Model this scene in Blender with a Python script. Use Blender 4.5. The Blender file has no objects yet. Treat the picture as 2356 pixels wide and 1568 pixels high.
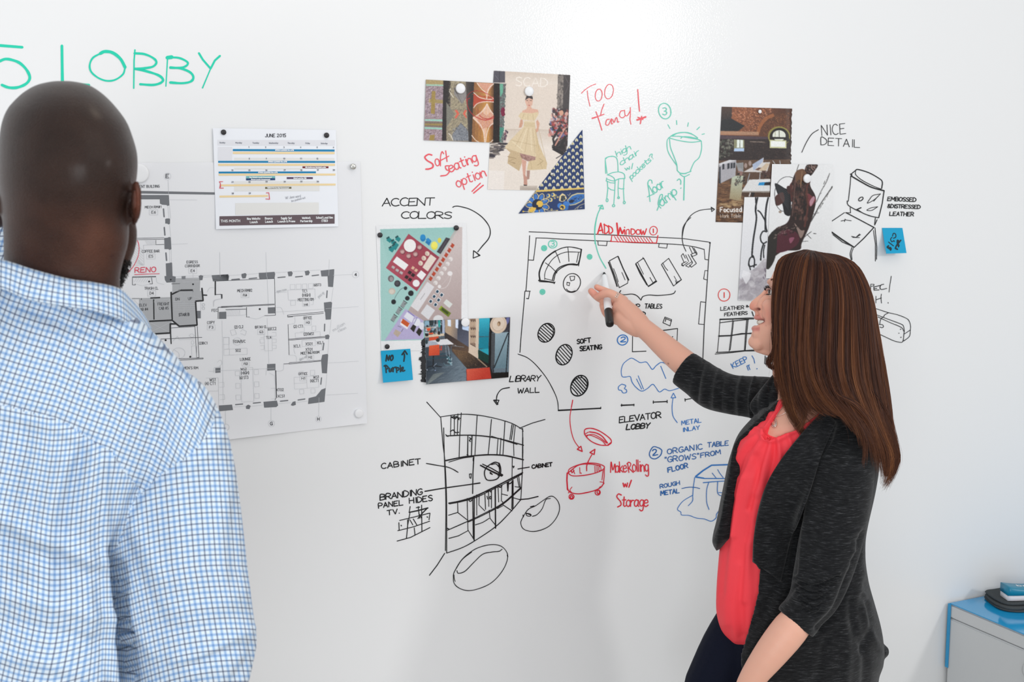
import bpy, bmesh, math, random
import numpy as np
from mathutils import Vector, Matrix

S = bpy.context.scene
C = S.collection
rnd = random.Random(7)
# ---------------------------------------------------------------- camera
F = 2900.0; CX = 1178.0; CY = 784.0; HZ = 385.0
YAW = math.atan(0.479); PITCH = math.atan((CY - HZ) / F)
DIST = 2.71; CAMH = 1.70
cam_d = bpy.data.cameras.new('camera'); cam = bpy.data.objects.new('camera', cam_d); C.objects.link(cam)
cam_d.sensor_width = 36.0; cam_d.lens = F / 2356 * 36.0
cam.location = (0, -DIST, CAMH)
cam.rotation_euler = (math.pi / 2 - PITCH, 0, -YAW)
cam_d.dof.use_dof = True; cam_d.dof.focus_distance = 2.9; cam_d.dof.aperture_fstop = 9.0
cam_d.clip_start = 0.05
S.camera = cam
# ---------------------------------------------------------------- light
S.view_settings.view_transform = 'Standard'; S.view_settings.look = 'None'
S.view_settings.exposure = 0.0; S.view_settings.gamma = 1.0
try: S.view_settings.use_curve_mapping = False
except Exception: pass
w = bpy.data.worlds.new('World'); S.world = w; w.use_nodes = True
bg = w.node_tree.nodes['Background']; bg.inputs[0].default_value = (0.965, 0.98, 1.0, 1); bg.inputs[1].default_value = 0.68
def area(name, loc, target, size, power, color=(1, 1, 1), shape='DISK', size_y=None):
    d = bpy.data.lights.new(name, 'AREA'); d.shape = shape; d.size = size; d.energy = power; d.color = color
    if size_y: d.size_y = size_y
    o = bpy.data.objects.new(name, d); C.objects.link(o); o.location = loc
    o.rotation_euler = (Vector(target) - Vector(loc)).to_track_quat('-Z', 'Y').to_euler()
    return o
area('strobe_umbrella', (3.95, -4.1, 2.50), (1.3, 0.0, 1.45), 0.42, 36, (1.0, 0.985, 0.96))
area('ceiling_bounce', (1.3, -2.9, 3.3), (1.3, 0.0, 1.0), 2.6, 14, (1.0, 0.98, 0.95), 'RECTANGLE', 1.8)
area('room_window', (-1.2, -4.4, 1.6), (0.9, 0.0, 1.0), 1.6, 62, (0.95, 0.98, 1.0), 'RECTANGLE', 1.3)

area('ceiling_spot', (0.78, -0.8, 3.05), (0.4, -1.2, 1.7), 0.30, 2.6, (1.0, 0.84, 0.66))
# ---------------------------------------------------------------- projection helpers
MC = Matrix.Translation(cam.location) @ cam.rotation_euler.to_matrix().to_4x4()
RC = np.array(cam.rotation_euler.to_matrix()); TC = np.array(cam.location)
def P(px, py, z):
    """world point seen at photo pixel (px,py), z metres along the view axis; arrays allowed"""
    px, py, z = np.broadcast_arrays(np.asarray(px, float), np.asarray(py, float), np.asarray(z, float))
    c = np.stack([(px - CX) / F * z, -(py - CY) / F * z, -z], -1)
    return c @ RC.T + TC
def Wp(px, py, off=0.0):
    """point of the wall plane y=0 (moved off metres towards the room) at a photo pixel"""
    px, py = np.broadcast_arrays(np.asarray(px, float), np.asarray(py, float))
    d = np.stack([(px - CX) / F, -(py - CY) / F, -np.ones_like(px)], -1) @ RC.T
    t = -TC[1] / d[..., 1]
    p = TC + d * t[..., None]
    p[..., 1] = -np.asarray(off)
    return p
def to_cam(p):
    return (np.asarray(p) - TC) @ RC            # x right, y up, -z depth
def proj(p):
    c = to_cam(p); z = -c[..., 2]
    return CX + c[..., 0] / z * F, CY - c[..., 1] / z * F, z

# ---------------------------------------------------------------- materials
def srgb(c):
    if isinstance(c, str): c = tuple(int(c[i:i + 2], 16) for i in (0, 2, 4))
    a = np.asarray(c, float)
    if a.max() > 1.001 or isinstance(c, tuple) and max(c) > 1: a = a / 255.0
    return np.where(a <= 0.04045, a / 12.92, ((a + 0.055) / 1.055) ** 2.4)
def mat(name, col, rough=0.6, spec=0.5, coat=0.0, metal=0.0, noise=None, bump=None, sss=0.0, trans=0.0):
    m = bpy.data.materials.new(name); m.use_nodes = True; n = m.node_tree.nodes; l = m.node_tree.links
    b = n['Principled BSDF']; c = srgb(col)
    b.inputs['Base Color'].default_value = (*c, 1); b.inputs['Roughness'].default_value = rough
    b.inputs['Specular IOR Level'].default_value = spec; b.inputs['Metallic'].default_value = metal
    b.inputs['Coat Weight'].default_value = coat; b.inputs['Coat Roughness'].default_value = 0.1
    if sss:
        b.inputs['Subsurface Weight'].default_value = sss; b.inputs['Subsurface Radius'].default_value = (0.02, 0.008, 0.005)
        b.inputs['Subsurface Scale'].default_value = 0.3
    tc = n.new('ShaderNodeTexCoord')
    if noise:
        sc, amt, col2 = noise[:3]
        t = n.new('ShaderNodeTexNoise'); t.inputs['Scale'].default_value = sc; t.inputs['Detail'].default_value = 4
        l.new(tc.outputs['Object'], t.inputs['Vector'])
        r = n.new('ShaderNodeValToRGB'); r.color_ramp.elements[0].position = 0.5 - amt; r.color_ramp.elements[1].position = 0.5 + amt
        r.color_ramp.elements[0].color = (*c, 1); r.color_ramp.elements[1].color = (*srgb(col2), 1)
        l.new(t.outputs['Fac'], r.inputs['Fac']); l.new(r.outputs['Color'], b.inputs['Base Color'])
    if bump:
        sc, st, di = bump
        t = n.new('ShaderNodeTexNoise'); t.inputs['Scale'].default_value = sc; t.inputs['Detail'].default_value = 3
        l.new(tc.outputs['Object'], t.inputs['Vector'])
        bp = n.new('ShaderNodeBump'); bp.inputs['Strength'].default_value = st; bp.inputs['Distance'].default_value = di
        l.new(t.outputs['Fac'], bp.inputs['Height']); l.new(bp.outputs['Normal'], b.inputs['Normal'])
        if coat: l.new(bp.outputs['Normal'], b.inputs['Coat Normal'])
    return m
def vmat(name, rough=0.35, spec=0.4, attr='Col', bump=None):
    """material coloured by the printed image stored per vertex"""
    m = mat(name, (200, 200, 200), rough, spec, bump=bump); n = m.node_tree.nodes
    a = n.new('ShaderNodeVertexColor'); a.layer_name = attr
    m.node_tree.links.new(a.outputs['Color'], n['Principled BSDF'].inputs['Base Color'])
    return m
_inkc = {}
def ink(col, rough=0.35):
    if col not in _inkc: _inkc[col] = mat('ink_' + col, col, rough, 0.4)
    return _inkc[col]

# ---------------------------------------------------------------- object helpers
def mesh_obj(name, verts, faces, m=None, parent=None, smooth=False, label=None, cat=None, group=None, kind=None):
    me = bpy.data.meshes.new(name)
    v = np.asarray(verts, float)
    me.from_pydata([tuple(p) for p in v], [], [tuple(int(i) for i in f) for f in faces])
    return link(name, me, m, parent, smooth, label, cat, group, kind)
def link(name, me, m=None, parent=None, smooth=False, label=None, cat=None, group=None, kind=None):
    o = bpy.data.objects.new(name, me); C.objects.link(o)
    if m is not None:
        for x in (m if isinstance(m, (list, tuple)) else [m]): me.materials.append(x)
    if smooth: me.polygons.foreach_set('use_smooth', np.ones(len(me.polygons), bool))
    return tag(o, label, cat, group, kind, parent)
def tag(o, label=None, cat=None, group=None, kind=None, parent=None):
    if label: o['label'] = label
    if cat: o['category'] = cat
    if group: o['group'] = group
    if kind: o['kind'] = kind
    if parent is not None:
        o.parent = parent; o.matrix_parent_inverse = PINV(parent)
    return o
def PINV(p):
    M = Matrix.Translation(p.location) if p.parent is None else Matrix.Translation(p.location)
    if p.parent is not None: return Matrix.Identity(4)
    return M.inverted()
def empty(name, loc, label, cat, group=None):
    o = bpy.data.objects.new(name, None); o.empty_display_size = 0.05; C.objects.link(o); o.location = loc
    return tag(o, label, cat, group)
class MB:
    def __init__(s): s.v = []; s.f = []; s.n = 0; s.mi = []
    def add(s, v, f, mi=0):
        v = np.asarray(v, float).reshape(-1, 3); s.v.append(v)
        s.f += [tuple(i + s.n for i in q) for q in f]; s.mi += [mi] * len(f); s.n += len(v)
    def box(s, c, h, R=None, mi=0):
        p = np.array([[x, y, z] for x in (-1, 1) for y in (-1, 1) for z in (-1, 1)], float) * h
        if R is not None: p = p @ np.asarray(R).T
        s.add(p + c, [(0, 1, 3, 2), (4, 6, 7, 5), (0, 4, 5, 1), (2, 3, 7, 6), (0, 2, 6, 4), (1, 5, 7, 3)], mi)
    def build(s, name, m, parent=None, **k):
        if parent is not None and parent.get('category') in ('drawing', 'calendar', 'sticky note', 'marker', 'eraser') and len(s.v) > 1: k.setdefault('kind', 'stuff')
        o = mesh_obj(name, np.concatenate(s.v), s.f, m, parent, **k)
        if any(s.mi): o.data.polygons.foreach_set('material_index', np.array(s.mi, np.int32))
        return o

# ---------------------------------------------------------------- strokes
def catmull(p, closed=False, n=8):
    p = np.asarray(p, float)
    if len(p) < 3: return p
    if closed: q = np.vstack([p[-1], p, p[0], p[1]])
    else: q = np.vstack([2 * p[0] - p[1], p, 2 * p[-1] - p[-2]])
    out = []
    for i in range(1, len(q) - 2):
        a, b, c, d = q[i - 1:i + 3]
        for t in np.linspace(0, 1, n, endpoint=False):
            out.append(0.5 * (2 * b + (c - a) * t + (2 * a - 5 * b + 4 * c - d) * t * t + (3 * b - a - 3 * c + d) * t ** 3))
    out.append(q[-2]); return np.array(out)
def nums(s): return np.array([float(x) for x in s.replace(',', ' ').split()]).reshape(-1, 2)
def parse(s, ox=0, oy=0, sc=1.0):
    """strokes 'x,y x,y; ~smooth; o cx cy rx ry rot; @w width' -> [(points px, width)]"""
    out = []; w = None
    for t in s.split(';'):
        t = t.strip()
        if not t: continue
        if t[0] == '@':
            w = float(t[1:]); continue
        if t[0] == 'o':
            a = [float(x) for x in t[1:].replace(',', ' ').split()]
            cx, cy, rx, ry = a[:4]; r = math.radians(a[4] if len(a) > 4 else 0)
            th = np.linspace(0.3, 0.3 + 2 * math.pi * 1.02, 30)
            x = rx * np.cos(th) * (1 + 0.03 * np.sin(th * 1.5)); y = ry * np.sin(th)
            p = np.stack([cx + x * math.cos(r) - y * math.sin(r), cy + x * math.sin(r) + y * math.cos(r)], 1)
        elif t[0] == '~': p = catmull(nums(t[1:]))
        else: p = nums(t)
        out.append((p / sc + np.array([ox, oy]), w))
    return out
FONT = {
'A': '0,0 2,6 4,0;.7,2 3.4,2.2', 'B': '0,0 0,6 2.6,5.8 3.4,5 3,3.6 .2,3.1 3,3 3.9,1.8 3.2,.4 0,0', 'C': '3.8,5.2 2.6,6 1,5.4 .1,3.2 .7,.9 2.2,0 4,.6',
'D': '0,0 0,6 2,5.7 3.7,4 3.7,2 2.2,.4 0,0', 'E': '3.8,6 .2,5.9 0,0 3.9,.1;.1,3.1 2.9,3.2', 'F': '3.8,6 .2,5.9 0,0;.1,3.1 2.9,3.2',
'G': '3.8,5.2 2.6,6 1,5.4 .1,3.2 .7,.9 2.2,0 3.8,.8 3.8,2.7 2.2,2.6', 'H': '0,0 0,6;4,6 4,0;0,3 4,3.1', 'I': '1,0 1,6', 'J': '3,6 3,1.2 2,0 .6,.3 0,1.4',
'K': '0,0 0,6;3.6,6 .1,2.8 3.9,0', 'L': '0,6 0,0 3.7,.1', 'M': '0,0 .4,6 2.4,2 4.3,6 4.8,0', 'N': '0,0 .1,6 3.8,0 4,6', 'O': '2,6 .6,5.2 0,3 .6,.8 2,0 3.4,.8 4,3 3.4,5.2 2,6',
'P': '0,0 0,6 2.6,5.9 3.7,4.6 2.8,3 .1,2.8', 'Q': '2,6 .6,5.2 0,3 .6,.8 2,0 3.4,.8 4,3 3.4,5.2 2,6;2.4,1.6 4.2,-.4', 'R': '0,0 0,6 2.6,5.9 3.6,4.6 2.8,3.2 .1,2.9;1.4,3 3.9,0',
'S': '3.6,5.3 2.2,6 .6,5.3 .4,4.2 1.8,3.2 3.3,2.4 3.6,1.1 2.2,0 .2,.6', 'T': '-.1,6 4.1,6;2,6 2,0', 'U': '0,6 .1,1.5 1.2,.1 2.8,.1 3.9,1.5 4,6', 'V': '0,6 2,0 4,6',
'W': '0,6 1.2,0 2.6,4.4 4,0 5.2,6', 'X': '0,6 4,0;4,6 0,0', 'Y': '0,6 2,3 4,6;2,3 1.8,0', 'Z': '0,6 4,6 0,0 4,0',
'0': '2,6 .6,5 .1,3 .6,1 2,0 3.4,1 3.9,3 3.4,5 2,6', '1': '.6,4.8 1.8,6 1.8,0', '2': '.3,4.8 1.2,5.9 2.8,5.8 3.4,4.5 2.6,2.8 .1,.1 4,.2', '3': '.3,5.5 2,6 3.3,5 2.8,3.6 1.4,3.2 3,2.8 3.6,1.4 2.2,0 .1,.6',
'4': '2.8,0 2.8,6 0,2 4,2', '5': '3.6,6 .7,6 .4,3.4 2.2,3.7 3.6,2.4 3.2,.6 1.6,0 .1,.6', '6': '3.2,5.8 1.2,4.4 .2,2.2 .8,.4 2.4,0 3.6,1.2 3.2,2.9 1.6,3.2 .4,2', '7': '0,6 4,6 1.6,0',
'8': '2,3.2 .6,4.3 1,5.8 2.8,5.9 3.4,4.5 2,3.2 .3,1.9 .7,.2 3,.1 3.7,1.8 2,3.2', '9': '.6,.2 2.6,1.6 3.7,4 3,5.8 1.4,6 .4,4.8 .9,3.3 2.4,3.1 3.6,4.2',
'a': '3,3.4 1.5,4 .2,2.6 .4,.6 1.8,.1 3,1.6 3.1,3.8 3.1,.6 3.8,0', 'b': '0,6.2 .1,0;.1,2 1.4,3.9 3,3.2 3.2,1.2 1.8,0 .1,.8', 'c': '3,3.4 1.6,4 .2,2.8 .3,.8 1.6,0 3.2,.7', 'd': '3,3.2 1.5,3.9 .2,2.5 .5,.4 2,.1 3,1.6;3.1,6.4 3,0',
'e': '.2,2 3,2.4 2.6,3.8 1.2,3.9 .1,2.4 .5,.5 1.8,0 3.4,.9', 'f': '3.2,6.3 2.2,6.6 1.5,5.4 1.4,0;0,3.8 3,3.9', 'g': '3,3.4 1.5,4 .2,2.6 .6,.6 2,.3 3,1.8 3.1,3.7 3,-1.6 1.6,-2.6 .2,-1.8', 'h': '0,6.4 .1,0;.1,2.2 1.6,3.8 2.8,3.2 3,0',
'i': '.8,3.8 .8,0;.8,5.3 .9,5.6', 'j': '1.6,3.8 1.6,-1.6 .2,-2.4;1.6,5.3 1.7,5.6', 'k': '0,6.4 .1,0;2.8,3.9 .2,1.8 3,0', 'l': '.5,6.5 .6,0', 'm': '0,3.8 .1,0;.1,2.4 1.2,3.9 2.2,3 2.3,0;2.3,2.4 3.4,3.9 4.4,3 4.5,0', 'n': '0,3.8 .1,0;.1,2.2 1.4,3.8 2.7,3.1 3,0',
'o': '1.6,4 .3,3 .2,1.2 1.4,0 2.8,.8 3,2.8 1.6,4', 'p': '.2,3.9 .1,-2.6;.2,2.2 1.5,3.9 3,3 3,1 1.6,.1 .2,1', 'q': '3,3.4 1.5,4 .2,2.5 .6,.5 2,.2 3,1.6;3.1,3.8 3,-2.6', 'r': '0,3.8 .1,0;.1,2.2 1.2,3.7 2.6,3.6',
's': '2.6,3.6 1.2,3.9 .4,3 2.4,1.4 2.2,.2 .1,.2', 't': '1.4,5.8 1.3,.6 2.2,0 3,.4;0,3.9 2.8,4', 'u': '0,3.8 .2,.8 1.4,0 2.8,1.2;2.9,3.8 3,0', 'v': '0,3.8 1.5,0 3,3.8', 'w': '0,3.8 1,0 2.1,3 3.3,0 4.3,3.9', 'x': '0,3.8 3,0;3,3.8 0,0', 'y': '0,3.8 1.5,.6;3.2,3.9 1.6,.4 .2,-2.4', 'z': '0,3.8 3,3.8 0,0 3,0',
'!': '.8,6 .7,1.8;.7,.3 .8,0', '?': '.2,5 1.2,6 2.8,5.8 3.2,4.6 1.8,3.2 1.7,1.8;1.7,.3 1.7,0', '.': '.5,.3 .7,0', ',': '.6,.5 .2,-.8', '/': '0,-.4 2.6,6.4', '(': '1.4,6.6 .3,3 1.4,-.6', ')': '.2,6.6 1.3,3 .2,-.6',
'#': '1,0 1.6,6;2.6,0 3.2,6;.2,2 3.8,2;.4,4 4,4', '&': '3.8,0 .9,4.4 1.2,5.8 2.4,5.6 2.2,4.2 .3,2.2 .6,.3 2,0 3.6,2.2', '$': '3.4,5 2,5.6 .6,4.8 .8,3.6 3,2.6 3.3,1.2 2,.4 .2,1;1.9,6.6 1.8,-.6', '"': '.4,6.4 .3,4.8;1.4,6.4 1.3,4.8', "'": '.4,6.4 .3,4.8', '-': '.4,3 2.6,3', '%': '0,0 4,6'}
_gl = {}
def glyph(ch):
    if ch not in _gl:
        st = [nums(t) for t in FONT[ch].split(';')]
        _gl[ch] = (st, max(max(p[:, 0].max() for p in st), 0.8))
    return _gl[ch]
def text(s, x0, y0, x1, y1, h, slant=0.0, jit=0.0, smooth=True, gap=1.1, seed=0):
    """single-stroke lettering whose baseline runs (x0,y0)-(x1,y1), cap height h px"""
    r = random.Random(seed + len(s) * 31 + int(x0)); adv = 0; pl = []
    for ch in s:
        if ch == ' ': adv += 2.6; continue
        g, wd = glyph(ch); pl.append((g, adv)); adv += wd + gap
    adv -= gap; d = np.array([x1 - x0, y1 - y0], float); L = math.hypot(*d); d /= L; nrm = np.array([d[1], -d[0]])
    if nrm[1] > 0: nrm = -nrm
    # letters stand upright in the picture unless the line is steep
    up = nrm + d * slant; kx = L / adv; ky = h / 6.0; out = []
    for g, a in pl:
        js = 1 + jit * r.uniform(-1, 1); jy = jit * r.uniform(-1, 1) * h * 0.25; jr = jit * r.uniform(-1, 1) * 0.6
        for p in g:
            q = catmull(p, n=4) if smooth and len(p) > 4 else p
            x = (q[:, 0] + a) * kx; y = q[:, 1] * ky * js + jy
            x = x + y * jr
            out.append(np.array([x0, y0]) + np.outer(x, d) + np.outer(y, up))
    return out
def ribbon(mb, pts, wpx, off, place, vary=0.12, mi=0, seed=0):
    """flat stroke of ink laid on a surface; place(px,py,off)->world"""
    p = np.asarray(pts, float)
    if len(p) > 2:
        a = np.diff(p, axis=0); L = np.hypot(a[:, 0], a[:, 1]); L[L < 1e-6] = 1; a /= L[:, None]; c = (a[1:] * a[:-1]).sum(1); br = np.where(c < .55)[0] + 1
        if len(br):
            e = [0] + list(br) + [len(p) - 1]
            for i, j in zip(e[:-1], e[1:]): ribbon(mb, p[i:j + 1], wpx, off, place, vary, mi)
            return
    if len(p) == 1 or np.abs(p - p[0]).max() < 0.8: p = np.array([p[0] - [wpx * .2, 0], p[0] + [wpx * .2, 0]])
    q = [p[0]]
    for a, b in zip(p[:-1], p[1:]):
        L = math.hypot(*(b - a)); k = max(1, int(L / 14.0))
        if L < 1e-6: continue
        for t in range(1, k + 1): q.append(a + (b - a) * t / k)
    p = np.array(q)
    if len(p) < 2: return
    t = np.zeros_like(p); t[1:-1] = p[2:] - p[:-2]; t[0] = p[1] - p[0]; t[-1] = p[-1] - p[-2]
    L = np.hypot(t[:, 0], t[:, 1]); L[L < 1e-6] = 1; t /= L[:, None]; n = np.stack([-t[:, 1], t[:, 0]], 1)
    r = np.random.RandomState(int(abs(p[0, 0] * 13 + p[0, 1] * 7)) % 99991)
    k = len(p); wv = 0.5 * wpx * (1 + vary * np.interp(np.arange(k), np.linspace(0, k, max(3, k // 3)), r.uniform(-1, 1, max(3, k // 3))))
    mb.k = getattr(mb, 'k', 0) + 1; off = off + (mb.k % 12) * 4e-5
    # rounded ends
    e0 = p[0] - t[0] * wv[0] * 0.8; e1 = p[-1] + t[-1] * wv[-1] * 0.8
    P2 = np.vstack([e0, p, e1]); N2 = np.vstack([n[0], n, n[-1]]); W2 = np.concatenate([[wv[0] * 0.45], wv, [wv[-1] * 0.45]])
    A = P2 + N2 * W2[:, None]; B = P2 - N2 * W2[:, None]
    k = len(P2); V = np.empty((2 * k, 2)); V[0::2] = A; V[1::2] = B
    mb.add(place(V[:, 0], V[:, 1], off + np.repeat(np.minimum(np.arange(k), 40), 2) * 1e-5), [(2 * i, 2 * i + 1, 2 * i + 3, 2 * i + 2) for i in range(k - 1)], mi)
wall_place = lambda x, y, o: Wp(x, y, o)
_off = [0.0004]
def drawing(name, label, col, width, strokes, parent, place=None, off=None):
    """strokes: list of (pts,width|None) or arrays in photo pixels"""
    mb = MB()
    if off is None:
        off = _off[0]; _off[0] += 0.00002
    for s in strokes:
        p, wd = s if isinstance(s, tuple) else (s, None)
        ribbon(mb, p, (wd or width) * (1.0 if name == 'handwritten_title' else .78), off, place or wall_place)
    return mb.build(name, ink(col), parent, label=label)
# ================================================================ the setting
def bumpwall():
    m = mat('whiteboard_paint', (236, 237, 238), 0.42, 0.45, coat=0.34)
    n = m.node_tree.nodes; l = m.node_tree.links; b = n['Principled BSDF']
    b.inputs['Coat Roughness'].default_value = 0.13
    tc = n.new('ShaderNodeTexCoord'); t = n.new('ShaderNodeTexNoise'); t.inputs['Scale'].default_value = 210; t.inputs['Detail'].default_value = 1.5
    l.new(tc.outputs['Object'], t.inputs['Vector']); bp = n.new('ShaderNodeBump'); bp.inputs['Strength'].default_value = 0.5; bp.inputs['Distance'].default_value = 0.0006
    l.new(t.outputs['Fac'], bp.inputs['Height']); l.new(bp.outputs['Normal'], b.inputs['Coat Normal'])
    return m
wallm = bumpwall()
mb = MB(); mb.box((1.2, 0.06, 1.5), (4.2, 0.06, 1.5)); wall = mb.build('wall_back', wallm, kind='structure')
mb = MB(); mb.box((1.2, -2.6, -0.05), (4.2, 2.72, 0.05)); floor = mb.build('floor', mat('concrete_floor', (186, 182, 176), 0.5, 0.3, noise=(2.2, 0.2, (198, 194, 188))), kind='structure')
mb = MB(); mb.box((1.2, -0.006, 0.05), (4.2, 0.006, 0.05)); mb.build('baseboard_back', mat('baseboard_paint', (215, 215, 214), 0.5), kind='structure')
BLK = '17181a'; RED = 'd8283c'; CRED = 'ea5560'; GRN = '16d2b0'; LGRN = '62cdb6'; BLU = '2d78c4'; DBLU = '2064ac'
def T(*a, **k): return text(*a, **k)
def crop(ox, oy, sc):
    def f(s): return parse(s, ox, oy, sc)
    def tx(s, x0, y0, x1, y1, h, w=None, **k):
        return [(p, w) for p in text(s, ox + x0 / sc, oy + y0 / sc, ox + x1 / sc, oy + y1 / sc, h / sc, **k)]
    return f, tx
W_ = wall
# 1 title
f, t = crop(0, 60, 2.529)
drawing('handwritten_title', 'large green marker writing reading 5 LOBBY above the bald head', GRN, 5.5, f(
 '@6.5;-12,112 130,123;@5.5;~-14,118 -12,200 -6,206;@6.5;~-6,206 30,192 70,197 115,215 155,255 173,300 152,335 100,357 50,357 10,342;'
 '@7;360,114 363,328;@5;363,338 430,336;@6;432,337 518,343;'
 '@7;~582,160 610,148 655,155 700,190 728,240;@4;~728,240 715,280 670,312 620,318 570,300 530,265 522,225 540,185 582,160;'
 '@3;785,138 780,200 778,362;@5;~782,158 840,163 890,185 910,210 890,235 840,245 785,248;@5.5;~785,248 850,262 920,285 948,310 935,330 890,342 815,338;'
 '@3;975,182 970,270 965,350;@8;972,184 1000,180;@5;~975,182 1040,185 1085,205 1092,222 1070,238 1030,243 990,240;@5.5;~990,242 1050,246 1105,268 1125,297 1110,322 1060,332 990,328;'
 '@4.5;1157,157 1180,195 1225,247;@5;1280,173 1250,200 1225,248;@3;1225,248 1178,360'), W_)
# accent colours
f, t = crop(860, 430, 3.335)
drawing('handwritten_note', 'black writing ACCENT COLORS above the furniture collage', BLK, 2.8,
 t('ACCENT', 64, 146, 462, 140, 58, jit=.05, gap=.25, slant=.08) + t('COLORS', 208, 240, 592, 242, 52, jit=.05, gap=.25, slant=.1), W_)
drawing('curved_arrow', 'black curved arrow beside the furniture collage', BLK, 2.8,
 f('~605,155 625,147 660,149 740,172 820,222 875,285 893,340 880,395 830,455 797,497;765,488 762,545 815,524 765,488;780,497 810,527'), W_)
# room plan
f, t = crop(1190, 500, 3.409)
def hatch(cx, cy, rx, ry, rot, sp, ang=42):
    out = []; r = math.radians(rot); a = math.radians(ang); d = np.array([math.cos(a), math.sin(a)]); n = np.array([-d[1], d[0]])
    R = np.array([[math.cos(r), -math.sin(r)], [math.sin(r), math.cos(r)]])
    k = -5
    while k < 6:
        c = n * k * sp; ts = np.linspace(-90, 90, 181); pp = c + np.outer(ts, d); q = pp @ R / np.array([rx, ry])
        ok = (q ** 2).sum(1) < 0.93
        if ok.sum() > 8:
            z = pp[ok]; out.append((np.array([z[0], z[-1]]) + [cx, cy]))
        k += 1
    return ';'.join('%.0f,%.0f %.0f,%.0f' % tuple(o.ravel()) for o in out)
drawing('room_plan_sketch', 'black hand drawn plan of a room with walls, curved sofa and slanted tables', BLK, 2.3, f(
 '92,112 210,116 330,124 450,127 610,131 740,137 920,146 1100,155 1300,165 1500,192;145,160 230,162 350,170 600,182 740,187 900,197 1100,203 1200,208 1300,215 1400,232 1466,250;'
 '97,142 92,230 85,340 68,577;62,577 102,578;98,578 88,637 72,634;60,577 50,700 32,900 20,1057;148,160 140,230 127,335 88,333;'
 '1512,197 1500,330 1490,490 1478,665 1466,838 1455,1110;@2;1500,333 1472,328 1466,250;1495,417 1472,416 1462,482 1490,490;1477,665 1438,660 1422,835 1467,838;'
 '632,187 634,216 700,221 705,187;1112,205 1108,233 1172,240 1177,210;@5;1509,197 1513,200;'
 '@4;~178,495 172,440 185,390 215,330 260,288 300,262;@2.6;~300,262 350,240 400,231 450,236 505,250;505,250 497,300 480,380;500,255 488,330 474,372;'
 '~285,498 300,440 330,405 370,382 410,370 470,374;@3;~275,490 290,440 325,395 380,371 430,364 470,368;@4;168,493 225,500 292,511;@2;172,503 230,506 280,508;288,520 296,505;215,478 280,495;'
 '~215,488 216,440 235,390 270,335 310,300 350,280 400,270 490,272;220,355 262,385 312,435;300,268 320,310 335,355;397,236 402,290 405,345;480,275 472,320 465,352;'
 '@2.3;o427,513 67 75 20;~385,560 400,575 425,582 455,575;@2;412,462 450,460 447,488 420,497 412,462;390,508 412,512 407,535 388,528 390,508;'
 '@2.2;722,340 790,303 868,490 865,515 800,550 722,340;@3.6;715,350 750,440 783,540;790,305 830,400 874,490;@1.8;755,400 775,450 792,505;820,430 846,490;'
 '@2.2;930,360 990,318 1088,495 1028,540 930,360;@4;930,365 965,440 1018,528;1028,540 1092,500;@1.8;945,355 965,395 990,445;1040,470 1065,512;985,312 988,325;'
 '@2.2;1130,368 1187,320 1287,488 1225,537 1130,368;@1.8;1140,355 1160,392 1180,415;1230,460 1255,505;1240,495 1250,515;@3;1245,515 1287,488;'
 '@2;1350,232 1372,280;1372,232 1395,275 1410,290 1375,305 1360,290 1400,272;1320,293 1345,345;1300,283 1285,300 1308,352;1325,345 1290,362 1300,378 1338,352;1340,290 1375,355 1345,390 1320,378 1372,345;1365,300 1405,360 1365,390 1350,372;1385,240 1410,282;1300,283 1318,320;@3.5;1290,372 1302,379;'
 '@3;o226,903 62 77 28;@2.2;o222,906 58 74 20;@2.8;' + hatch(226, 903, 62, 77, 28, 20) + ';@3.4;o365,1075 61 82 20;@2.8;' + hatch(365, 1075, 61, 82, 20, 21, 48) +
 ';@3.6;o485,1318 64 84 25;@2.4;o482,1325 60 74 30;@3.2;' + hatch(487, 1315, 60, 78, 25, 19, 48) +
 ';@2.4;~5,1070 80,1100 150,1160 230,1260 290,1370 315,1440 322,1512;@4;322,1512 500,1503 655,1495;@2.5;655,1485 652,1500;'
 '@2.2;1158,780 1210,800 1198,850 1142,824 1158,780;1166,792 1160,815;1160,790 1210,812;905,912 1085,894 1257,870 1250,1035;905,912 903,1050;@2.6;902,1052 1010,1048;1085,892 1257,870;'
 '@2.6;~812,572 803,590 830,605 900,600 940,615 970,648;~970,648 985,620 1030,608 1100,611 1180,605 1225,595 1240,575;'
 '@4;815,1472 915,1468;@2.6;818,1462 818,1480;915,1462 915,1477;@3.4;1065,1447 1175,1442;@2.6;1067,1436 1067,1456;1175,1432 1175,1452;@3;1315,1428 1370,1418;1315,1420 1317,1440'), W_)
drawing('plan_lettering', 'black lettering GROUP TABLES, WOOD, DESK, SOFT SEATING and ELEVATOR LOBBY in the room plan', BLK, 2.6,
 t('GROUP', 815, 722, 962, 714, 36, jit=.05) + t('TABLES', 1000, 712, 1132, 712, 34, slant=.1, jit=.05) + t('WOOD', 880, 772, 1004, 766, 26, 3, jit=.04) + f('@5;920,790 1008,786') +
 t('DESK', 1110, 972, 1222, 968, 36, jit=.05) + t('SOFT', 468, 990, 575, 978, 34, 3.2, jit=.05, slant=.1) + t('SEATING', 490, 1046, 660, 1030, 34, 3.4, jit=.05, slant=.1, gap=.7) +
 crop(1280, 860, 4.355)[1]('ELEVATOR', 630, 488, 1048, 436, 58, 3.2, jit=.05, slant=.12, gap=.6) + crop(1280, 860, 4.355)[1]('LOBBY', 698, 556, 930, 540, 50, 3.6, jit=.06, slant=.3, gap=.8), W_)
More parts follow.
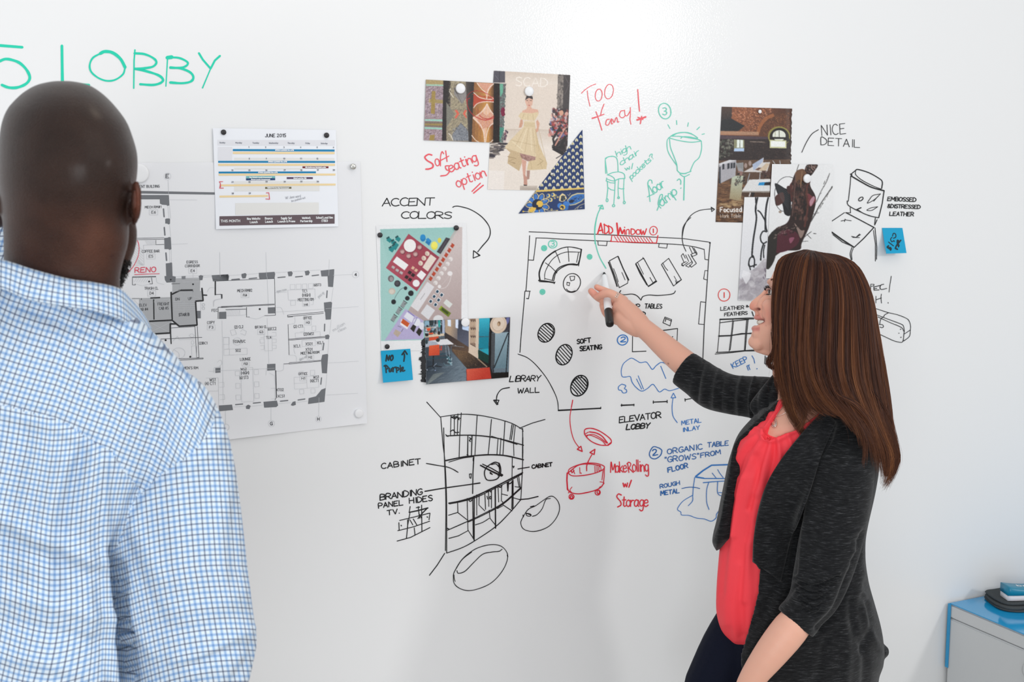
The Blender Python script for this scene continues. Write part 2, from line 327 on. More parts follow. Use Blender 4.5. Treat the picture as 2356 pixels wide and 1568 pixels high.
drawing('green_plan_marks', 'small green scribbled circles and numeral 3 inside the room plan', LGRN, 2.4, f(
 '@3;o210,240 20 20;o210,240 10 11;200,230 222,250;198,246 216,228;o567,308 18 18;o567,308 8 8;560,300 576,316;o197,583 19 19;o197,583 9 9;188,575 206,590;@2.4;o277,208 34 31 -10') + t('3', 262, 226, 292, 226, 40), W_)
drawing('green_curved_arrow', 'long green curved line from the plan up to the chair sketch', LGRN, 2.8, f('~622,0 608,80 608,160 622,240 650,320 695,398') +
 parse('~277,1568 275,1480 280,1400 300,1300 335,1225;308,1220 345,1212 355,1248 320,1240 345,1212', 1300, 170, 4.019), W_)
drawing('blue_table_plan', 'blue wavy table outline with circled 2 in the room plan', BLU, 2.2, f(
 '~860,1120 895,1102 930,1118 965,1137 1010,1132 1035,1160 1060,1190 1090,1160 1130,1135 1170,1150;~860,1120 830,1150 815,1200 822,1245 850,1250 885,1247 900,1290 930,1330 975,1360 1020,1340 1060,1307 1085,1330 1115,1367 1155,1345 1195,1357 1265,1338;'
 '948,1240 990,1345;935,1265 975,1345;1125,1165 1165,1262;~820,1305 795,1325 795,1350 815,1355 830,1375 855,1370 855,1350 840,1340 850,1318 820,1305;@3;o825,960 42 39 -25') + t('2', 808, 975, 850, 975, 38, 3, slant=.1), W_)
# window hatch
f, t = crop(1300, 170, 4.019)
hz = ';'.join('%d,%d %d,%d' % (455 + i * 27, 1500 + i * 1.3, 490 + i * 27, 1555 + i * .6) for i in range(13))
drawing('add_window_note', 'red writing ADD WINDOW with circled 1 over a red hatched window', 'e0232f', 2.4, f(
 '@4;300,1480 330,1378 350,1470;310,1450 348,1442;@3.2;362,1385 365,1472;~358,1390 395,1410 405,1440 385,1470 362,1474;400,1400 408,1472;~398,1402 430,1420 440,1450 425,1470 405,1474;'
 '@4.5;478,1378 490,1488 508,1420 528,1475 545,1440;@3;550,1438 552,1482;550,1415 552,1420;~565,1485 566,1445 590,1440 592,1482;~610,1430 612,1482 645,1470 640,1440 610,1430;~655,1455 668,1440 690,1445 692,1475 665,1480 655,1455;~700,1435 708,1485 722,1450 732,1485 752,1430;'
 '@2.2;o816,1448 36 40 10;@3;815,1432 816,1466;@2.4;432,1490 425,1545 420,1540;432,1490 860,1510;418,1548 845,1562;@3;858,1492 845,1560;@2;' + hz), W_)
drawing('too_fancy_note', 'red writing Too Fancy with exclamation mark below the glare', CRED, 2.6, f(
 '@2.3;~152,178 180,150 230,115 285,92;205,155 212,220 230,298;o310,195 32 56 6;o405,163 40 68 10;@2.8;~360,278 340,330 328,380;285,348 310,420 340,520;@4;250,410 290,398 ;@2.6;290,398 360,372;'
 '~410,418 385,425 375,465 400,470 425,420 430,420 428,460 440,458;~440,420 452,448 470,405 480,412 485,445 497,440;~545,338 515,345 503,385 530,405 560,385;~550,335 555,380 575,385 600,345;~603,310 603,380 600,420 608,465;@3.4;672,145 678,240 688,345;@5;665,425 700,415 745,397;@3.4;672,400 720,420;708,392 695,460'), W_)
drawing('chair_sketch', 'green hand drawn high chair on small wheels', LGRN, 2.3, f(
 '~375,920 372,800 380,775 430,760 470,772 485,810 490,900;~375,785 400,765 440,762;388,920 372,800;~390,932 440,912 500,905 545,925 553,965;553,965 500,968 460,985;~460,985 450,960 420,940 390,932;385,960 380,990;385,990 420,1005 462,1008 462,985;'
 '385,970 425,985 460,990;390,990 395,1060 385,1150;462,1010 458,1100 450,1205;495,975 490,1060 493,1135;545,965 540,1080 545,1175;398,1050 425,1070 455,1075;495,1055 520,1062 545,1060;o388,1167 9 14;o448,1217 11 11;o494,1143 8 9;o547,1188 9 12') +
 t('high', 480, 765, 610, 695, 50, 2.1, slant=.2, gap=.3) + t('chair', 515, 848, 690, 735, 48, 2.1, slant=.2, gap=.1) + t('w/', 560, 893, 640, 865, 40, 2.1) + t('pockets?', 610, 978, 825, 775, 46, 2.1, slant=.2, gap=.5), W_)
drawing('lamp_sketch', 'green light bulb shaped lamp sketch with rays on a stem', LGRN, 2.4, f(
 '950,468 970,505;1030,430 1033,468;1140,450 1133,485;1243,490 1218,515;1265,558 1288,553;~960,590 1000,560 1060,542 1120,542 1180,560 1225,590;~990,575 1040,548 1120,540 1170,552;~960,590 1030,610 1110,625 1180,630 1258,620;~985,575 1060,577 1150,590 1230,605 1258,620;'
 '~1070,595 1090,580 1150,582 1225,598;~965,600 975,680 1005,760 1030,830 1037,890;~958,590 943,620 945,690 965,745 1000,800 1032,845;~1260,620 1262,690 1240,770 1195,815 1168,870 1155,905;~1035,890 1060,913 1110,918 1165,898;~1045,900 1070,920 1120,920;~1060,925 1100,948 1150,928;@3.4;1103,950 1100,1060 1097,1165'), W_)
drawing('floor_lamp_note', 'green writing floor lamp beside the bulb sketch with circled 3', LGRN, 2.6, f(
 '~805,1010 800,985 780,980 765,1010 775,1080 785,1180;760,1135 830,1105') + t('loor', 812, 1115, 930, 1035, 84, gap=.5, slant=.1) + f('~850,1260 900,1130 880,1120 860,1200 885,1240') + t('amp', 893, 1228, 1040, 1105, 85, gap=.4, slant=.1) +
 f('~1035,985 1055,970 1070,990 1068,1020;1072,1052 1068,1058;@2.6;o920,343 57 73 -15') + t('3', 900, 378, 940, 378, 66), W_)
drawing('thin_curved_arrow', 'thin black curved arrow pointing at the brick loft photo', BLK, 2.2, f('~1320,1790 1230,1725 1130,1650 1085,1568') [:0] + parse('~1323,265 1300,210 1293,150 1300,80 1325,35 1360,0', 1190, 500, 3.409) +
 f('~1083,1540 1085,1490 1105,1400 1160,1310 1240,1262 1340,1248 1370,1249;1350,1230 1382,1251 1355,1272;1350,1230 1356,1272'), W_)
# soft seating option
f, t = crop(960, 150, 4.48)
drawing('soft_seating_note', 'red slanted writing Soft Seating option underlined twice', CRED, 3.6, f(
 '@4.4;~150,925 115,918 78,945 100,980 155,1015 158,1050 120,1068 88,1070;@3;o205,1000 22 36 -10;~272,912 256,890 244,915 238,960 238,1037;~222,990 270,965 325,935;292,880 300,940 306,992;'
 '@3.4;~325,1035 290,1040 300,1075 330,1090 300,1130 240,1140') + t('eating', 335, 1105, 622, 985, 98, 3.2, slant=.05, gap=.3) + t('option', 412, 1262, 712, 1140, 100, 3, slant=.05, gap=.7) + f('@3.6;563,1300 650,1215;580,1317 680,1235'), W_)
# library wall
f, t = crop(860, 850, 2.959)
drawing('bookshelf_sketch', 'black hand drawn curved bookcase wall with open shelves', BLK, 2.5, f(
 '360,220 455,325;~455,322 470,500 485,640 495,900 495,1245;~475,395 480,600 490,900 487,1230;~455,320 590,303 700,308 800,325 890,348 950,370 1010,405;1012,398 1014,560 1010,700 1000,885;@3.2;1013,460 1012,600;@2.5;'
 '990,398 1080,362 1165,338;@3.4;990,883 1050,878 1118,862;@2.6;482,1248 430,1330 378,1398;@3.4;~492,450 600,445 700,447 800,458 900,480 1018,513;@2.4;~800,452 900,484 975,508;488,440 505,455;'
 '525,310 522,445;548,310 548,445;572,300 568,445;595,293 585,440 580,597;703,310 695,445 688,580;800,338 790,455 778,575;892,350 885,470 878,578;940,372 925,475;950,376 935,476;962,378 950,500 953,585;1012,405 1015,420;'
 '@3.2;640,450 638,585;668,450 664,585;@2.4;845,468 838,575;865,465 858,580;@3;~530,325 545,318 550,335 565,325 587,330;~530,320 545,330 562,318 580,340;~520,420 540,410 555,427 578,425;~650,462 660,470 650,480 656,488;'
 '@4;~488,618 600,595 700,583 800,578 900,585 1018,612;@2.5;~510,628 600,602 680,590;632,578 642,580;@3;680,592 674,700 672,842;@2.5;676,600 676,620;942,595 940,745;650,710 664,708 660,738 652,735 650,710;947,655 950,668 955,655;'
 '@3.4;~850,635 820,630 770,660 752,700 765,745 800,752 840,740 862,700 860,660 850,635 855,690 845,720;@2.8;~800,645 830,640 850,660;@4.5;725,650 800,690 870,722;@3;740,642 800,670 878,716 868,724;@4;795,708 792,700 806,712;'
 '@3.4;~347,827 490,803 620,785 722,770;@2.8;~357,637 430,650 500,662 540,678 573,698;@3;980,675 1058,662;'
 '@4;~510,908 600,890 690,860 800,808 900,757 1012,700;@2.6;~515,912 600,896 700,866 800,818 900,768 1010,708;~500,1092 640,1030 760,972 880,905 1000,800;~640,1037 760,980 880,912 1000,808;~495,1247 600,1210 688,1162 830,1065 930,965 998,885;'
 '@2.4;570,900 572,970;572,970 508,990;572,972 640,1025;635,875 640,1090 685,1160;@3.6;682,860 682,1160;@2.4;672,870 676,1150;640,1095 575,1130 510,1147;700,850 700,990;717,845 715,920 755,960;755,840 760,950;780,830 782,930;800,820 800,940;@4.4;826,795 828,1078;@2.4;845,800 850,900;870,785 868,895;@3.6;908,765 912,825;916,765 912,820;@3.4;942,755 940,945;@2.4;948,750 948,945;975,730 990,800;985,722 997,800;'
 '785,955 790,1010 830,1060;~690,1055 740,1038 785,1010;875,895 880,920 940,960;840,945 878,925;870,845 910,855;945,870 998,885;960,795 1000,800;770,860 775,880;o792,870 5 9;@3.2;~910,765 925,775 942,760;~765,830 785,822 800,835;~845,790 860,800 872,788;~645,885 655,895 670,885;@3;498,1078 512,1085'), W_)
drawing('arrow_sketch', 'small black curved arrow from the LIBRARY WALL note', BLK, 2.8, f('~923,121 870,133 840,170 833,212;815,207 852,207 838,238 815,207;825,205 845,235'), W_)
drawing('shelf_labels', 'black lettering LIBRARY WALL, CABINET and BRANDING PANEL HIDES TV by the bookcase sketch', BLK, 2.7,
 t('LIBRARY', 922, 82, 1130, 76, 38, slant=.25, jit=.05, gap=.5) + t('WALL', 978, 160, 1125, 154, 34, slant=.1, jit=.06) + t('CABINET', 50, 674, 318, 640, 36, 3, slant=.1, jit=.06) + t('CABINET', 1075, 672, 1213, 655, 24, 3.2, slant=.1, gap=.5) +
 t('BRANDING', 42, 888, 328, 848, 38, 3.2, slant=.15, jit=.06, gap=.7) + t('PANEL', 32, 942, 198, 920, 34, 3, slant=.1, jit=.05) + t('HIDES', 242, 910, 398, 890, 36, 3, slant=.1, jit=.05) + t('TV.', 92, 990, 175, 976, 32, 3, slant=.1), W_)
drawing('console_sketch', 'tiny black sketch of a shelf and television niche beside the bookcase sketch', BLK, 2.6, f(
 '@4;240,970 300,958 368,940;@2.6;245,975 230,1060 222,1145;247,930 240,972;302,930 306,970 312,1010;@3;288,938 312,934;@2.6;175,1025 280,1000 380,975;162,1095 270,1068 380,1030;158,1165 250,1140 382,1073;170,1040 172,1092 178,1090;382,975 375,1020;230,1020 230,1075;325,920 327,1100;275,1075 280,1125;245,1020 265,1055;268,1015 292,1055;@3.2;365,940 330,975 300,1012;310,985 325,1010;362,1000 366,1003;185,1058 188,1062'), W_)
drawing('beanbag_sketch', 'black hand drawn oval beanbag right of the bookcase sketch', BLK, 2.3, f(
 '~1015,1000 1000,1040 1015,1080 1060,1098 1120,1095 1190,1065 1240,1010 1263,950 1255,900 1225,865 1195,862 1150,890 1100,925 1050,950 1015,1000;~1202,875 1170,885 1145,945 1110,985 1078,997;o1053,987 17 9 10;@3;~1035,975 1055,982 1070,990;1015,988 1018,1000;1065,932 1090,926'), W_)
drawing('beanbag_sketch', 'black hand drawn large oval beanbag below the bookcase sketch', BLK, 2.3, f(
 '~540,1400 550,1370 600,1290 680,1225 760,1195 830,1190 880,1210 910,1260 895,1330 850,1400 790,1455 710,1490 640,1502 580,1485 545,1450 540,1400;~565,1366 575,1384 620,1370 680,1310 740,1255 800,1240 850,1235 873,1220;~545,1395 547,1420 553,1440;~552,1365 600,1292 665,1240;@3;908,1262 912,1272'), W_)
# red ottoman
f, t = crop(1280, 860, 4.355)
drawing('ottoman_sketch', 'red hand drawn rolling storage ottoman with its lid lifted above', RED, 2.5, f(
 '@3;163,260 150,330;@2.4;~150,330 136,420 137,500 152,590 180,670 228,738;@3.4;208,752 245,722 258,775 208,752;@3;~280,600 285,555 340,542 410,560 480,600 540,650 548,685 520,710;~520,712 440,710 360,680 310,640 280,600;@2.4;~300,625 330,610 400,635 460,670 490,705;@3.6;~330,578 400,590 460,625 510,690;@2.4;~285,600 320,580 ;~300,612 370,605 440,640 500,690;@4.5;520,708 545,690;'
 '@3;~303,970 303,920 320,870 355,805;@3.2;335,785 385,752 378,805 335,785;@2.8;~115,990 130,950 200,915 290,893 390,893 460,912 480,935 450,965 370,995 260,1015 160,1018 115,990;~120,985 220,912 330,900 440,918;@4.6;107,990 104,1060 110,1155;@2.6;480,940 478,1020 470,1100;468,960 455,1060;@3.2;~112,1158 150,1188 220,1198 300,1186 380,1165 440,1135 475,1090;@2.2;~155,1130 135,1160 150,1185;~112,1140 125,1180 118,1190;~435,1078 470,1085 475,1100;~290,1190 400,1160 440,1125;@3;o150,1228 25 24;o150,1232 12 14;o412,1185 26 25;o418,1180 12 18;@2.4;232,935 235,995;244,988 248,996;385,920 386,985;405,920 406,980;165,950 182,998;150,960 155,990;~425,925 440,925 445,960 425,965 425,925;138,968 160,985 178,965'), W_)
drawing('rolling_storage_note', 'red writing Make Rolling with Storage beside the ottoman sketch', 'dd3040', 3.0,
 f('@3.2;~542,985 548,880 565,960 585,900 590,985') + t('ake', 592, 985, 705, 980, 100, gap=.2) + f('~712,890 725,985;~705,900 725,882 745,900 730,935 712,945;725,940 770,985') + t('olling', 762, 975, 922, 975, 108, gap=.5, slant=-.05) + t('w/', 668, 1130, 752, 1128, 62, 3.6) +
 f('@3.6;~650,1210 620,1200 605,1230 640,1275 645,1310 612,1330') + t('torage', 655, 1325, 918, 1325, 100, 3.4, slant=.05, gap=.3), W_)
drawing('metal_inlay_note', 'blue writing METAL INLAY with an upward arrow', BLU, 2.2, f('1172,190 1148,238 1196,236 1172,190;~1168,240 1158,330 1168,420 1210,486') +
 t('METAL', 1255, 510, 1450, 482, 42, slant=.1, jit=.05) + t('INLAY', 1265, 578, 1435, 552, 38, slant=.1, jit=.05), W_)
drawing('organic_table_note', 'blue writing 2 ORGANIC TABLE GROWS FROM FLOOR and ROUGH METAL', DBLU, 2.5,
 f('@2.8;~1030,740 970,728 932,790 945,835 990,848 1040,815 1055,765 1030,740') + t('2', 965, 815, 1015, 808, 58, 3.2) + t('ORGANIC', 1112, 802, 1462, 750, 50, slant=.12, jit=.05) + t('TABLE', 1515, 732, 1722, 712, 46, slant=.12, jit=.05) +
 t('"GROWS"', 1085, 885, 1425, 845, 52, slant=.12, jit=.05) + t('FROM', 1445, 838, 1645, 800, 44, slant=.12, jit=.05) + t('FLOOR', 1118, 984, 1318, 936, 46, 3, slant=.12, jit=.05) +
 t('ROUGH', 1040, 1144, 1235, 1106, 38, slant=.1, jit=.06) + t('METAL', 1045, 1215, 1230, 1188, 42, 2.8, slant=.1, jit=.06) + f('@2.4;~1255,1145 1330,1132 1390,1135 1435,1145'), W_)
drawing('table_sketch', 'blue hand drawn table growing out of a rough base', BLU, 2.3, f(
 '@4.5;1395,1025 1470,965 1555,912 1760,905;1395,1030 1475,1042;@2.6;1400,1030 1480,1045 1760,1045;1470,1087 1560,1078 1760,1066;@2;1615,955 1635,990 1670,1035;1560,990 1600,1040;1385,1035 1370,1140 1365,1220;~1365,1220 1362,1270 1320,1318;~1525,1085 1505,1160 1505,1280 1528,1355;'
 '~1615,1080 1612,1170 1625,1205 1655,1220;1625,1185 1700,1190;~1360,1215 1270,1270 1218,1335 1217,1362 1245,1380 1255,1410 1330,1415 1400,1440 1480,1450 1550,1472 1598,1440 1605,1400 1650,1340'), W_)
# top right
f, t = crop(1630, 230, 3.2)
drawing('nice_detail_note', 'thin black writing NICE DETAIL with a leader line', BLK, 2.0, t('NICE', 834, 262, 1010, 248, 76, slant=0) + t('DETAIL', 826, 330, 1112, 350, 56, slant=-.05) + f('~808,218 760,250 720,310 685,385'), W_)
drawing('embossed_leather_note', 'small black lettering EMBOSSED & DISTRESSED LEATHER', BLK, 2.3, t('EMBOSSED', 1316, 740, 1524, 748, 28, 2.5, slant=.1, gap=.8) + t('&DISTRESSED', 1316, 792, 1556, 800, 26, 2.5, slant=.1, gap=.7) + t('LEATHER', 1332, 850, 1508, 854, 28, 2.5, slant=.1), W_)
drawing('leather_chair_sketch', 'black hand drawn padded chair beside the lettering about leather', BLK, 2.4, f(
 '@3;~1045,548 1080,520 1100,511 1180,535 1255,577 1278,602 1274,650;@2.2;~1082,520 1084,550 1130,590 1210,632 1270,655;@4;~1048,558 1130,606 1200,642 1290,667;1045,545 1055,552;@2.2;~1046,560 1042,620 1028,745;@3;1292,665 1278,760 1252,865;@2.6;~1020,742 1025,770 1060,795 1100,815 1180,850 1250,866;~1090,803 1140,834 1200,856;o1120,728 19 11 -35;@2;~1265,690 1210,702 1185,730 1168,758 1200,745 1235,720 1265,690;1250,705 1215,745;~1245,785 1200,792 1165,810 1200,812 1245,785;@3.4;1098,802 1122,792;@2.2;'
 '1042,790 1045,830 1008,828;905,892 950,862 1000,828;@3.2;1010,828 1110,880 1215,936;@2.4;1227,868 1222,915;1240,880 1222,920;@4;900,968 980,1025 1068,1082;@2.4;915,990 985,1045 1062,1077;@3;1070,1085 1140,1020 1218,936;@2;~1055,1085 1042,1130 1050,1178;~1065,1090 1052,1130 1056,1175;1213,958 1228,1060 1228,1185;1225,940 1238,1080 1236,1172;975,890 1010,882 1050,888;1005,875 1000,895;1052,1003 1085,1010 1118,990;1090,1005 1112,985;1060,1010 1110,1012'), W_)
f, t = crop(1640, 630, 6.818)
drawing('leather_feathers_note', 'red circled 1 with small black lettering LEATHER & FEATHERS beside the face', BLK, 1.9, t('LEATHER', 120, 572, 485, 548, 54, slant=.1, jit=.06) + t('&', 520, 520, 560, 515, 30) + t('FEATHERS', 180, 660, 538, 634, 52, slant=.1, gap=.6, jit=.06) + f('@2.6;612,590 635,660'), W_)
drawing('red_circled_one', 'red circled numeral 1 left of the face', 'e2463f', 2.2, f('o173,328 93 96;@2.8;176,290 176,368'), W_)
drawing('window_grid_sketch', 'black hand drawn window grid next to the face', BLK, 1.9, f(
 '112,700 95,960 70,1225;@2.6;105,715 300,708 450,703 640,703;105,764 300,738 480,720 560,712;110,706 300,700 540,688 650,688;@1.8;312,712 298,860 285,960 255,1205;325,732 300,950 275,1150 268,1190;@2.2;550,715 530,930 505,1195;530,720 512,930 495,1195;@3;88,968 270,962 450,940 605,925;88,974 270,966 450,932 600,932;@2.4;50,1228 270,1218 500,1198 690,1188;35,1254 300,1230 500,1206 690,1203;@2;820,1280 810,1400 830,1415 858,1412;835,1300 830,1400'), W_)
drawing('keep_it_note', 'blue slanted writing KEEP IT below the window grid sketch', BLU, 2.1, t('KEEP', 318, 1480, 552, 1362, 82, 2.3, slant=.0) + t('IT', 548, 1510, 598, 1492, 72, 2.3) + f('~612,1280 640,1330 656,1398;@2.8;690,1483 694,1487'), W_)
f, t = crop(1980, 600, 7.125)
drawing('spec_note', 'thin black writing partly hidden behind the brown hair', BLK, 1.8, f('165,378 218,382 214,408 165,416;165,378 160,480;@2.2;330,398 215,425 218,478 300,474;220,455 262,448;~376,380 330,395 314,440 340,466 425,448;@1.8;500,248 480,370 462,510;248,575 246,690;@2.2;250,636 340,605;@1.8;338,540 330,600 340,690;@2.4;448,682 450,690'), W_)
drawing('bench_sketch', 'black hand drawn rounded bench beside the brown hair', BLK, 1.9, f(
 '~180,760 280,790 450,845 600,880 740,935 790,980 815,1060 812,1130 795,1235 700,1312;~180,850 290,892 400,935 500,972 640,1025 692,1055 712,1130 705,1210 690,1312 650,1332 530,1302 330,1210 200,1160;~280,915 480,1008 620,1065 680,1102 704,1150;715,1195 760,1165 808,1132;~460,845 395,880 375,910 335,945 318,980 310,1030;~300,1040 350,1042 372,1070 350,1092 310,1080;@2.8;652,1118 655,1122;625,1182 628,1186;655,1252 660,1246;690,1310 710,1306'), W_)
# ================================================================ papers on the wall
def Wr(px, py, off):
    """point on the ray of a photo pixel at height off above the wall"""
    px, py, off = np.broadcast_arrays(np.asarray(px, float), np.asarray(py, float), np.asarray(off, float))
    d = np.stack([(px - CX) / F, -(py - CY) / F, -np.ones_like(px)], -1) @ RC.T
    t = (-off - TC[1]) / d[..., 1]
    return TC + d * t[..., None]
class Canvas:
    """a printed image painted in photo pixels"""
    def __init__(s, x0, y0, x1, y1, col, ss=2.0):
        s.x0, s.y0, s.ss = x0 - 2, y0 - 2, ss
        s.w = int((x1 - x0 + 4) * ss); s.h = int((y1 - y0 + 4) * ss)
        s.a = np.ones((s.h, s.w, 3)) * s.c(col); s.t = (0, 0, 1); s.r = np.random.RandomState(5)
    def c(s, col):
        if isinstance(col, str): col = tuple(int(col[i:i + 2], 16) for i in (0, 2, 4))
        return np.array(col, float) / 255.0
    def crop(s, ox, oy, sc): s.t = (ox, oy, sc); return s
    def pt(s, p):
        p = nums(p) if isinstance(p, str) else np.asarray(p, float)
        return (p / s.t[2] + np.array(s.t[:2]) - [s.x0, s.y0]) * s.ss
    def mask(s, q):
        x0, y0 = np.floor(q.min(0)).astype(int) - 1; x1, y1 = np.ceil(q.max(0)).astype(int) + 2
        x0, y0 = max(x0, 0), max(y0, 0); x1, y1 = min(x1, s.w), min(y1, s.h)
        if x1 <= x0 or y1 <= y0: return None
        X, Y = np.meshgrid(np.arange(x0, x1) + 0.5, np.arange(y0, y1) + 0.5); m = np.zeros(X.shape, bool)
        for (ax, ay), (bx, by) in zip(q, np.roll(q, -1, 0)):
            if abs(ay - by) < 1e-9: continue
            m ^= ((ay > Y) != (by > Y)) & (X < (bx - ax) * (Y - ay) / (by - ay) + ax)
        return (slice(y0, y1), slice(x0, x1)), m, X, Y
    def put(s, M, col, al=1.0):
        if M is None: return
        sl, m = M[:2]; a = s.a[sl]; k = (m * al)[..., None]; a[:] = a * (1 - k) + np.asarray(col) * k
    def poly(s, p, col, al=1.0, smooth=False):
        q = s.pt(p)
        if smooth or getattr(s, 'smo', 0): q = catmull(q, True, 5)
        s.put(s.mask(q), s.c(col), al); return s
    def grad(s, p, c0, c1, a, b, al=1.0):
        M = s.mask(s.pt(p))
        if M is None: return s
        sl, m, X, Y = M; A = s.pt([a])[0]; B = s.pt([b])[0]; d = B - A
        t = np.clip(((X - A[0]) * d[0] + (Y - A[1]) * d[1]) / (d @ d), 0, 1)[..., None]
        s.put((sl, m), s.c(c0) * (1 - t) + s.c(c1) * t, al); return s
    def ell(s, cx, cy, rx, ry, col, rot=0, al=1.0):
        th = np.linspace(0, 2 * math.pi, 28, endpoint=False); r = math.radians(rot)
        x, y = rx * np.cos(th), ry * np.sin(th)
        return s.poly(np.stack([cx + x * math.cos(r) - y * math.sin(r), cy + x * math.sin(r) + y * math.cos(r)], 1), col, al)
    def line(s, p, w, col, al=1.0, smooth=False):
        p = nums(p) if isinstance(p, str) else np.asarray(p, float)
        if smooth: p = catmull(p)
        t = np.gradient(p, axis=0); t /= np.maximum(np.hypot(t[:, 0], t[:, 1]), 1e-9)[:, None]; n = np.stack([-t[:, 1], t[:, 0]], 1) * w / 2
        return s.poly(np.vstack([p + n, (p - n)[::-1]]), col, al)
    def text(s, st, x0, y0, x1, y1, h, w, col, **k):
        for q in text(st, x0, y0, x1, y1, h, smooth=False, **k): s.line(q, w, col)
        return s
    def speck(s, p, cols, n, rx, ry, rot=0, al=.8):
        """random dabs inside a polygon (printed texture)"""
        q = nums(p) if isinstance(p, str) else np.asarray(p, float); lo, hi = q.min(0), q.max(0); k = 0
        def ins(x, y):
            c = False
            for (ax, ay), (bx, by) in zip(q, np.roll(q, -1, 0)):
                if (ay > y) != (by > y) and x < (bx - ax) * (y - ay) / (by - ay) + ax: c = not c
            return c
        for _ in range(n * 3):
            x, y = s.r.uniform(lo, hi)
            if ins(x, y):
                s.ell(x, y, rx * s.r.uniform(.5, 1.4), ry * s.r.uniform(.5, 1.4), cols[s.r.randint(len(cols))], rot + s.r.uniform(-15, 15), al); k += 1
                if k >= n: break
        return s
    def noise(s, amp, cell=2):
        g = s.r.normal(0, amp, (s.h // cell + 2, s.w // cell + 2)); g = np.kron(g, np.ones((cell, cell)))[:s.h, :s.w]
        s.a = np.clip(s.a + g[..., None], 0, 1); return s
    def blur(s, n=1):
        for _ in range(n):
            a = np.pad(s.a, ((1, 1), (1, 1), (0, 0)), 'edge'); s.a = (a[:-2, 1:-1] + a[2:, 1:-1] + a[1:-1, :-2] + a[1:-1, 2:] + 2 * a[1:-1, 1:-1]) / 6
        return s
    def sample(s, x, y):
        X = np.clip((x - s.x0) * s.ss - 0.5, 0, s.w - 1.001); Y = np.clip((y - s.y0) * s.ss - 0.5, 0, s.h - 1.001)
        i, j = X.astype(int), Y.astype(int); u, v = (X - i)[..., None], (Y - j)[..., None]
        return (s.a[j, i] * (1 - u) + s.a[j, i + 1] * u) * (1 - v) + (s.a[j + 1, i] * (1 - u) + s.a[j + 1, i + 1] * u) * v
paperm = mat('paper', (232, 233, 236), 0.6, 0.3)
photom = vmat('photo_print', 0.38, 0.35)
def bil(c, u, v):
    c = np.asarray(c, float); u = np.asarray(u)[..., None]; v = np.asarray(v)[..., None]
    return (c[0] * (1 - u) + c[1] * u) * (1 - v) + (c[3] * (1 - u) + c[2] * u) * v
def sheet(name, corners, hfun, step, m, canvas=None, label=None, cat=None, group=None, thick=0.00025, parent=None, rag=None, kind=None):
    """paper: corners TL,TR,BR,BL in photo pixels, hfun(u,v) height above the wall"""
    c = np.asarray(corners, float)
    W = max(math.hypot(*(c[1] - c[0])), math.hypot(*(c[2] - c[3]))); H = max(math.hypot(*(c[3] - c[0])), math.hypot(*(c[2] - c[1])))
    nu, nv = int(W / step) + 2, int(H / step) + 2
    U, V = np.meshgrid(np.linspace(0, 1, nu), np.linspace(0, 1, nv)); p = bil(c, U, V)
    if rag is not None: p = p + rag(U, V)
    h = hfun(U, V) * np.ones_like(U)
    w = Wr(p[..., 0], p[..., 1], h).reshape(-1, 3)
    idx = np.arange(nu * nv).reshape(nv, nu)
    f = np.stack([idx[:-1, :-1], idx[1:, :-1], idx[1:, 1:], idx[:-1, 1:]], -1).reshape(-1, 4)
    ring = np.concatenate([idx[0, :], idx[1:, -1], idx[-1, -2::-1], idx[-2:0:-1, 0]])
    nb = len(w); k = len(ring)
    ef = [(nb + i, nb + (i + 1) % k, nb + k + (i + 1) % k, nb + k + i) for i in range(k)]
    verts = np.vstack([w, w[ring], w[ring] + [0, thick, 0]]); faces = [tuple(x) for x in f] + ef
    me = bpy.data.meshes.new(name); me.from_pydata([tuple(x) for x in verts], [], [tuple(int(i) for i in q) for q in faces])
    o = link(name, me, m, None, True, label, cat, group, kind)
    if canvas is not None:
        col = canvas.sample(p[..., 0], p[..., 1]).reshape(-1, 3)
        col = np.vstack([col, np.ones((2 * k, 3)) * 0.9]); lin = np.where(col <= 0.04045, col / 12.92, ((col + 0.055) / 1.055) ** 2.4)
        at = me.color_attributes.new('Col', 'FLOAT_COLOR', 'POINT'); at.data.foreach_set('color', np.hstack([lin, np.ones((len(lin), 1))]).ravel().astype(np.float32))
    return o
def inv_bil(c, x, y):
    """u,v of pixels inside the corner quad (few Newton steps)"""
    c = np.asarray(c, float); u = np.full(np.shape(x), .5); v = u.copy()
    for _ in range(6):
        p = bil(c, u, v); e = p - np.stack([x, y], -1)
        du = (c[1] - c[0]) * (1 - v)[..., None] + (c[2] - c[3]) * v[..., None]; dv = (c[3] - c[0]) * (1 - u)[..., None] + (c[2] - c[1]) * u[..., None]
        D = du[..., 0] * dv[..., 1] - du[..., 1] * dv[..., 0]
        u = u - (e[..., 0] * dv[..., 1] - e[..., 1] * dv[..., 0]) / D; v = v - (du[..., 0] * e[..., 1] - du[..., 1] * e[..., 0]) / D
    return u, v
def on(c, hfun, base=0.0003):
    """placement of print on a sheet"""
    def f(x, y, o):
        x = np.asarray(x, float); y = np.asarray(y, float); u, v = inv_bil(c, x, y)
        return Wr(x, y, hfun(np.clip(u, 0, 1), np.clip(v, 0, 1)) + base + o)
    return f
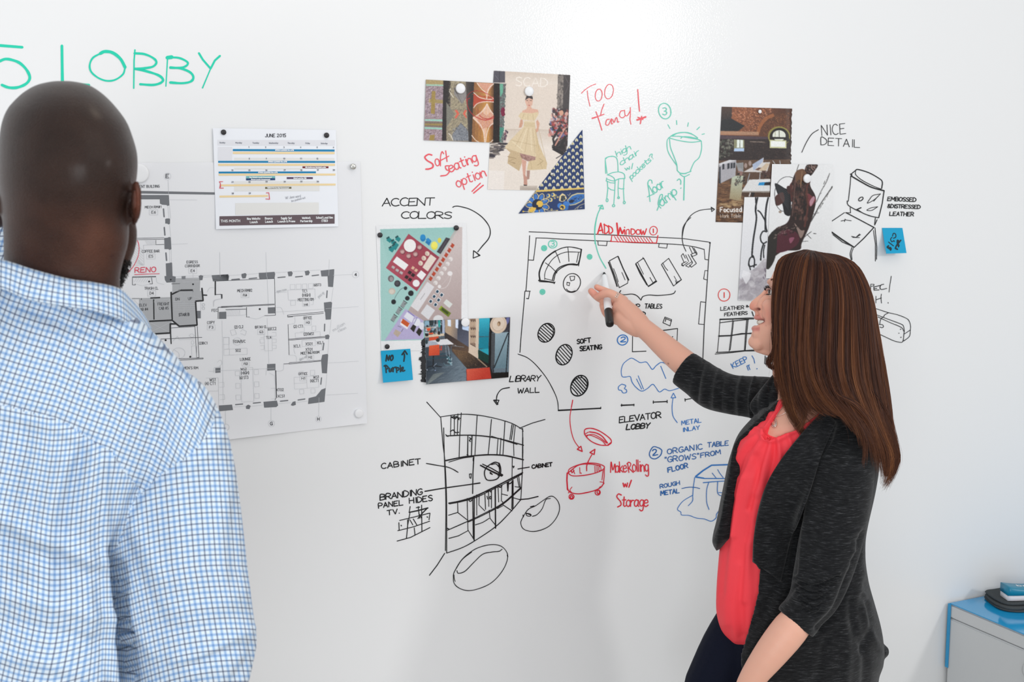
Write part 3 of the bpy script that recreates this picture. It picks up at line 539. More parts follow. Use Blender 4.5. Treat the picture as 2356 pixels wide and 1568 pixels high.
def polyprint(mb, pts, place, off, mi=0, cut=20):
    p = np.asarray(pts, float)
    if len(p) == 4:
        n = max(1, int(np.hypot(*(p[1] - p[0])) / cut)); k = max(1, int(np.hypot(*(p[3] - p[0])) / cut))
        U, V = np.meshgrid(np.linspace(0, 1, n + 1), np.linspace(0, 1, k + 1)); q = bil(p, U, V).reshape(-1, 2); i = np.arange((n + 1) * (k + 1)).reshape(k + 1, n + 1)
        mb.add(place(q[:, 0], q[:, 1], off), np.stack([i[:-1, :-1], i[1:, :-1], i[1:, 1:], i[:-1, 1:]], -1).reshape(-1, 4), mi)
    else: mb.add(place(p[:, 0], p[:, 1], off), [tuple(range(len(p)))], mi)

# ---------------- floor plan sheet
PC = [(165, 375), (829, 371), (845, 973), (175, 1052)]
def ph(u, v): return 0.0012 + 0.0012 * np.sin(u * 9 + v * 2) ** 2 * (v > 0) + 0.004 * np.clip((v - .93) / .07, 0, 1) ** 2 * (0.6 + 0.4 * np.sin(u * 14)) + 0.003 * np.clip((u - .95) / .05, 0, 1) ** 2
plan = sheet('plan_sheet', PC, ph, 7, paperm, label='large white sheet with a printed office floor plan behind the bald man', cat='drawing')
pl = on(PC, ph)
grey, dark, thin, shade, blk = MB(), MB(), MB(), MB(), MB()
c11 = (280, 420, 5.225); c12 = (320, 600, 3.733); c13 = (480, 580, 3.563)
def rib(mb, s, w, cc, off=0.00006):
    g = .72 if mb in (thin, dark) else 1
    for p, wd in parse(s, *cc): ribbon(mb, p, (wd or w) * g, off, pl, 0)
def pg(mb, s, cc, off=0.00004):
    for p, wd in parse(s, *cc): polyprint(mb, p, pl, off)
def lab(s, x0, y0, x1, y1, h, cc, w=.85):
    ox, oy, sc = cc
    for p in text(s, ox + x0 / sc, oy + y0 / sc, ox + x1 / sc, oy + y1 / sc, h / sc, slant=0, smooth=False): ribbon(dark, p, w, 0.00008, pl, 0)
def tagbox(s, x, y, w, h, cc):
    rib(thin, '%f,%f %f,%f %f,%f %f,%f %f,%f' % (x - w, y - h, x + w, y - h, x + w, y + h, x - w, y + h, x - w, y - h), .9, cc, .00009)
    lab(s, x - w * .5, y + h * .45, x + w * .5, y + h * .45, h * .95, cc)
# light grey service rooms
pg(shade, '610,1150 945,1145 940,1300 975,1300 970,1400 890,1430 885,1500 600,1500 600,1320 610,1310;', c11)
pg(shade, '600,1420 900,1420 885,1568 600,1568', c11)
pg(shade, '0,320 280,310 280,510 0,520;285,290 485,270 487,550 345,560 290,520;85,520 280,510 270,620 95,628;0,520 90,520 95,628 30,628', c12)
# thick grey walls
pg(grey, '215,98 1118,116 1118,144 215,130;215,148 567,148 567,200 215,200', c11)
pg(grey, '458,200 567,148 574,272 548,280 540,268 490,265 460,252;523,438 540,430 575,430 582,440 580,495 560,502 550,492 524,490;512,665 555,660 570,652 590,658 598,798 575,808 560,798 515,798;530,970 570,965 600,957 606,968 612,1130 536,1130;515,1122 605,1120 650,1128 645,1195 540,1200 520,1168', c11)
pg(grey, '720,1122 768,1120 766,1158 722,1158;926,1120 950,1110 980,1118 975,1145 970,1170 935,1172 930,1145', c11)
pg(grey, '625,122 765,115 773,128 765,168 635,175 630,150;880,112 915,105 924,115 915,148 888,150 880,130;1028,102 1120,98 1120,152 1040,155 1030,130;687,438 747,435 747,495 688,497;495,428 530,428 530,492 497,492', c12)
pg(grey, '25,188 160,180 168,195 162,232 40,238 30,215;270,178 300,170 312,185 300,212 278,215;412,170 540,160 546,178 540,215 418,220 412,195;647,160 680,155 690,170 682,195 655,197;788,155 820,148 830,165 820,187 795,190;918,150 1030,138 1028,195 925,198;975,195 1028,190 1020,285 980,282;'
   '945,412 1000,405 1012,412 1002,550 960,552 955,490 950,485;955,680 980,673 992,685 985,712 958,712;932,840 975,832 980,842 970,992 930,990 922,885;960,1112 950,1225 815,1243 820,1195 880,1180 910,1145 925,1125;690,1225 712,1220 715,1250 690,1258 673,1252;450,1225 560,1215 570,1255 555,1268 455,1273;325,1248 345,1258 335,1285 308,1282 305,1260;83,1255 192,1248 200,1292 85,1303;'
   '85,490 145,486 145,545 85,546;485,452 545,450 545,500 487,502;480,916 548,913 548,966 480,970;55,948 97,945 97,985 55,988', c13)
# window sills
for s in ('190,224 252,218', '332,216 395,210', '568,207 628,202', '712,202 770,197', '848,192 902,186', '972,315 968,372', '952,588 950,645', '945,745 938,800', '926,1028 920,1082', '588,1220 650,1214', '733,1210 790,1202', '366,1236 426,1230', '220,1248 280,1243'): rib(grey, s, 2.4, c13)
for s in ('503,315 510,410', '512,537 520,630', '532,843 540,935', '1325,1165 1415,1162'): rib(grey, s, 3, c11)
# black fire walls
rib(blk, '@3.6;275,270 285,510 345,560 498,550 485,345 550,340 540,235;285,285 350,252 458,250;90,518 285,508 ;85,628 268,618 268,540 320,540 345,560;@2.8;548,292 582,294;655,175 655,290;@3;125,330 128,500;20,330 20,325;100,318 178,314', 3.4, c12)
rib(blk, '@2.2;712,288 712,318;@2.5;145,635 150,715;270,620 276,710', 2.4, c12)
# partition lines
rib(dark, '@1.4;65,236 540,215;540,215 548,515;548,515 458,520;110,345 110,380;50,345 112,345;104,445 540,424;104,452 540,430;142,470 308,465;80,450 142,450;78,545 78,450;312,450 312,530 335,530;647,515 942,488;647,528 942,500;647,515 648,530 690,528;652,592 660,840;655,712 955,690;655,720 955,698;660,905 920,885;660,915 920,892;615,915 662,912;548,968 555,1190 545,1210;552,968 558,1190', 1.4, c13)
rib(dark, '@1.4;480,560 495,830 515,830 500,560;340,840 550,832 550,840 340,852;275,575 480,562;145,715 145,635;185,670 540,655;0,0 0,0', 1.2, c12)
rib(dark, '@1.3;185,668 510,662;185,685 510,680;412,690 412,745 510,742;130,1130 410,1125 410,1132 130,1138;130,1130 130,1228;160,1215 165,1228 130,1228;360,1140 370,1215 335,1215;600,1215 700,1212;125,1390 215,1390;0,0 0,0;860,1310 850,1290;1165,1495 1450,1490;1200,1395 1195,1340 1120,1345;1160,1500 1160,1568;1250,1525 1450,1520', 1.3, c11)
# faint grid, furniture and swings
rib(thin, '@.9;90,0 95,200;470,0 475,200;990,60 985,190;1020,188 1180,182;960,462 1230,445;975,908 1230,892;965,1170 1225,1155;905,1190 903,1340;512,1270 512,1375;138,1300 140,1410;545,490 945,465;480,540 495,920;110,560 120,1240;0,975 540,950;480,200 490,450;'
    'o1205,182 27 27;o515,1403 26 26;o900,1366 24 24;o143,1433 26 26;'
    '650,310 872,300 875,385 655,392 650,310;668,265 708,263 708,302 670,304 668,265;718,262 758,260 758,300 720,302 718,262;768,260 805,258 806,298 770,300 768,260;818,258 855,256 856,295 820,298 818,258;672,397 712,395 712,433 674,436 672,397;770,405 825,402 828,440 772,443 770,405;835,395 858,392 858,428 838,430;'
    '178,640 215,632 230,670 190,682 178,640;262,650 278,630 312,648 300,680 262,665;122,700 165,695 168,790 125,795 122,700;125,795 315,785 317,835 125,845 125,795;172,792 172,840;o235,730 35 30;'
    '455,690 520,686 524,805 462,808 455,690;420,675 455,672 455,695 425,698;420,712 455,708 458,742 424,745 420,712;424,765 455,762 455,795 428,798;520,655 552,655 555,685 522,688;520,710 555,710 555,740 524,742;522,760 555,760 555,788 526,790;'
    '265,950 362,942 372,1220 272,1228 265,950;218,975 255,972 256,1010 220,1012 218,975;222,1075 258,1073 260,1112 224,1114 222,1075;224,1170 262,1168 264,1207 226,1209 224,1170;372,962 408,960 410,1000 374,1002 372,962;375,1062 412,1060 414,1100 377,1102 375,1062;377,1158 414,1156 416,1195 379,1197 377,1158;85,1068 125,1065 128,1103 88,1106;88,1168 130,1165 133,1205 92,1208;'
    '710,662 915,650 917,690 712,700 710,662;848,605 880,602 880,640 848,642 848,605;750,615 785,612 785,650 750,652;765,722 875,716 877,765 767,772 765,722;~710,832 700,790 735,775 760,780;~890,760 925,755 932,800 905,805;700,1025 895,1010 905,1105 705,1122 700,1025;835,968 870,965 870,1005 835,1008 835,968;740,975 780,972;745,1125 780,1122 782,1158 748,1162 745,1125;838,1120 872,1118 874,1152 840,1155 838,1120;803,1018 808,1112;700,1075 805,1068;'
    '545,330 640,325;~550,452 595,455 618,510;~652,590 705,580 708,530;~660,842 715,850 722,905;~555,975 610,965 615,912;~40,445 45,395 105,380;145,475 255,470 255,518 148,522;255,470 308,468 308,512 255,516 ;~318,530 395,545 458,520;170,190 270,184;310,182 412,172;545,168 650,160;690,158 790,152;830,150 918,144;1022,290 1005,405;1005,555 992,675;985,712 978,832;970,995 960,1112;200,1268 310,1260;345,1262 452,1250;570,1240 675,1232;715,1230 818,1218;500,990 540,1010 550,1120;510,1115 545,1112 545,1200 515,1202', .9, c13)
rib(thin, '@.9;560,0 565,150;565,205 905,208;600,740 795,732;1178,840 1182,1110;858,1090 858,1215;650,1130 925,1115;650,1150 925,1135;980,1115 1085,1112;980,1135 1085,1130;555,275 570,430;575,275 590,430;575,500 590,655;595,805 600,960;575,805 580,965;115,685 120,990 270,990 262,750 410,745;~415,1140 430,1200 510,1222;~590,1310 700,1290 700,1215;~850,1300 870,1370 945,1390;~1030,1310 1060,1265 1110,1262;~1105,1485 1120,1415 1200,1395;160,1215 250,1240 340,1215;735,1195 930,1190;625,1430 730,1420;625,1455 880,1450;625,1480 880,1475;625,1505 880,1500;625,1530 880,1525;740,1420 740,1568;755,1420 755,1568;680,1420 680,1500;825,1410 825,1500;'
    '110,1400 380,1400;150,1410 240,1500;240,1410 230,1568;400,1410 580,1400 580,1568;400,1410 440,1568;580,1400 540,1450;o985,1465 15 15;o985,1510 15 15', .9, c11)
for i in range(16): rib(thin, '%d,690 %d,%d' % (120 + i * 18, 150 + i * 18, 745) if i > 8 else '%d,%d %d,%d' % (120, 690 + i * 32, 120 + 140, 690 + i * 32 + 130 if i < 6 else 990), .8, c11)
for i in range(7): rib(thin, '%d,1195 %d,1145' % (150 + i * 28, 180 + i * 28), .8, c11)
for i in range(8): rib(thin, '%d,%d %d,%d' % (150 + i * 13, 518 - 0, 162 + i * 13, 476), .7, c13)
rib(thin, '@.9;100,530 265,615;100,610 262,530;275,575 280,680 ;290,690 330,645 345,675 475,672;450,730 495,728 495,830 455,832 450,730;~430,640 450,625 475,640 455,655 430,640;o460,700 12 16;~300,760 340,790 345,830;o340,790 55 45;575,1005 680,1003 685,1240;570,1118 680,1115;485,345 450,350;530,350 530,490;o552,375 12 12;o552,405 12 12;720,655 775,655 775,715 722,717;~670,870 700,850 712,880 690,905;640,960 645,915 700,905 700,960;1095,920 1090,980', .9, c12)
for x, y, cc in ((330, 1187, c11), (858, 1220, c11), (1037, 413, c12), (120, 686, c12), (228, 680, c12), (440, 822, c12), (590, 1165, c11)): rib(blk, 'o%d,%d 4 4;o%d,%d 1.5 1.5' % (x, y, x, y), 2.4, cc)
lab('ENT BUILDING', 215, 62, 455, 58, 32, c11); lab('MECH RM#1', 280, 308, 475, 304, 28, c11); tagbox('E6', 384, 355, 50, 32, c11); lab('COFFEE BAR', 242, 840, 455, 836, 30, c11); tagbox('E5', 352, 885, 50, 32, c11)
lab('EGRESS', 782, 968, 915, 966, 30, c11); lab('CORRIDOR', 762, 1016, 940, 1012, 30, c11); tagbox('E4', 855, 1058, 48, 32, c11); lab('TRASH CL', 275, 1284, 440, 1282, 30, c11); tagbox('D4', 362, 1328, 48, 34, c11)
lab('DN', 650, 1414, 695, 1412, 30, c11); lab('UP', 800, 1408, 845, 1406, 30, c11); lab('ELEV', 212, 1486, 300, 1484, 30, c11); lab('CAB #4', 205, 1538, 318, 1534, 30, c11); lab('FREIGHT', 432, 1474, 572, 1470, 32, c11); lab('CAB #5', 450, 1526, 562, 1522, 32, c11)
lab('STAIR B', 342, 474, 432, 470, 24, c12, 1.2); pg(grey, '0,0 0,0 0,0 0,0', c12)
lab('FEC', 625, 436, 674, 433, 22, c12); lab('COPY', 585, 540, 650, 537, 22, c12); tagbox('F3', 620, 570, 34, 22, c12); lab("MEN'S RM", 380, 930, 507, 928, 22, c12); lab('CL', 243, 786, 267, 786, 20, c12)
lab('MECH RM#2', 237, 326, 358, 322, 22, c13); tagbox('FG4', 299, 352, 32, 20, c13); lab('(6)ST3', 862, 278, 922, 276, 20, c13); lab('TC1', 768, 330, 806, 328, 22, c13); lab('(HIGH)', 768, 364, 835, 362, 24, c13); lab('MEETING RM', 733, 400, 860, 396, 22, c13); lab('H4', 785, 440, 815, 438, 20, c13)
lab('OFFICE', 778, 550, 848, 546, 22, c13); tagbox('H3', 815, 576, 28, 20, c13); lab('(2) CT1', 697, 620, 772, 616, 22, c13); lab('(2)XWS1', 780, 682, 860, 678, 22, c13); lab('XCL1', 697, 780, 748, 778, 22, c13); lab('XSO1', 797, 762, 850, 760, 22, c13); lab('XCL1', 890, 752, 938, 748, 20, c13); lab('XTO1', 797, 808, 850, 806, 22, c13); lab('MEETING ROOM', 757, 838, 908, 828, 20, c13); tagbox('H2', 835, 860, 28, 18, c13)
lab('(2) CL2', 213, 624, 285, 620, 22, c13); lab('TO3A/B/C', 200, 742, 302, 740, 22, c13); lab('SO2', 220, 815, 264, 814, 22, c13); lab('LOUNGE', 260, 888, 345, 884, 22, c13); tagbox('FG3', 305, 914, 30, 18, c13); lab('WS2', 263, 968, 312, 966, 20, c13); lab('(HIGH)', 264, 1002, 332, 998, 24, c13); lab('(6) ST3', 254, 1040, 326, 1036, 24, c13)
lab('IDF/AV CL', 380, 624, 478, 620, 20, c13); tagbox('G3', 432, 653, 30, 20, c13); lab('(6)CC2', 485, 640, 556, 636, 24, c13); lab('TC4', 474, 710, 514, 708, 22, c13); lab('WS1', 10, 1056, 56, 1054, 22, c13); lab('(4) CT1', -30, 1088, 54, 1086, 24, c13); lab('XTO2', 556, 1138, 616, 1136, 22, c13); lab('XCS1', 566, 1190, 622, 1188, 22, c13)
lab('OFFICE', 738, 1006, 810, 1004, 20, c13); tagbox('H1', 776, 1034, 28, 20, c13); lab('WS1', 860, 1034, 902, 1032, 22, c13); lab('(4)CT1', 834, 1066, 900, 1062, 24, c13); lab('4', 1198, 194, 1214, 194, 22, c13, 1.4); lab('G', 504, 1416, 524, 1416, 26, c13, 1.4); lab('H', 892, 1378, 908, 1378, 24, c13, 1.4); lab('(2)BC1', 515, 716, 585, 714, 20, c12)
lab('E', 382 * 0 + 965, 883, 983, 883, 22, (0, 60, 2.529), 1.6); rib(thin, 'o975,873 20 20;@.9;978,895 982,985', .9, (0, 60, 2.529))
G1 = mat('print_grey', (112, 115, 120), .6); G2 = mat('print_dark', (58, 60, 66), .6); G3 = mat('print_light', (202, 204, 208), .6); G4 = mat('print_shade', (176, 178, 181), .6); G5 = mat('print_black', (34, 35, 38), .6)
shade.build('shaded_rooms', G4, plan, label='light grey shaded stair and lift rooms'); grey.build('printed_walls', G1, plan, label='solid grey printed walls'); thin.build('printed_furniture', G3, plan, label='faint printed furniture outlines')
dark.build('printed_lettering', G2, plan, label='small dark printed lettering and partition lines'); blk.build('printed_fire_walls', G5, plan, label='thick black dashed wall lines')
mbr = MB()
for s in parse('~190,695 208,760 205,850 180,930 130,1020 60,1090;155,1105 300,1098 452,1093', *c11): ribbon(mbr, s[0], 1.6, .0001, pl)
for s in text('RENO', 280 + 160 / 5.225, 420 + 1080 / 5.225, 280 + 410 / 5.225, 420 + 1070 / 5.225, 11, slant=.1, jit=.05): ribbon(mbr, s, 2.0, .0001, pl)
mbr.build('red_note', ink('e0566a'), plan, label='red pen writing RENO underlined with a curved line')
mbp = MB()
for a in (('open room', 560, 330, 640, 312, 20), ('mullion', 1025, 650, 1120, 590, 26), ('clean', 1065, 655, 1130, 625, 22), ('glass wall', 750, 890, 812, 858, 22), ('pass up', 905, 375, 950, 335, 22)):
    for s in text(a[0], c13[0] + a[1] / 3.563, c13[1] + a[2] / 3.563, c13[0] + a[3] / 3.563, c13[1] + a[4] / 3.563, a[5] / 3.563): ribbon(mbp, s, .8, .0001, pl)
mbp.build('pencil_note', ink('c4c6ca'), plan, label='faint pencil notes')

# ---------------- calendar
CC = [(490, 294.5), (773, 299), (778.6, 520.5), (497, 527)]
def ch(u, v): return 0.0042 + 0.002 * np.clip((v - .75) / .25, 0, 1) ** 2 + 0.0006 * np.sin(u * 6)
cal = sheet('calendar_sheet', CC, ch, 6, mat('calendar_paper', (238, 241, 247), .55, .3), label='printed June 2015 calendar page held by two black magnets', cat='calendar')
cp = on(CC, ch); cc = (480, 290, 6.272)
def bars(name, col, L, label=None, off=.00025):
    mb = MB()
    for q in L: polyprint(mb, np.array([(q[0], q[1]), (q[2], q[3]), (q[2], q[3] + q[4]), (q[0], q[1] + q[4])]) / cc[2] + cc[:2], cp, off)
    mb.build(name, ink(col, .6), cal, label=label)
bars('day_shading', 'e4e4e2', [(370, 456, 1815, 460, 60), (370, 600, 1350, 600, 28), (370, 795, 1600, 792, 145), (385, 1110, 1590, 1100, 170)], off=0)
bars('header_band', 'e2e3e9', [(128, 198, 1822, 202, 80), (135, 300, 340, 300, 190)], off=0)
bars('blue_bar', '1c84b4', [(350, 330, 1818, 337, 30), (138, 500, 1824, 502, 28), (145, 655, 1548, 652, 27)], 'blue printed bars across the weeks')
bars('yellow_bar', 'efd7a6', [(350, 371, 1818, 373, 30), (138, 543, 1824, 543, 30), (145, 686, 1830, 684, 28), (160, 840, 1832, 828, 28), (158, 1002, 855, 992, 28)], 'pale yellow printed bars across the weeks')
bars('maroon_bar', '73242c', [(1355, 580, 1730, 580, 27)]); bars('navy_bar', '173f70', [(540, 754, 960, 751, 28)]); bars('teal_bar', '6fb7ba', [(540, 722, 960, 720, 30)]); bars('plum_bar', '5b4664', [(1128, 735, 1504, 735, 28)]); bars('olive_bar', '716c52', [(815, 878, 1195, 875, 27)])
bars('month_band', '63545a', [(157, 1300, 1818, 1270, 136)], 'dark printed band reading THIS MONTH')
def ctext(name, col, L, w, off=.0005):
    mb = MB()
    for a in L:
        for s in text(a[0], cc[0] + a[1] / cc[2], cc[1] + a[2] / cc[2], cc[0] + a[3] / cc[2], cc[1] + a[4] / cc[2], a[5] / cc[2], slant=0, smooth=False): ribbon(mb, s, w, off, cp, 0)
    mb.build(name, ink(col, .6), cal)
ctext('month_title', '4a4b52', [('JUNE 2015', 818, 158, 1115, 156, 46)], 1.3)
ctext('weekday_lettering', '8b8e98', [('Sunday', 158, 246, 240, 246, 18), ('Monday', 388, 248, 482, 248, 18), ('Tuesday', 636, 250, 728, 250, 18), ('Wednesday', 872, 252, 1005, 252, 18), ('Thursday', 1142, 253, 1240, 253, 18), ('Friday', 1400, 255, 1462, 255, 18), ('Saturday', 1620, 257, 1715, 257, 18)], .8)
ctext('date_numbers', '8a8c94', [(n, x, y + 8, x + (26 if len(n) > 1 else 10), y + 8, 20) for n, x, y in (('1', 574, 305), ('2', 820, 305), ('3', 1084, 307), ('4', 1324, 307), ('5', 1562, 308), ('6', 1798, 308), ('8', 583, 470), ('9', 828, 470), ('10', 1078, 470), ('11', 1318, 470), ('12', 1556, 470), ('14', 330, 637), ('15', 575, 638), ('16', 820, 637), ('17', 1084, 636), ('18', 1324, 636), ('19', 1562, 634), ('20', 1795, 634), ('21', 332, 808), ('22', 578, 806), ('23', 824, 802), ('24', 1086, 802), ('25', 1326, 800), ('26', 1562, 800), ('28', 336, 972), ('29', 582, 970))], 1.0)
ctext('bar_lettering', 'eef2f4', [('SPRING CLEANING thru 6/18', 962, 353, 1228, 354, 14), ('SPRING CLEANING thru 6/18', 862, 520, 1128, 520, 14), ('SPRING CLEANING thru 6/18', 716, 673, 992, 673, 14), ('4th Conference Workclub London', 1395, 600, 1692, 600, 13), ('New Website Launch Announcement', 590, 744, 912, 744, 13), ('Bounce Launch Announcement', 615, 774, 888, 774, 13), ('School Lead Gen TBD', 1225, 757, 1410, 757, 14), ('WeWork Partnership Announcement', 850, 896, 1160, 896, 13),
 ('THIS MONTH', 176, 1386, 452, 1382, 34), ('New Website', 555, 1350, 745, 1346, 30), ('Launch', 598, 1398, 705, 1396, 30), ('Bounce', 815, 1345, 922, 1343, 30), ('Launch', 818, 1392, 925, 1390, 30), ('Supply Set', 1043, 1342, 1200, 1340, 30), ('Launch & Promo', 1000, 1388, 1248, 1384, 28), ('WeWork', 1350, 1338, 1470, 1336, 28), ('Partnership', 1326, 1384, 1496, 1380, 28), ('School Lead Gen', 1550, 1334, 1792, 1330, 28), ('(TBD)', 1630, 1380, 1718, 1378, 30)], 1.0)
mb = MB()
for s in parse('@1.6;205,800 155,802 172,830 160,895 215,893;172,830 172,880;832,962 870,960 880,1055 825,1050', *cc): ribbon(mb, s[0], 1.6, .0006, cp)
mb.build('red_bracket', ink('d8525e'), cal, label='small red pen brackets')
mb = MB()
for a in (('W/ June word', 1112, 1050, 1330, 1022, 34), ('be pushed out', 1200, 1092, 1400, 1040, 26)):
    for s in text(a[0], cc[0] + a[1] / cc[2], cc[1] + a[2] / cc[2], cc[0] + a[3] / cc[2], cc[1] + a[4] / cc[2], a[5] / cc[2]): ribbon(mb, s, .7, .0004, cp)
mb.build('pencil_note', ink('a9abb2'), cal)
# ---------------- pinned photographs
def ragx(side, amp, seed):
    r = np.random.RandomState(seed); k = r.normal(0, 1, 60)
    def f(U, V):
        d = np.interp(V, np.linspace(0, 1, 60), k) * amp
        wgt = np.clip((U - .97) / .03, 0, 1) if side > 0 else np.clip((.03 - U) / .03, 0, 1)
        return np.stack([d * wgt, 0 * d], -1)
    return f
# fabric close-up
c = Canvas(972, 180, 1168, 332, '8b8078').crop(960, 150, 4.48)
c.poly('90,148 290,155 275,775 68,772', '9a8488').poly('90,148 290,155 288,200 90,195', 'a89468').poly('92,195 288,200 286,215 92,212', '9fc4b0')
c.speck('95,220 285,222 275,545 80,540', ['c8b8c4', '6a5a64', 'b4a2b0', '847480'], 900, 9, 2.2, -35).poly('150,265 188,268 180,502 140,498', '9c8448').poly('120,345 280,360 280,395 118,385', 'a08c50', .8)
c.line('118,345 128,300 118,520 205,530 210,400', 3, 'd0c4b8').poly('80,555 282,558 280,580 78,572', '98c8b8').poly('78,580 280,585 278,640 76,630', '7a6a60').poly('78,600 280,600 280,622 76,618', '988450').poly('76,636 278,645 278,662 76,655', '98c8b8').speck('76,665 276,668 272,775 70,770', ['c8b8c4', '6a5a64', 'b4a2b0'], 260, 9, 2.2, -35).poly('130,720 180,715 175,775 125,775', '9c8448')
c.grad('270,150 345,155 330,775 255,775', '241e20', '2c2624', (270, 400), (335, 400)).poly('345,158 530,165 560,400 520,780 300,778 300,600 345,400', '9a8e78')
c.speck('330,158 540,165 545,778 300,778', ['c4b894', '5c564c', 'b0a888', '6c665c'], 1500, 8, 1.8, -50)
c.poly('380,230 500,225 540,300 460,400 380,300', '8a8684').poly('300,380 385,500 330,600 300,640', '7c7a70').poly('360,720 450,590 540,700 560,778 370,778', '7c8088').speck('370,640 540,640 550,775 370,775', ['9a9ca0', '60646c'], 250, 5, 4)
c.line('380,235 460,395 520,300', 3, '443f3c').line('345,240 330,270 372,330', 8, 'd8d0c0').line('360,715 448,595 545,690', 4, '4c4a50').line('320,700 345,720 370,775', 10, 'd0c8bc').poly('385,462 410,460 435,500 400,550 385,540 408,500', 'd46450').poly('512,462 490,460 470,500 505,548 512,540 495,500', 'd46450')
c.grad('500,165 600,170 585,795 530,790', '4c4440', '1c1818', (500, 400), (590, 400)).grad('585,175 800,185 790,798 560,795', '8a5c34', 'c08844', (585, 400), (700, 400)).grad('730,180 800,185 790,798 720,798', 'c08844', '4c3020', (730, 400), (800, 400))
c.poly('615,180 790,187 735,265 715,330 690,260', 'd8a48c').poly('580,290 640,330 720,350 800,355 800,385 700,375 620,400 575,430', 'b4442c').speck('570,300 800,330 800,345 700,345', ['98382a', 'c85838'], 90, 8, 3)
c.poly('720,400 800,525 800,600 720,640 700,790 690,700 640,620 570,540 640,500', 'e0b8a0')
for i in range(26): c.line('%d,%d %d,%d' % (600 + i * 7, 520 - abs(i - 16) * 6, 640 + i * 6, 640 + abs(13 - i) * 2), 2.2, 'a0402c', .75)
for i in range(12): c.line('%d,185 %d,%d' % (630 + i * 13, 660 + i * 9, 300 - i * 4), 2.2, 'b85c40', .7)
for s in ('615,182 660,240 715,290 790,350', '790,190 745,230 725,280 715,350', '580,280 640,330 720,350 800,350', '580,440 620,395 700,375 800,380', '720,395 690,450 640,500 575,540', '720,395 750,460 800,520', '575,545 640,600 680,680 695,795', '800,580 740,640 715,720 705,795', '560,720 600,770 640,795', '790,760 760,790 740,798'): c.line(s, 8, 'ead8cc', smooth=True)
for i in range(5): c.line('%d,420 %d,790' % (610 + i * 34, 600 + i * 34), 3, 'dc9c50', .7)
c.grad('790,185 860,188 850,798 782,798', '1c1616', '2a2020', (790, 400), (850, 400)).poly('850,190 915,192 905,600 890,798 848,798', '6a7070').speck('850,190 915,192 895,798 848,798', ['8a5c64', '4c7468', '9cb4a8', '58484c'], 420, 8, 2, -50).poly('850,190 885,192 885,280 855,330 ', '6cac94').ell(885, 480, 24, 46, '7a2440').poly('848,640 900,640 880,700 848,798', '4c8c7c')
c.line('545,340 520,350 515,400 540,470 600,530 700,565 795,540', 7, 'b01c20', smooth=True).line('515,400 510,330 560,275 640,265 730,300 790,360', 6, 'b01c20', .8, smooth=True).line('640,515 680,545 740,550 795,520', 6, 'a81818', smooth=True)
c.noise(.03).blur(2)
FC = [(980, 183), (1164, 192.4), (1158.7, 328.6), (975.2, 322.3)]
fh = lambda u, v: 0.0026 + 0.003 * np.clip((u - .8) / .2, 0, 1) ** 2
fashc = [(1136.3, 162.3), (1312.2, 172.3), (1301.5, 439), (1121.8, 435.7)]
c2 = Canvas(1119, 160, 1315, 442, 'e6ddd4').crop(960, 150, 4.48)
c2.poly('905,62 1455,95 1440,670 905,655', 'ddd0c4').grad('905,62 1455,95 1450,200 905,170', 'cfc0b2', 'e0d5ca', (1000, 60), (1000, 200))
c2.poly('790,55 905,62 905,180 780,180', '4c4a54').line('850,60 845,180', 8, '383640').line('800,100 840,150', 5, '6c6a74').poly('1450,95 1578,100 1560,700 1530,930 1440,660', '5a5250').speck('1450,95 1510,98 1500,660 1442,660', ['7c746e', '4a4442', '948a82'], 140, 9, 14).poly('1510,98 1578,100 1560,560 1500,470', '3a3436').line('1520,110 1560,190', 4, '6a6264').line('1565,200 1520,300', 4, '6a6264')
c2.text('SCAD', 1008, 212, 1340, 226, 92, 9, 'efe7df', gap=.7)
c2.poly('905,655 1440,670 1400,800 1530,930 1300,1288 725,1280 745,960 760,800', 'e4dad0').grad('905,655 1440,665 1440,700 905,690', 'c8b8aa', 'd8ccc0', (1000, 655), (1000, 700)).grad('905,690 1400,700 1380,860 900,860', 'd2c4b6', 'e6dcd2', (1000, 690), (1000, 860))
c2.speck('755,800 905,805 890,860 750,960', ['2c2630', '5c5450', '8a807a'], 40, 34, 9, -5, .9).speck('900,660 935,655 925,760 895,790', ['6c3848', 'c4b0b0', '3c3040'], 24, 10, 10)
c2.speck('1380,600 1570,560 1540,920 1420,860', ['1c181c', '2c2428', '1c181c', '3a2c30'], 110, 22, 16).speck('1390,450 1550,470 1545,760 1360,720', ['b87870', '2c2028', 'd4a094', '7c4040', 'c8c0c8', 'a83838', '5868a0'], 150, 14, 16)
c2.ell(1485, 490, 22, 30, 'd09c84').line('1450,470 1490,455 1520,470', 14, '2c2024').ell(1435, 500, 16, 22, '3c2c2c').line('1390,490 1400,530 1430,560', 9, '4c4448').line('1470,640 1400,760 1420,850', 22, '201c20').line('1530,640 1470,740 1420,830', 14, 'c89080').line('1530,730 1480,840 1400,860 1530,930', 30, '1c181c').line('1390,845 1480,890 1530,920', 18, '181418').line('1430,960 1530,900', 8, '2a2628')
c2.poly('1120,325 1150,308 1185,318 1192,360 1185,410 1155,437 1128,420 1112,370', 'd8ac98').poly('1112,360 1125,320 1155,308 1188,322 1192,352 1150,335', '2c2428').line('1125,365 1143,362', 5, '2c2420').line('1160,362 1180,364', 5, '2c2420').line('1150,372 1148,392', 3, 'b08878').poly('1143,410 1162,410 1155,420', 'b03c3c')
c2.poly('1135,425 1172,425 1180,445 1245,458 1252,500 1080,500 1082,470 1125,452', 'd8aa94').poly('1240,560 1262,600 1245,680 1215,705 1205,690 1235,640 1225,580', 'd0a088').poly('1085,555 1065,560 1045,645 1075,640 1090,600', 'c89880')
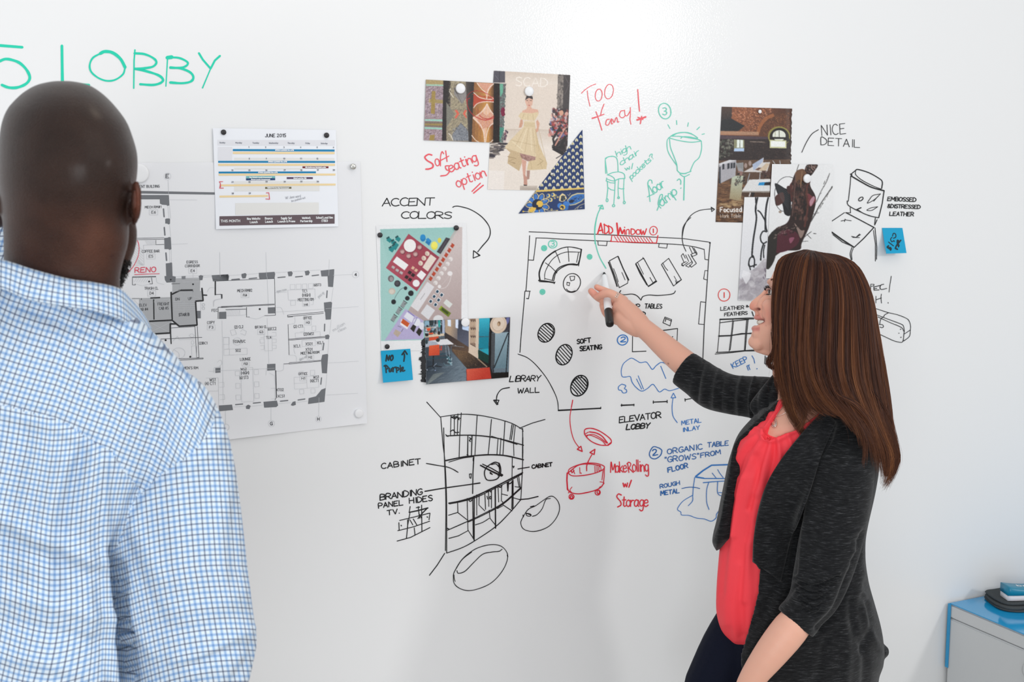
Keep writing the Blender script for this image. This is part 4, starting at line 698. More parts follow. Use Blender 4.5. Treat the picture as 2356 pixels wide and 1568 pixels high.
c2.poly('1042,525 1070,485 1130,490 1180,495 1245,480 1248,510 1210,572 1075,560', 'd8c4a0').poly('1100,572 1212,575 1218,640 1098,632', 'd0bc98').poly('1098,630 1215,640 1250,790 1225,945 1080,925 900,850 960,770', 'd8c4a2').poly('1215,640 1250,800 1340,1010 1330,1070 1190,1080 1130,1080 1150,980 1225,945', 'd2bc96')
c2.poly('905,850 1080,910 1085,985 1050,1090 930,1010 940,930 960,900', 'c4ac88').line('930,940 1020,960 940,990 1010,1010', 6, '8c7454').line('1255,960 1300,985 1240,1030', 5, 'a08a66').poly('1055,905 1220,945 1215,975 1140,990 1080,960', 'a07c74').speck('1060,910 1220,945 1210,978 1080,965', ['8c645c', 'b89088'], 50, 9, 5)
for s in ('1110,640 1010,840', '1150,640 1110,900', '1190,650 1215,900', '960,770 1235,830', '1250,650 1330,1000', '1100,500 1085,545', '1140,500 1140,570', '1190,500 1200,565', '1215,640 1255,880', '1170,985 1180,1070', '1260,980 1290,1070'): c2.line(s, 6, 'b49c78', .55)
for s in ('1130,650 1060,850', '1170,650 1180,880', '1100,580 1210,585', '975,780 1090,880'): c2.line(s, 7, 'eadcc0', .7)
c2.poly('1075,965 1125,985 1115,1120 1125,1200 1100,1200 1090,1120', 'd0a08e').poly('1130,1085 1162,1085 1155,1170 1130,1180', 'a88478').poly('1095,1120 1130,1150 1135,1225 1120,1280 1098,1225', 'c09080').poly('1095,1230 1132,1232 1118,1280', '2c2420').grad('1060,1240 1240,1240 1230,1285 1060,1285', 'c8bcb0', 'a89c92', (1100, 1240), (1100, 1285)).poly('725,1080 900,1090 890,1285 723,1280', 'ece6e2', .6)
c2.noise(.02).blur(2)
tc_ = Canvas(1190, 296, 1348, 493, '1d3566').crop(1180, 290, 7.467)
for i in range(16):
    for j in range(12):
        x = 1165 - j * 69 + (i % 1) - i * 0; y = 180 + j * 2 + i * 116 + (j % 2) * 58
        x += i * 3.2
        if y > 1062 - (x - 800) * .03: continue
        tc_.poly('%f,%f %f,%f %f,%f %f,%f %f,%f %f,%f %f,%f %f,%f' % (x, y - 36, x + 22, y - 12, x + 29, y + 12, x + 20, y + 30, x + 5, y + 14, x - 18, y + 30, x - 29, y + 12, x - 22, y - 12), 'e6e0c4').ell(x, y + 3, 10, 16, 'b4a872').ell(x, y + 26, 9, 7, '16284c')
tc_.poly('395,1100 1220,1053 1222,1082 390,1135', 'e6c468').line('390,1150 1222,1100', 10, '142448')
for i in range(46): tc_.ell(410 + i * 18, 1122 - i * .98, 4, 5, '8a6c2c')
def flower(cx, cy, R, n, petal, rim, core):
    for k in range(n):
        a = 2 * math.pi * k / n + .3; x, y = cx + math.cos(a) * R, cy + math.sin(a) * R
        tc_.ell(x, y, R * .62, R * .40, rim, math.degrees(a)).ell(x, y, R * .52, R * .30, '20304c', math.degrees(a)).ell(x, y, R * .44, R * .24, petal, math.degrees(a))
flower(425, 1345, 130, 9, '3a74c0', 'e0cc9c', 0); tc_.ell(425, 1345, 95, 92, '10203c').ell(462, 1335, 58, 56, 'e0b850', 10).poly('270,1440 330,1390 400,1400 400,1420 330,1480 285,1480', 'e0b850').ell(410, 1370, 24, 18, '10203c').line('180,1465 280,1470', 10, 'e0cc9c').ell(178, 1465, 15, 15, 'e0b850')
for x, y in ((610, 1195), (690, 1180), (650, 1265)): tc_.ell(x, y, 34, 36, 'e0c880').ell(x - 12, y - 4, 18, 22, '2858a0')
for x, y in ((735, 1190), (718, 1235), (770, 1218), (665, 1430), (760, 1460)): tc_.ell(x, y, 17, 17, 'e0c880').ell(x, y, 7, 7, '20304c')
tc_.line('520,1270 560,1240 600,1225', 9, 'e0cc9c').line('530,1285 575,1262 610,1245', 7, 'e0cc9c').poly('790,1280 800,1200 850,1150 900,1180 930,1240 880,1290 840,1300', 'e0cc9c').poly('820,1275 830,1215 860,1185 890,1210 900,1250 860,1290', '2a3444').speck('830,1200 900,1200 900,1290 820,1280', ['6c7468', '101c30'], 40, 10, 4, 70)
tc_.poly('930,1270 1010,1180 1110,1145 1225,1145 1225,1250 1180,1300 1080,1350 980,1365', 'c8bc94').poly('945,1275 1020,1200 1110,1170 1225,1170 1225,1235 1160,1290 1060,1335 980,1350', '2f6cb4').speck('970,1260 1200,1190 1200,1240 1040,1320', ['1c4c88', '5090d0', '16305c'], 90, 12, 5, -30).poly('960,1290 1010,1260 1060,1275 1030,1315 980,1320', '10203c')
tc_.ell(915, 1340, 55, 52, '3a78c4').ell(810, 1365, 46, 46, '3a78c4').ell(905, 1400, 50, 45, '2f6cb4').ell(852, 1392, 48, 46, 'e0b850').ell(845, 1398, 30, 30, '20243c').ell(832, 1416, 20, 18, 'e0c070').line('540,1410 600,1450 700,1450 780,1440', 8, 'e0cc9c', smooth=True).line('940,1170 960,1200 990,1150', 8, 'e0cc9c').line('1060,1430 1150,1360 1230,1330', 8, 'e0cc9c').line('1100,1440 1130,1380', 8, 'e0cc9c').line('1150,1400 1190,1390', 7, 'e0cc9c').line('275,1280 310,1300', 8, 'e0cc9c')
tc_.blur(2)
fash_h = lambda u, v: 0.0014 + 0 * u
fashion = sheet('runway_photo', fashc, fash_h, 1.12, photom, c2, label='printed photo of a runway model in a cream dress, lettering SCAD behind', cat='photo', group=None)
swc = [(1339.4, 298.5), (1340.0, 298.5), (1345.5, 480.8), (1193.3, 491)]
swatch = sheet('pattern_swatch', swc, lambda u, v: 0.0024 + 0.0035 * (1 - v) ** 2 * u, 1.12, photom, tc_, label='triangular navy swatch with cream motifs and a floral border', cat='swatch')
fabric = sheet('fabric_photo', FC, fh, 1.12, photom, c, label='printed photo of patterned fabric rolls with a red circle drawn on it', cat='photo', rag=ragx(1, .9, 3))

# furniture collage
c = Canvas(862, 510, 1090, 812, 'e9eaec').crop(860, 500, 4.752)
c.poly('70,128 965,105 957,1112 940,1330 78,1350', 'a2cbc6').grad('70,128 965,105 700,420 200,700', '96c2bd', 'a8d2cc', (100, 100), (200, 900)).poly('935,105 968,105 957,1112 545,1128 375,1018 620,590', 'c0b0ae').grad('935,105 968,105 957,1112 545,1128 375,1018', 'cbbebc', 'b09e9c', (700, 300), (800, 1100)).poly('470,805 720,435 780,330 935,105 905,110 700,430 460,800', 'b8b4b0').poly('345,1000 375,1018 545,1128 545,1328 120,1342', 'b4abd0')
c.poly('380,178 718,436 472,806 132,550', 'a34453').grad('380,178 718,436 472,806 132,550', 'ac4c5c', '963c4c', (150, 500), (650, 450))
c.ell(398, 315, 70, 74, '7c2c3c').ell(395, 308, 67, 71, 'eceae9').poly('252,425 380,518 336,578 208,484', 'ecebec').poly('622,402 686,448 590,590 532,545', 'e2d5ca').poly('518,576 574,622 528,686 467,634', 'ecebec').ell(463, 719, 38, 39, 'eceaea')
for x, y in ((500, 325), (312, 372), (380, 420), (455, 400)): c.ell(x + 4, y + 6, 28, 28, '5c2834', al=.7).ell(x, y, 25, 26, 'b08a88').ell(x, y + 3, 16, 15, 'c8a4a0').line('%d,%d %d,%d' % (x - 22, y - 14, x + 16, y - 24), 6, '8c6868')
for x, y in ((585, 395), (548, 445), (512, 500)): c.ell(x, y, 25, 27, 'e0d0c0', -30).ell(x - 8, y + 2, 12, 20, 'c8b8a8', -30)
for x, y in ((212, 545), (256, 578), (300, 605)): c.poly('%d,%d %d,%d %d,%d %d,%d' % (x - 8, y - 22, x + 22, y - 4, x + 8, y + 20, x - 22, y + 4), 'b8b4b4').line('%d,%d %d,%d' % (x - 24, y, x + 8, y + 22), 5, '7a6c70')
for x, y in ((428, 552), (462, 578)): c.poly('%d,%d %d,%d %d,%d %d,%d' % (x - 2, y - 22, x + 22, y - 5, x + 4, y + 20, x - 22, y + 4), 'd8b498')
for x, y in ((392, 602), (428, 630), (358, 652), (395, 680)): c.poly('%d,%d %d,%d %d,%d %d,%d' % (x - 4, y - 24, x + 26, y - 5, x + 6, y + 24, x - 24, y + 4), '2c1c20')
for x, y in ((165, 245), (215, 275), (262, 235), (190, 350), (240, 300), (225, 325)): c.poly('%d,%d %d,%d %d,%d %d,%d' % (x - 8, y - 34, x + 34, y - 4, x + 12, y + 34, x - 28, y + 4), '1f8486').line('%d,%d %d,%d' % (x - 26, y - 14, x + 4, y - 34), 16, '184448').line('%d,%d %d,%d' % (x + 10, y + 30, x + 30, y + 6), 3, '223c40')
c.ell(537, 224, 30, 40, '1878b4').ell(537, 212, 28, 27, '2488c4').poly('594,222 630,255 606,308 562,272', '1c74b0').poly('594,222 630,255 600,270 566,240', '2a88c4').ell(662, 308, 37, 46, 'e2d850').ell(664, 298, 33, 34, 'ece468').ell(718, 250, 20, 28, 'dcd04c').poly('790,218 836,232 730,400 688,375', '3c383e').line('800,240 720,380', 9, '54505a').line('812,262 780,248', 4, '26242a')
for i in range(8):
    x, y = 860 - i * 34, 310 + i * 51.5
    c.poly('%f,%f %f,%f %f,%f %f,%f' % (x - 2, y - 30, x + 24, y - 8, x + 2, y + 26, x - 24, y + 4), 'b8452c').line('%f,%f %f,%f' % (x - 22, y - 2, x + 4, y + 24), 5, '7c3424').line('%f,%f %f,%f' % (x - 10, y - 30, x + 20, y - 12), 4, '8c3c2c')
for i in range(6):
    x, y = 840 - i * 33, 455 + i * 52
    c.ell(x, y, 24, 24, 'e0dad8', -30).ell(x - 10, y + 10, 10, 16, 'cac0be', -35)
c.ell(833, 612, 28, 26, 'e8e4e4').ell(718, 755, 19, 20, 'e4e0e0').line('850,620 830,700 790,760 735,780', 4, 'e8e4e4', smooth=True).line('740,742 830,632', 2, 'd8d0d0').poly('586,702 662,758 484,1028 402,968', 'dcdadd').line('558,828 510,898', 3, '5c585c').poly('582,948 670,1014 598,1118 512,1046', 'd8d8dc')
for x, y in ((695, 808), (660, 862), (622, 915), (742, 845), (708, 900), (675, 952)): c.poly('%d,%d %d,%d %d,%d %d,%d' % (x - 4, y - 28, x + 28, y - 6, x + 6, y + 28, x - 26, y + 6), 'e4e4e6').poly('%d,%d %d,%d %d,%d %d,%d' % (x - 2, y - 18, x + 18, y - 2, x + 2, y + 20, x - 18, y + 6), '173c54')
c.poly('795,892 862,946 826,990 760,934', 'd8dcd8').poly('735,965 845,1045 815,1088 712,1005', '6c7c24').poly('750,985 820,1040 806,1062 738,1008', '3c4c14').line('712,1005 745,968', 12, '9cb034').ell(706, 1115, 56, 48, 'dadbdd')
c.ell(188, 668, 33, 36, '6c6468').ell(192, 672, 20, 26, '9c9496').ell(258, 722, 34, 36, '34343a').ell(256, 718, 20, 22, '4c4a50').ell(200, 806, 38, 36, 'c4b8ac').ell(195, 810, 26, 24, 'd4ccc0').ell(347, 773, 19, 20, '2c2c32').ell(217, 922, 26, 27, '202428').line('340,760 290,790 240,860 225,900', 3, '30343a', smooth=True).ell(406, 828, 30, 30, '222226').ell(367, 883, 25, 25, '24242a')
for x, y in ((328, 945), (276, 1015), (222, 1095)): c.poly('%d,%d %d,%d %d,%d %d,%d' % (x - 4, y - 36, x + 32, y - 8, x + 2, y + 42, x - 36, y + 20), '8c9496').line('%d,%d %d,%d %d,%d' % (x - 4, y - 40, x + 38, y - 10, x + 8, y + 2), 6, '26302f').line('%d,%d %d,%d' % (x - 38, y + 22, x - 2, y + 48), 5, '3a4644')
c.poly('362,1032 440,1085 415,1150 328,1085', 'dfe0ea').line('372,1022 445,1080', 9, '8078b4').ell(472, 1145, 38, 44, 'e2e4ec').line('440,1160 475,1090', 8, '7c78a8').ell(525, 1185, 30, 40, 'dcdee8').poly('300,1110 395,1165 365,1222 288,1170', 'e8e6ea').poly('318,1106 392,1158 368,1198 296,1148', 'c45424').poly('238,1222 300,1256 262,1308 214,1268', 'b8a898').line('262,1185 300,1200', 4, '54545c').line('322,1215 300,1250', 4, '3c3c44').poly('430,1168 465,1190 438,1255 398,1215', '26241c').poly('492,1205 530,1240 500,1298 462,1255', '26241c')
c.line('38,90 30,900 78,1342', 0.1, 'ffffff').noise(.012).blur(2)
POS = [(865, 519), (1073, 513), (1078, 806), (877, 806)]
posh = lambda u, v: 0.0012 + 0.0015 * np.clip((u - .9) / .1, 0, 1)
poster = sheet('furniture_collage', POS, posh, 1.12, photom, c, label='printed collage of teal, red and lilac furniture seen from above', cat='poster')
# studio interior
c = Canvas(975, 725, 1178, 888, '4a4c50').crop(970, 720, 9.223)
c.grad('0,100 2029,60 2029,1568 0,1568', '5c6068', '404850', (200, 100), (1200, 1500)).grad('500,140 860,120 1000,300 1000,800 620,500 500,400', 'b09880', '484c5c', (620, 300), (900, 350)).grad('760,140 1000,200 1010,800 760,560', '3e4250', '5a5e70', (760, 300), (1000, 600)).grad('480,400 620,480 1000,720 980,1180 640,800 500,600', '30282a', '6a5240', (520, 450), (900, 950)).grad('640,760 1000,820 1400,1140 960,1180', '6c543e', '2a2220', (900, 850), (1150, 1150))
c.speck('660,780 1000,850 1360,1130 980,1160', ['80664a', '4c3c30', '382e28'], 200, 16, 5, 30, .5).grad('100,900 620,800 970,1180 950,1440 100,1510', '24303c', '6c7c88', (150, 1000), (850, 1100)).speck('150,1150 900,1100 940,1430 130,1490', ['7c8c98', '384654', '5c6c78'], 90, 60, 7, -20, .35)
c.poly('550,140 622,138 622,285 555,270', 'dde8f8').poly('718,132 780,130 775,325 722,312', 'dde8fc').poly('862,262 1005,275 1000,380 865,345', 'c8dcf8').poly('1005,110 1220,105 1205,975 990,830 1000,780', 'dcc8b4').poly('1030,110 1150,112 1145,720 1030,650', '8c7464')
for x in (1038, 1076, 1114):
    for y in (150, 322, 490): c.poly('%d,%d %d,%d %d,%d %d,%d' % (x, y, x + 30, y, x + 28, y + 150, x, y + 140), 'c8b098').poly('%d,%d %d,%d %d,%d' % (x, y, x + 32, y, x + 30, y + 40), '3a2c28')
c.line('1030,655 1148,718', 9, '40302c').poly('1222,105 1450,100 1425,495 1215,495', '2a98b0').grad('1222,105 1450,100 1425,495 1215,495', '38b4cc', '1c88a0', (1300, 120), (1300, 500)).poly('1215,510 1425,500 1420,760 1210,750', '14869c').poly('1210,770 1420,750 1420,890', '28a8bc').poly('1198,780 1420,890 1460,1120 1205,960', '143c34').grad('1198,950 1460,1100 1500,1400 1380,1140', '201c1c', '141414', (1200, 1000), (1450, 1350)).poly('1195,950 1400,1130 1380,1145 1190,985', 'a08870').poly('1450,100 1500,100 1480,1130 1420,1100', '141416')
c.poly('1490,420 1880,400 1845,1260 1530,1265', '6c7c88').grad('1560,430 1840,400 1820,1170 1550,1170', '9cb4c0', '6c8894', (1600, 450), (1800, 1100)).poly('1480,430 1560,430 1545,1130 1470,1120', '4c5054').poly('1480,1265 1845,1250 1845,1375 1480,1390', '181614').line('1835,420 1540,1160', 20, '101216').line('1850,420 1790,1300', 17, '101216').line('1520,1100 1530,1250', 12, '101216').grad('1460,1130 1500,1250 1500,1390 1440,1300', '242020', '181414', (1460, 1150), (1500, 1350))
c.poly('1590,90 1880,85 1875,330 1740,400 1600,420', '3c3840').poly('1800,95 1870,90 1850,200 1760,300', '6c70a4').ell(1630, 240, 175, 195, 'e0cab4', 25).ell(1625, 225, 140, 160, 'c8b09c', 25).ell(1632, 225, 128, 148, 'e6d4c2', 25).ell(1640, 225, 34, 52, '8c6c50', 10).ell(1630, 240, 20, 34, 'c8a888').poly('1600,60 1900,60 1900,82 1600,92', 'e8e8e8').ell(1860, 380, 34, 34, '30303a')
c.poly('62,160 490,145 490,520 70,560', '54606c').speck('70,160 480,150 480,470 75,480', ['88a8b8', '20282c', 'b8c8d0', '486878', '16181c', '9c8870', 'c8d4dc'], 170, 20, 30, 0, .8).poly('62,165 160,160 165,250 70,260', '88acc0').poly('355,150 395,148 400,290 358,300', '24a09c').poly('170,155 250,152 250,260 175,270', '283438').line('325,150 330,440', 14, 'b8b0b4').line('260,150 265,330', 8, 'a8acb0').poly('440,150 490,148 488,430 440,430', 'a8b4cc').ell(150, 338, 42, 38, 'd8502c').poly('150,415 248,412 246,448 150,450', 'd8542c').poly('70,470 480,428 480,480 60,518', 'd8c4ac').poly('80,300 250,292 250,310 80,325', 'c8b09c').poly('155,515 360,490 362,555 155,585', 'cc4c2c').poly('140,590 300,570 540,545 690,660 380,680 80,720 78,640', 'dcdce0').poly('78,640 140,590 300,600 380,680 80,722', 'a8b0bc').ell(345, 570, 42, 40, '2c3030').ell(105, 610, 30, 45, '24383c').poly('85,430 145,430 145,490 85,495', '181c20').poly('340,390 392,380 390,455 345,455', '201c1c')
c.poly('80,730 380,690 380,900 620,870 640,1100 100,1000', '38424c').poly('160,690 378,665 385,890 150,905', 'd4502c').grad('160,690 378,665 385,890 150,905', 'dc5c34', 'c4442a', (200, 690), (300, 900)).speck('390,700 440,700 430,780 390,780', ['cc3c2c'], 12, 12, 14)
for s, w_, q in (('250,905 245,1160', 26, '14161c'), ('120,1150 250,1110 430,1140', 18, '14161c'), ('250,1130 320,1060', 14, '8c98a8'), ('245,1130 290,1210', 18, '202834'), ('90,975 570,930 635,1000', 16, '1c4450'), ('380,870 540,860', 14, '1c4450'), ('510,690 525,900', 12, '8494a0'), ('630,690 630,1080', 14, '4c6070'), ('560,690 600,930', 10, 'a8b4c0'), ('470,1050 500,1110 640,1090', 9, '5c8490'), ('540,900 640,1100', 12, '28505c'), ('650,690 900,720', 8, '8c98a4'), ('700,670 740,700', 7, 'c8d0d8')): c.line(s, w_, q)
c.speck('540,900 660,960 650,1100 540,1080', ['8cc0cc', '204850', 'c0d4dc'], 40, 12, 9).ell(118, 1200, 12, 12, 'a8b4c4').ell(290, 1212, 14, 12, '8c9cc0').ell(635, 1095, 20, 18, '88a0ac').poly('950,1185 1445,1148 1482,1385 955,1438', 'cc4434').grad('950,1185 1445,1148 1482,1385 955,1438', 'd85c44', 'c43c2c', (1000, 1180), (1250, 1420)).line('950,1185 958,1438', 10, '7c2c28').poly('100,1500 250,1290 500,1250 140,1508', '8a9088', .5)
c.noise(.02).blur(2)
INT = [(976.5, 737.3), (1173.8, 729.2), (1170, 867.5), (980.8, 883.7)]
inth = lambda u, v: 0.0030 + 0.006 * np.clip((v - .7) / .3, 0, 1) ** 2 * (1 - u)
tornm = mat('torn_dark_paper', (28, 30, 34), .5)
torn = [(971, 782), (978, 776), (986, 880), (969, 878)]
interior = sheet('studio_photo', INT, inth, 1.12, photom, c, label='printed photo of a studio with orange chairs and a big lamp', cat='photo', rag=ragx(-1, .8, 9))
sheet('torn_edge', torn, lambda u, v: 0.0022 + 0 * u, 2, tornm, parent=None, rag=ragx(-1, 3.2, 12)).parent = interior
# loft photo
c = Canvas(1644, 243, 1826, 516, '3a2c28').crop(1640, 240, 3.41)
c.grad('70,18 622,33 600,300 50,300', '8c5438', '4c2e22', (250, 40), (500, 200)).poly('70,18 150,20 145,110 250,170 200,210 55,210', '2a2628').poly('60,120 150,120 250,168 190,205 55,205', '1e2024').grad('70,18 150,20 150,95 62,130', '4c3830', '2c2628', (100, 20), (100, 130)).speck('150,22 480,30 400,130 340,235 180,225 250,170 150,100', ['c88058', 'a0603c', '703c28', 'e0a080', '5c3020'], 700, 6, 2.4, 20, .7).poly('350,235 380,130 470,80 600,60 605,200 570,180 520,170 450,190 430,260', '5c3826').speck('400,120 610,60 605,210 440,240 400,250', ['7c4c34', '3c241c', '94603c'], 380, 5, 2, 40, .7).line('350,235 372,170 420,110 480,82', 26, 'a4643c', .8, smooth=True)
c.poly('55,208 360,215 360,242 55,238', 'b89478', .7).poly('50,240 605,262 600,285 50,270', '4c3c44').poly('45,270 610,275 600,440 45,440', '2c2222').speck('250,290 600,290 600,430 250,420', ['3c2c28', '241c1c', '4a3a34'], 260, 8, 2.6, 0, .7).speck('48,280 160,275 150,400 46,430', ['54544c', '20201c', '7c7c70', '3c4038'], 120, 8, 8)
c.ell(520, 250, 88, 78, '8c8444').ell(522, 256, 76, 72, '1c1818').poly('450,262 600,265 600,290 450,285', '1c1818').ell(520, 245, 52, 42, 'e0e4d8').poly('455,255 590,258 590,272 455,270', '1a1718').line('520,205 522,258', 5, '48483c').line('490,215 488,255', 3, '8c8c60').poly('446,278 578,282 578,345 446,342', 'c8c89c').poly('456,286 568,290 568,334 456,332', 'eef0ec').poly('165,275 248,278 246,370 165,365', '8a8a6c').poly('190,276 238,279 236,340 188,340', 'e4ece4').line('213,278 212,340', 4, '4c4c40').poly('170,345 246,345 246,368 165,368', 'b0c8e8').line('290,292 405,296', 6, '8c7c70')
c.grad('40,440 605,430 600,930 20,930', '5c4434', '3a261c', (200, 500), (200, 900)).grad('30,620 130,600 200,930 22,930', '6c4c34', '50341f', (60, 620), (60, 920)).speck('40,620 240,600 240,920 25,920', ['8c6444', '4a3020', '9c7450', '38241a'], 240, 22, 5, -3, .45).grad('150,560 240,560 220,760 130,740', 'b4bca8', '9c8c6c', (190, 580), (170, 750)).speck('60,780 240,740 240,800 60,810', ['b89c74', '8c7050'], 40, 24, 6, 0, .5)
c.poly('45,470 185,435 178,560 50,625', 'a8a6ac').poly('45,465 130,435 185,437 60,480', 'd0d0d4').line('55,490 55,620', 12, '2c3038')
for x in (75, 115, 140, 160): c.poly('%d,%f %d,%f %d,%f %d,%f' % (x, 478 - x * .12, x + 16, 474 - x * .12, x + 16, 515 - x * .12, x, 522 - x * .12), '2c3038')
c.poly('240,530 310,490 400,415 395,455 450,452 425,532', 'd0ccca').poly('310,470 395,418 392,450 320,520', 'a8b4cc').poly('330,512 360,495 420,500 400,528', '6c4c40').poly('355,520 420,460 445,465 415,525', 'c8b49c').line('372,535 368,585', 6, 'b8c0c8').line('290,540 270,610', 6, '9ca4ac').ell(215, 525, 18, 34, '8c6c64', -20).ell(258, 480, 12, 20, '9c8880').ell(292, 462, 12, 20, '9c8880').speck('190,540 260,540 250,620 170,640', ['1c1c20', '5c5048'], 40, 10, 4, -40).poly('180,460 240,455 240,530 200,520', '9ca8b0', .7).speck('390,520 455,530 455,580 380,575', ['4c3430', '2c2020'], 30, 12, 8)
c.poly('285,590 452,584 450,680 228,680', 'dadada').poly('365,612 452,608 450,634 355,634', '1c88c4').poly('408,612 452,608 450,634 402,634', '181c24').poly('228,680 450,680 450,692 228,690', '8c847c').line('295,692 285,722', 9, 'c8c8c8').poly('300,690 330,690 320,725 305,725', '1c1818').line('470,440 490,470', 6, 'b0b4b8').line('525,440 530,470', 6, 'b0b4b8')
c.text('Focused', 58, 845, 226, 842, 38, 8, 'f2f0ee', gap=1.2).text('Work Table', 58, 890, 222, 888, 30, 3.5, 'dcd6d0')
c.noise(.025).blur(2)
FOC = [(1660.5, 245.3), (1822.4, 249.7), (1816, 514), (1646.5, 510.4)]
loft = sheet('loft_photo', FOC, lambda u, v: 0.0012 + 0.003 * np.clip((u - .9) / .1, 0, 1) ** 2 * (1 - v), 1.12, photom, c, label='printed photo of a brick vaulted loft with lettering Focused Work Table', cat='photo', rag=ragx(1, .9, 4))
# branches print
c = Canvas(1695, 450, 1835, 696, 'e6e7ea').crop(1640, 240, 3.41)
c.grad('248,727 640,727 640,1540 200,1535', 'e8e9eb', 'dfe0e6', (300, 727), (300, 1500)).poly('208,1535 205,1355 250,1400 290,1310 340,1280 400,1210 480,1220 640,1300 640,1535', 'b4aeb4', .75).speck('215,1390 300,1320 420,1215 480,1250 640,1300 640,1530 210,1530', ['c8c4ca', '9a949c', 'dcdade', 'a8a0a8', '8c8690'], 220, 26, 20, -40, .35).poly('225,1340 260,1410 290,1370 300,1320 240,1300', 'f0f0f4', .8).speck('400,1290 480,1280 470,1400 400,1380', ['6c6070', '847888'], 30, 12, 5, 60, .5)
for s, w_ in (('352,727 335,820 342,900 318,1060 308,1180 320,1200', 11), ('335,727 340,800 336,840', 9), ('350,830 375,850 410,910', 9), ('436,727 420,800 412,900 415,960 425,1000', 12), ('425,1000 395,995 375,1030 378,1070 398,1090 425,1075', 9), ('398,1090 382,1150 375,1225', 10), ('408,1100 398,1150 400,1205', 8), ('320,1185 290,1210 282,1260 300,1270 345,1255', 9), ('318,1190 328,1230 322,1280', 9), ('283,1250 296,1300', 8), ('410,905 408,990', 5), ('345,900 322,1060', 4)): c.line(s, w_ * 1.15, '1c1e22', smooth=True)
c.noise(.012).blur(2)
BR_ = [(1712.7, 453.2), (1830, 453), (1832, 693), (1698.6, 690.3)]
branch = sheet('ink_branches_print', BR_, lambda u, v: 0.0024 + 0 * u, 1.12, photom, c, label='white print of black ink branches above grey watercolour clouds', cat='print')
# leather print
c = Canvas(1758, 374, 1922, 645, 'e8e8e9').crop(1640, 240, 3.41)
c.poly('465,468 945,472 930,900 920,1400 420,1400 425,1250', 'e6e7e8'); c.smo = True
D = '2a1a18'
c.poly('740,475 822,472 800,520 765,560 720,540', D).speck('735,478 815,475 770,550 725,530', ['6c5048', '1c1412', '948078'], 40, 9, 6, 60).poly('645,540 690,508 720,515 760,560 765,640 810,750 760,950 700,1080 680,1140 560,1150 480,1200 420,1290 428,1080 440,1030 500,970 580,930 610,860 620,760 600,690', D)
c.poly('645,540 690,508 720,515 740,570 700,640 660,620', '6a4a34').poly('600,640 640,600 660,660 620,760 600,740', '4c2420').poly('740,700 780,720 810,750 760,800', '6c3034').poly('760,760 790,720 800,740 770,800', 'b08490').poly('490,1050 560,980 650,1000 680,1060 640,1120 540,1160 480,1150', '4c1c28').poly('600,1050 640,1045 610,1090 ', '9c5c74', .8).poly('640,930 690,985 720,990 690,1050 660,980', '8c7870').poly('430,1060 500,990 490,1200 424,1290', '26221f')
c.speck('620,600 760,600 740,900 620,900', ['120c0c', '3c2420', '50342c', '1c1412', '6c4c44'], 240, 7, 14, 10, .6).line('745,620 735,700 745,800 720,960', 14, '5c3028', .8, smooth=True).line('650,560 640,700 625,860', 7, '6c5048', .8).line('700,530 690,640 ', 7, '8c6c50', .8).speck('500,960 680,940 660,1000 480,1050', ['5c4c48', '1c1412', '8c7c74'], 60, 10, 5, -30, .6)
c.poly('490,618 560,655 605,690 612,860 565,862 550,800 540,770 500,680', '17181c').poly('488,740 500,712 550,690 560,760 500,795', '4a2c28').poly('580,650 600,640 612,690 590,700', '3a2020')
for i in range(9): c.line('%d,%d %d,%d' % (495 + i * 5, 625 + i * 14, 590, 690 + i * 16), 3, '54585c', .6)
c.line('640,580 600,568 560,572 520,600 495,650 485,700 495,780 530,830 565,838', 4, '2c2c2e', smooth=True).line('675,470 658,520', 4, '44403c')
for s, w_ in (('915,545 890,610 850,680 815,760', 5), ('940,645 900,700 840,790 775,910', 8), ('880,600 870,625', 4), ('830,850 785,860', 3), ('770,1000 720,1040 700,1080', 5), ('740,1020 770,1050', 4), ('790,1012 810,1014', 5), ('700,1075 745,1072', 3)): c.line(s, w_, '3c3a3a', .9)
c.speck('930,650 945,640 850,800 780,900 775,880', ['34322f', '5c5a56'], 60, 9, 2.5, -60, .8).speck('905,560 920,550 850,700 830,720', ['5c5a58'], 22, 6, 2, -60, .7).ell(528, 843, 12, 10, '9c8c80').noise(.012).blur(2)
LEA = [(1776.4, 377.2), (1917, 378.4), (1911, 640), (1762, 640)]
leather = sheet('leather_print', LEA, lambda u, v: 0.0036 + 0.002 * np.clip((u - .85) / .15, 0, 1), 1.12, photom, c, label='white print of dark leather harness with a black feather', cat='print')

# ---------------- sticky notes
def stick(name, corners, hf, label, strokes, w_):
    m = mat('sticky_blue', (22, 160, 204), .55, .25)
    o = sheet(name, corners, hf, 3, m, label=label, cat='sticky note')
    place = on(corners, hf, 0.0003); mb = MB()
    for s in strokes:
        p, wd = s if isinstance(s, tuple) else (s, None)
        ribbon(mb, p, wd or w_, 0, place)
    mb.build('note_lettering', ink('0e2a33', .5), o, label='black marker lettering'); return o
sf = (860, 790, 15.68)
st = parse('@3.4;440,630 470,415 530,600 570,430;~640,430 600,520 620,600 660,590 695,520 680,430 640,430;@3.6;1020,400 1125,260 1205,385;1100,370 1110,480 1085,640;'
           '@3.2;450,1045 440,900 420,810;~375,808 440,785 510,840 500,900 440,920;~560,880 560,990 600,1010 640,900 650,1000;~680,860 705,930 700,1015;~700,930 740,860 820,850;~830,1045 820,940 800,870;~820,900 870,865 910,910 880,955 840,960;955,785 965,1015;~985,950 1050,930 1060,855 1010,880 1000,960 1060,990 1120,965', *sf)
stick('sticky_note', [(876.1, 806.9), (944, 801.7), (950.2, 873.5), (881.4, 879.9)], lambda u, v: 0.0026 + 0.010 * v ** 2.2, 'bright blue sticky note reading NO Purple with an arrow up', st, 3)
sf = (2010, 510, 17.42)
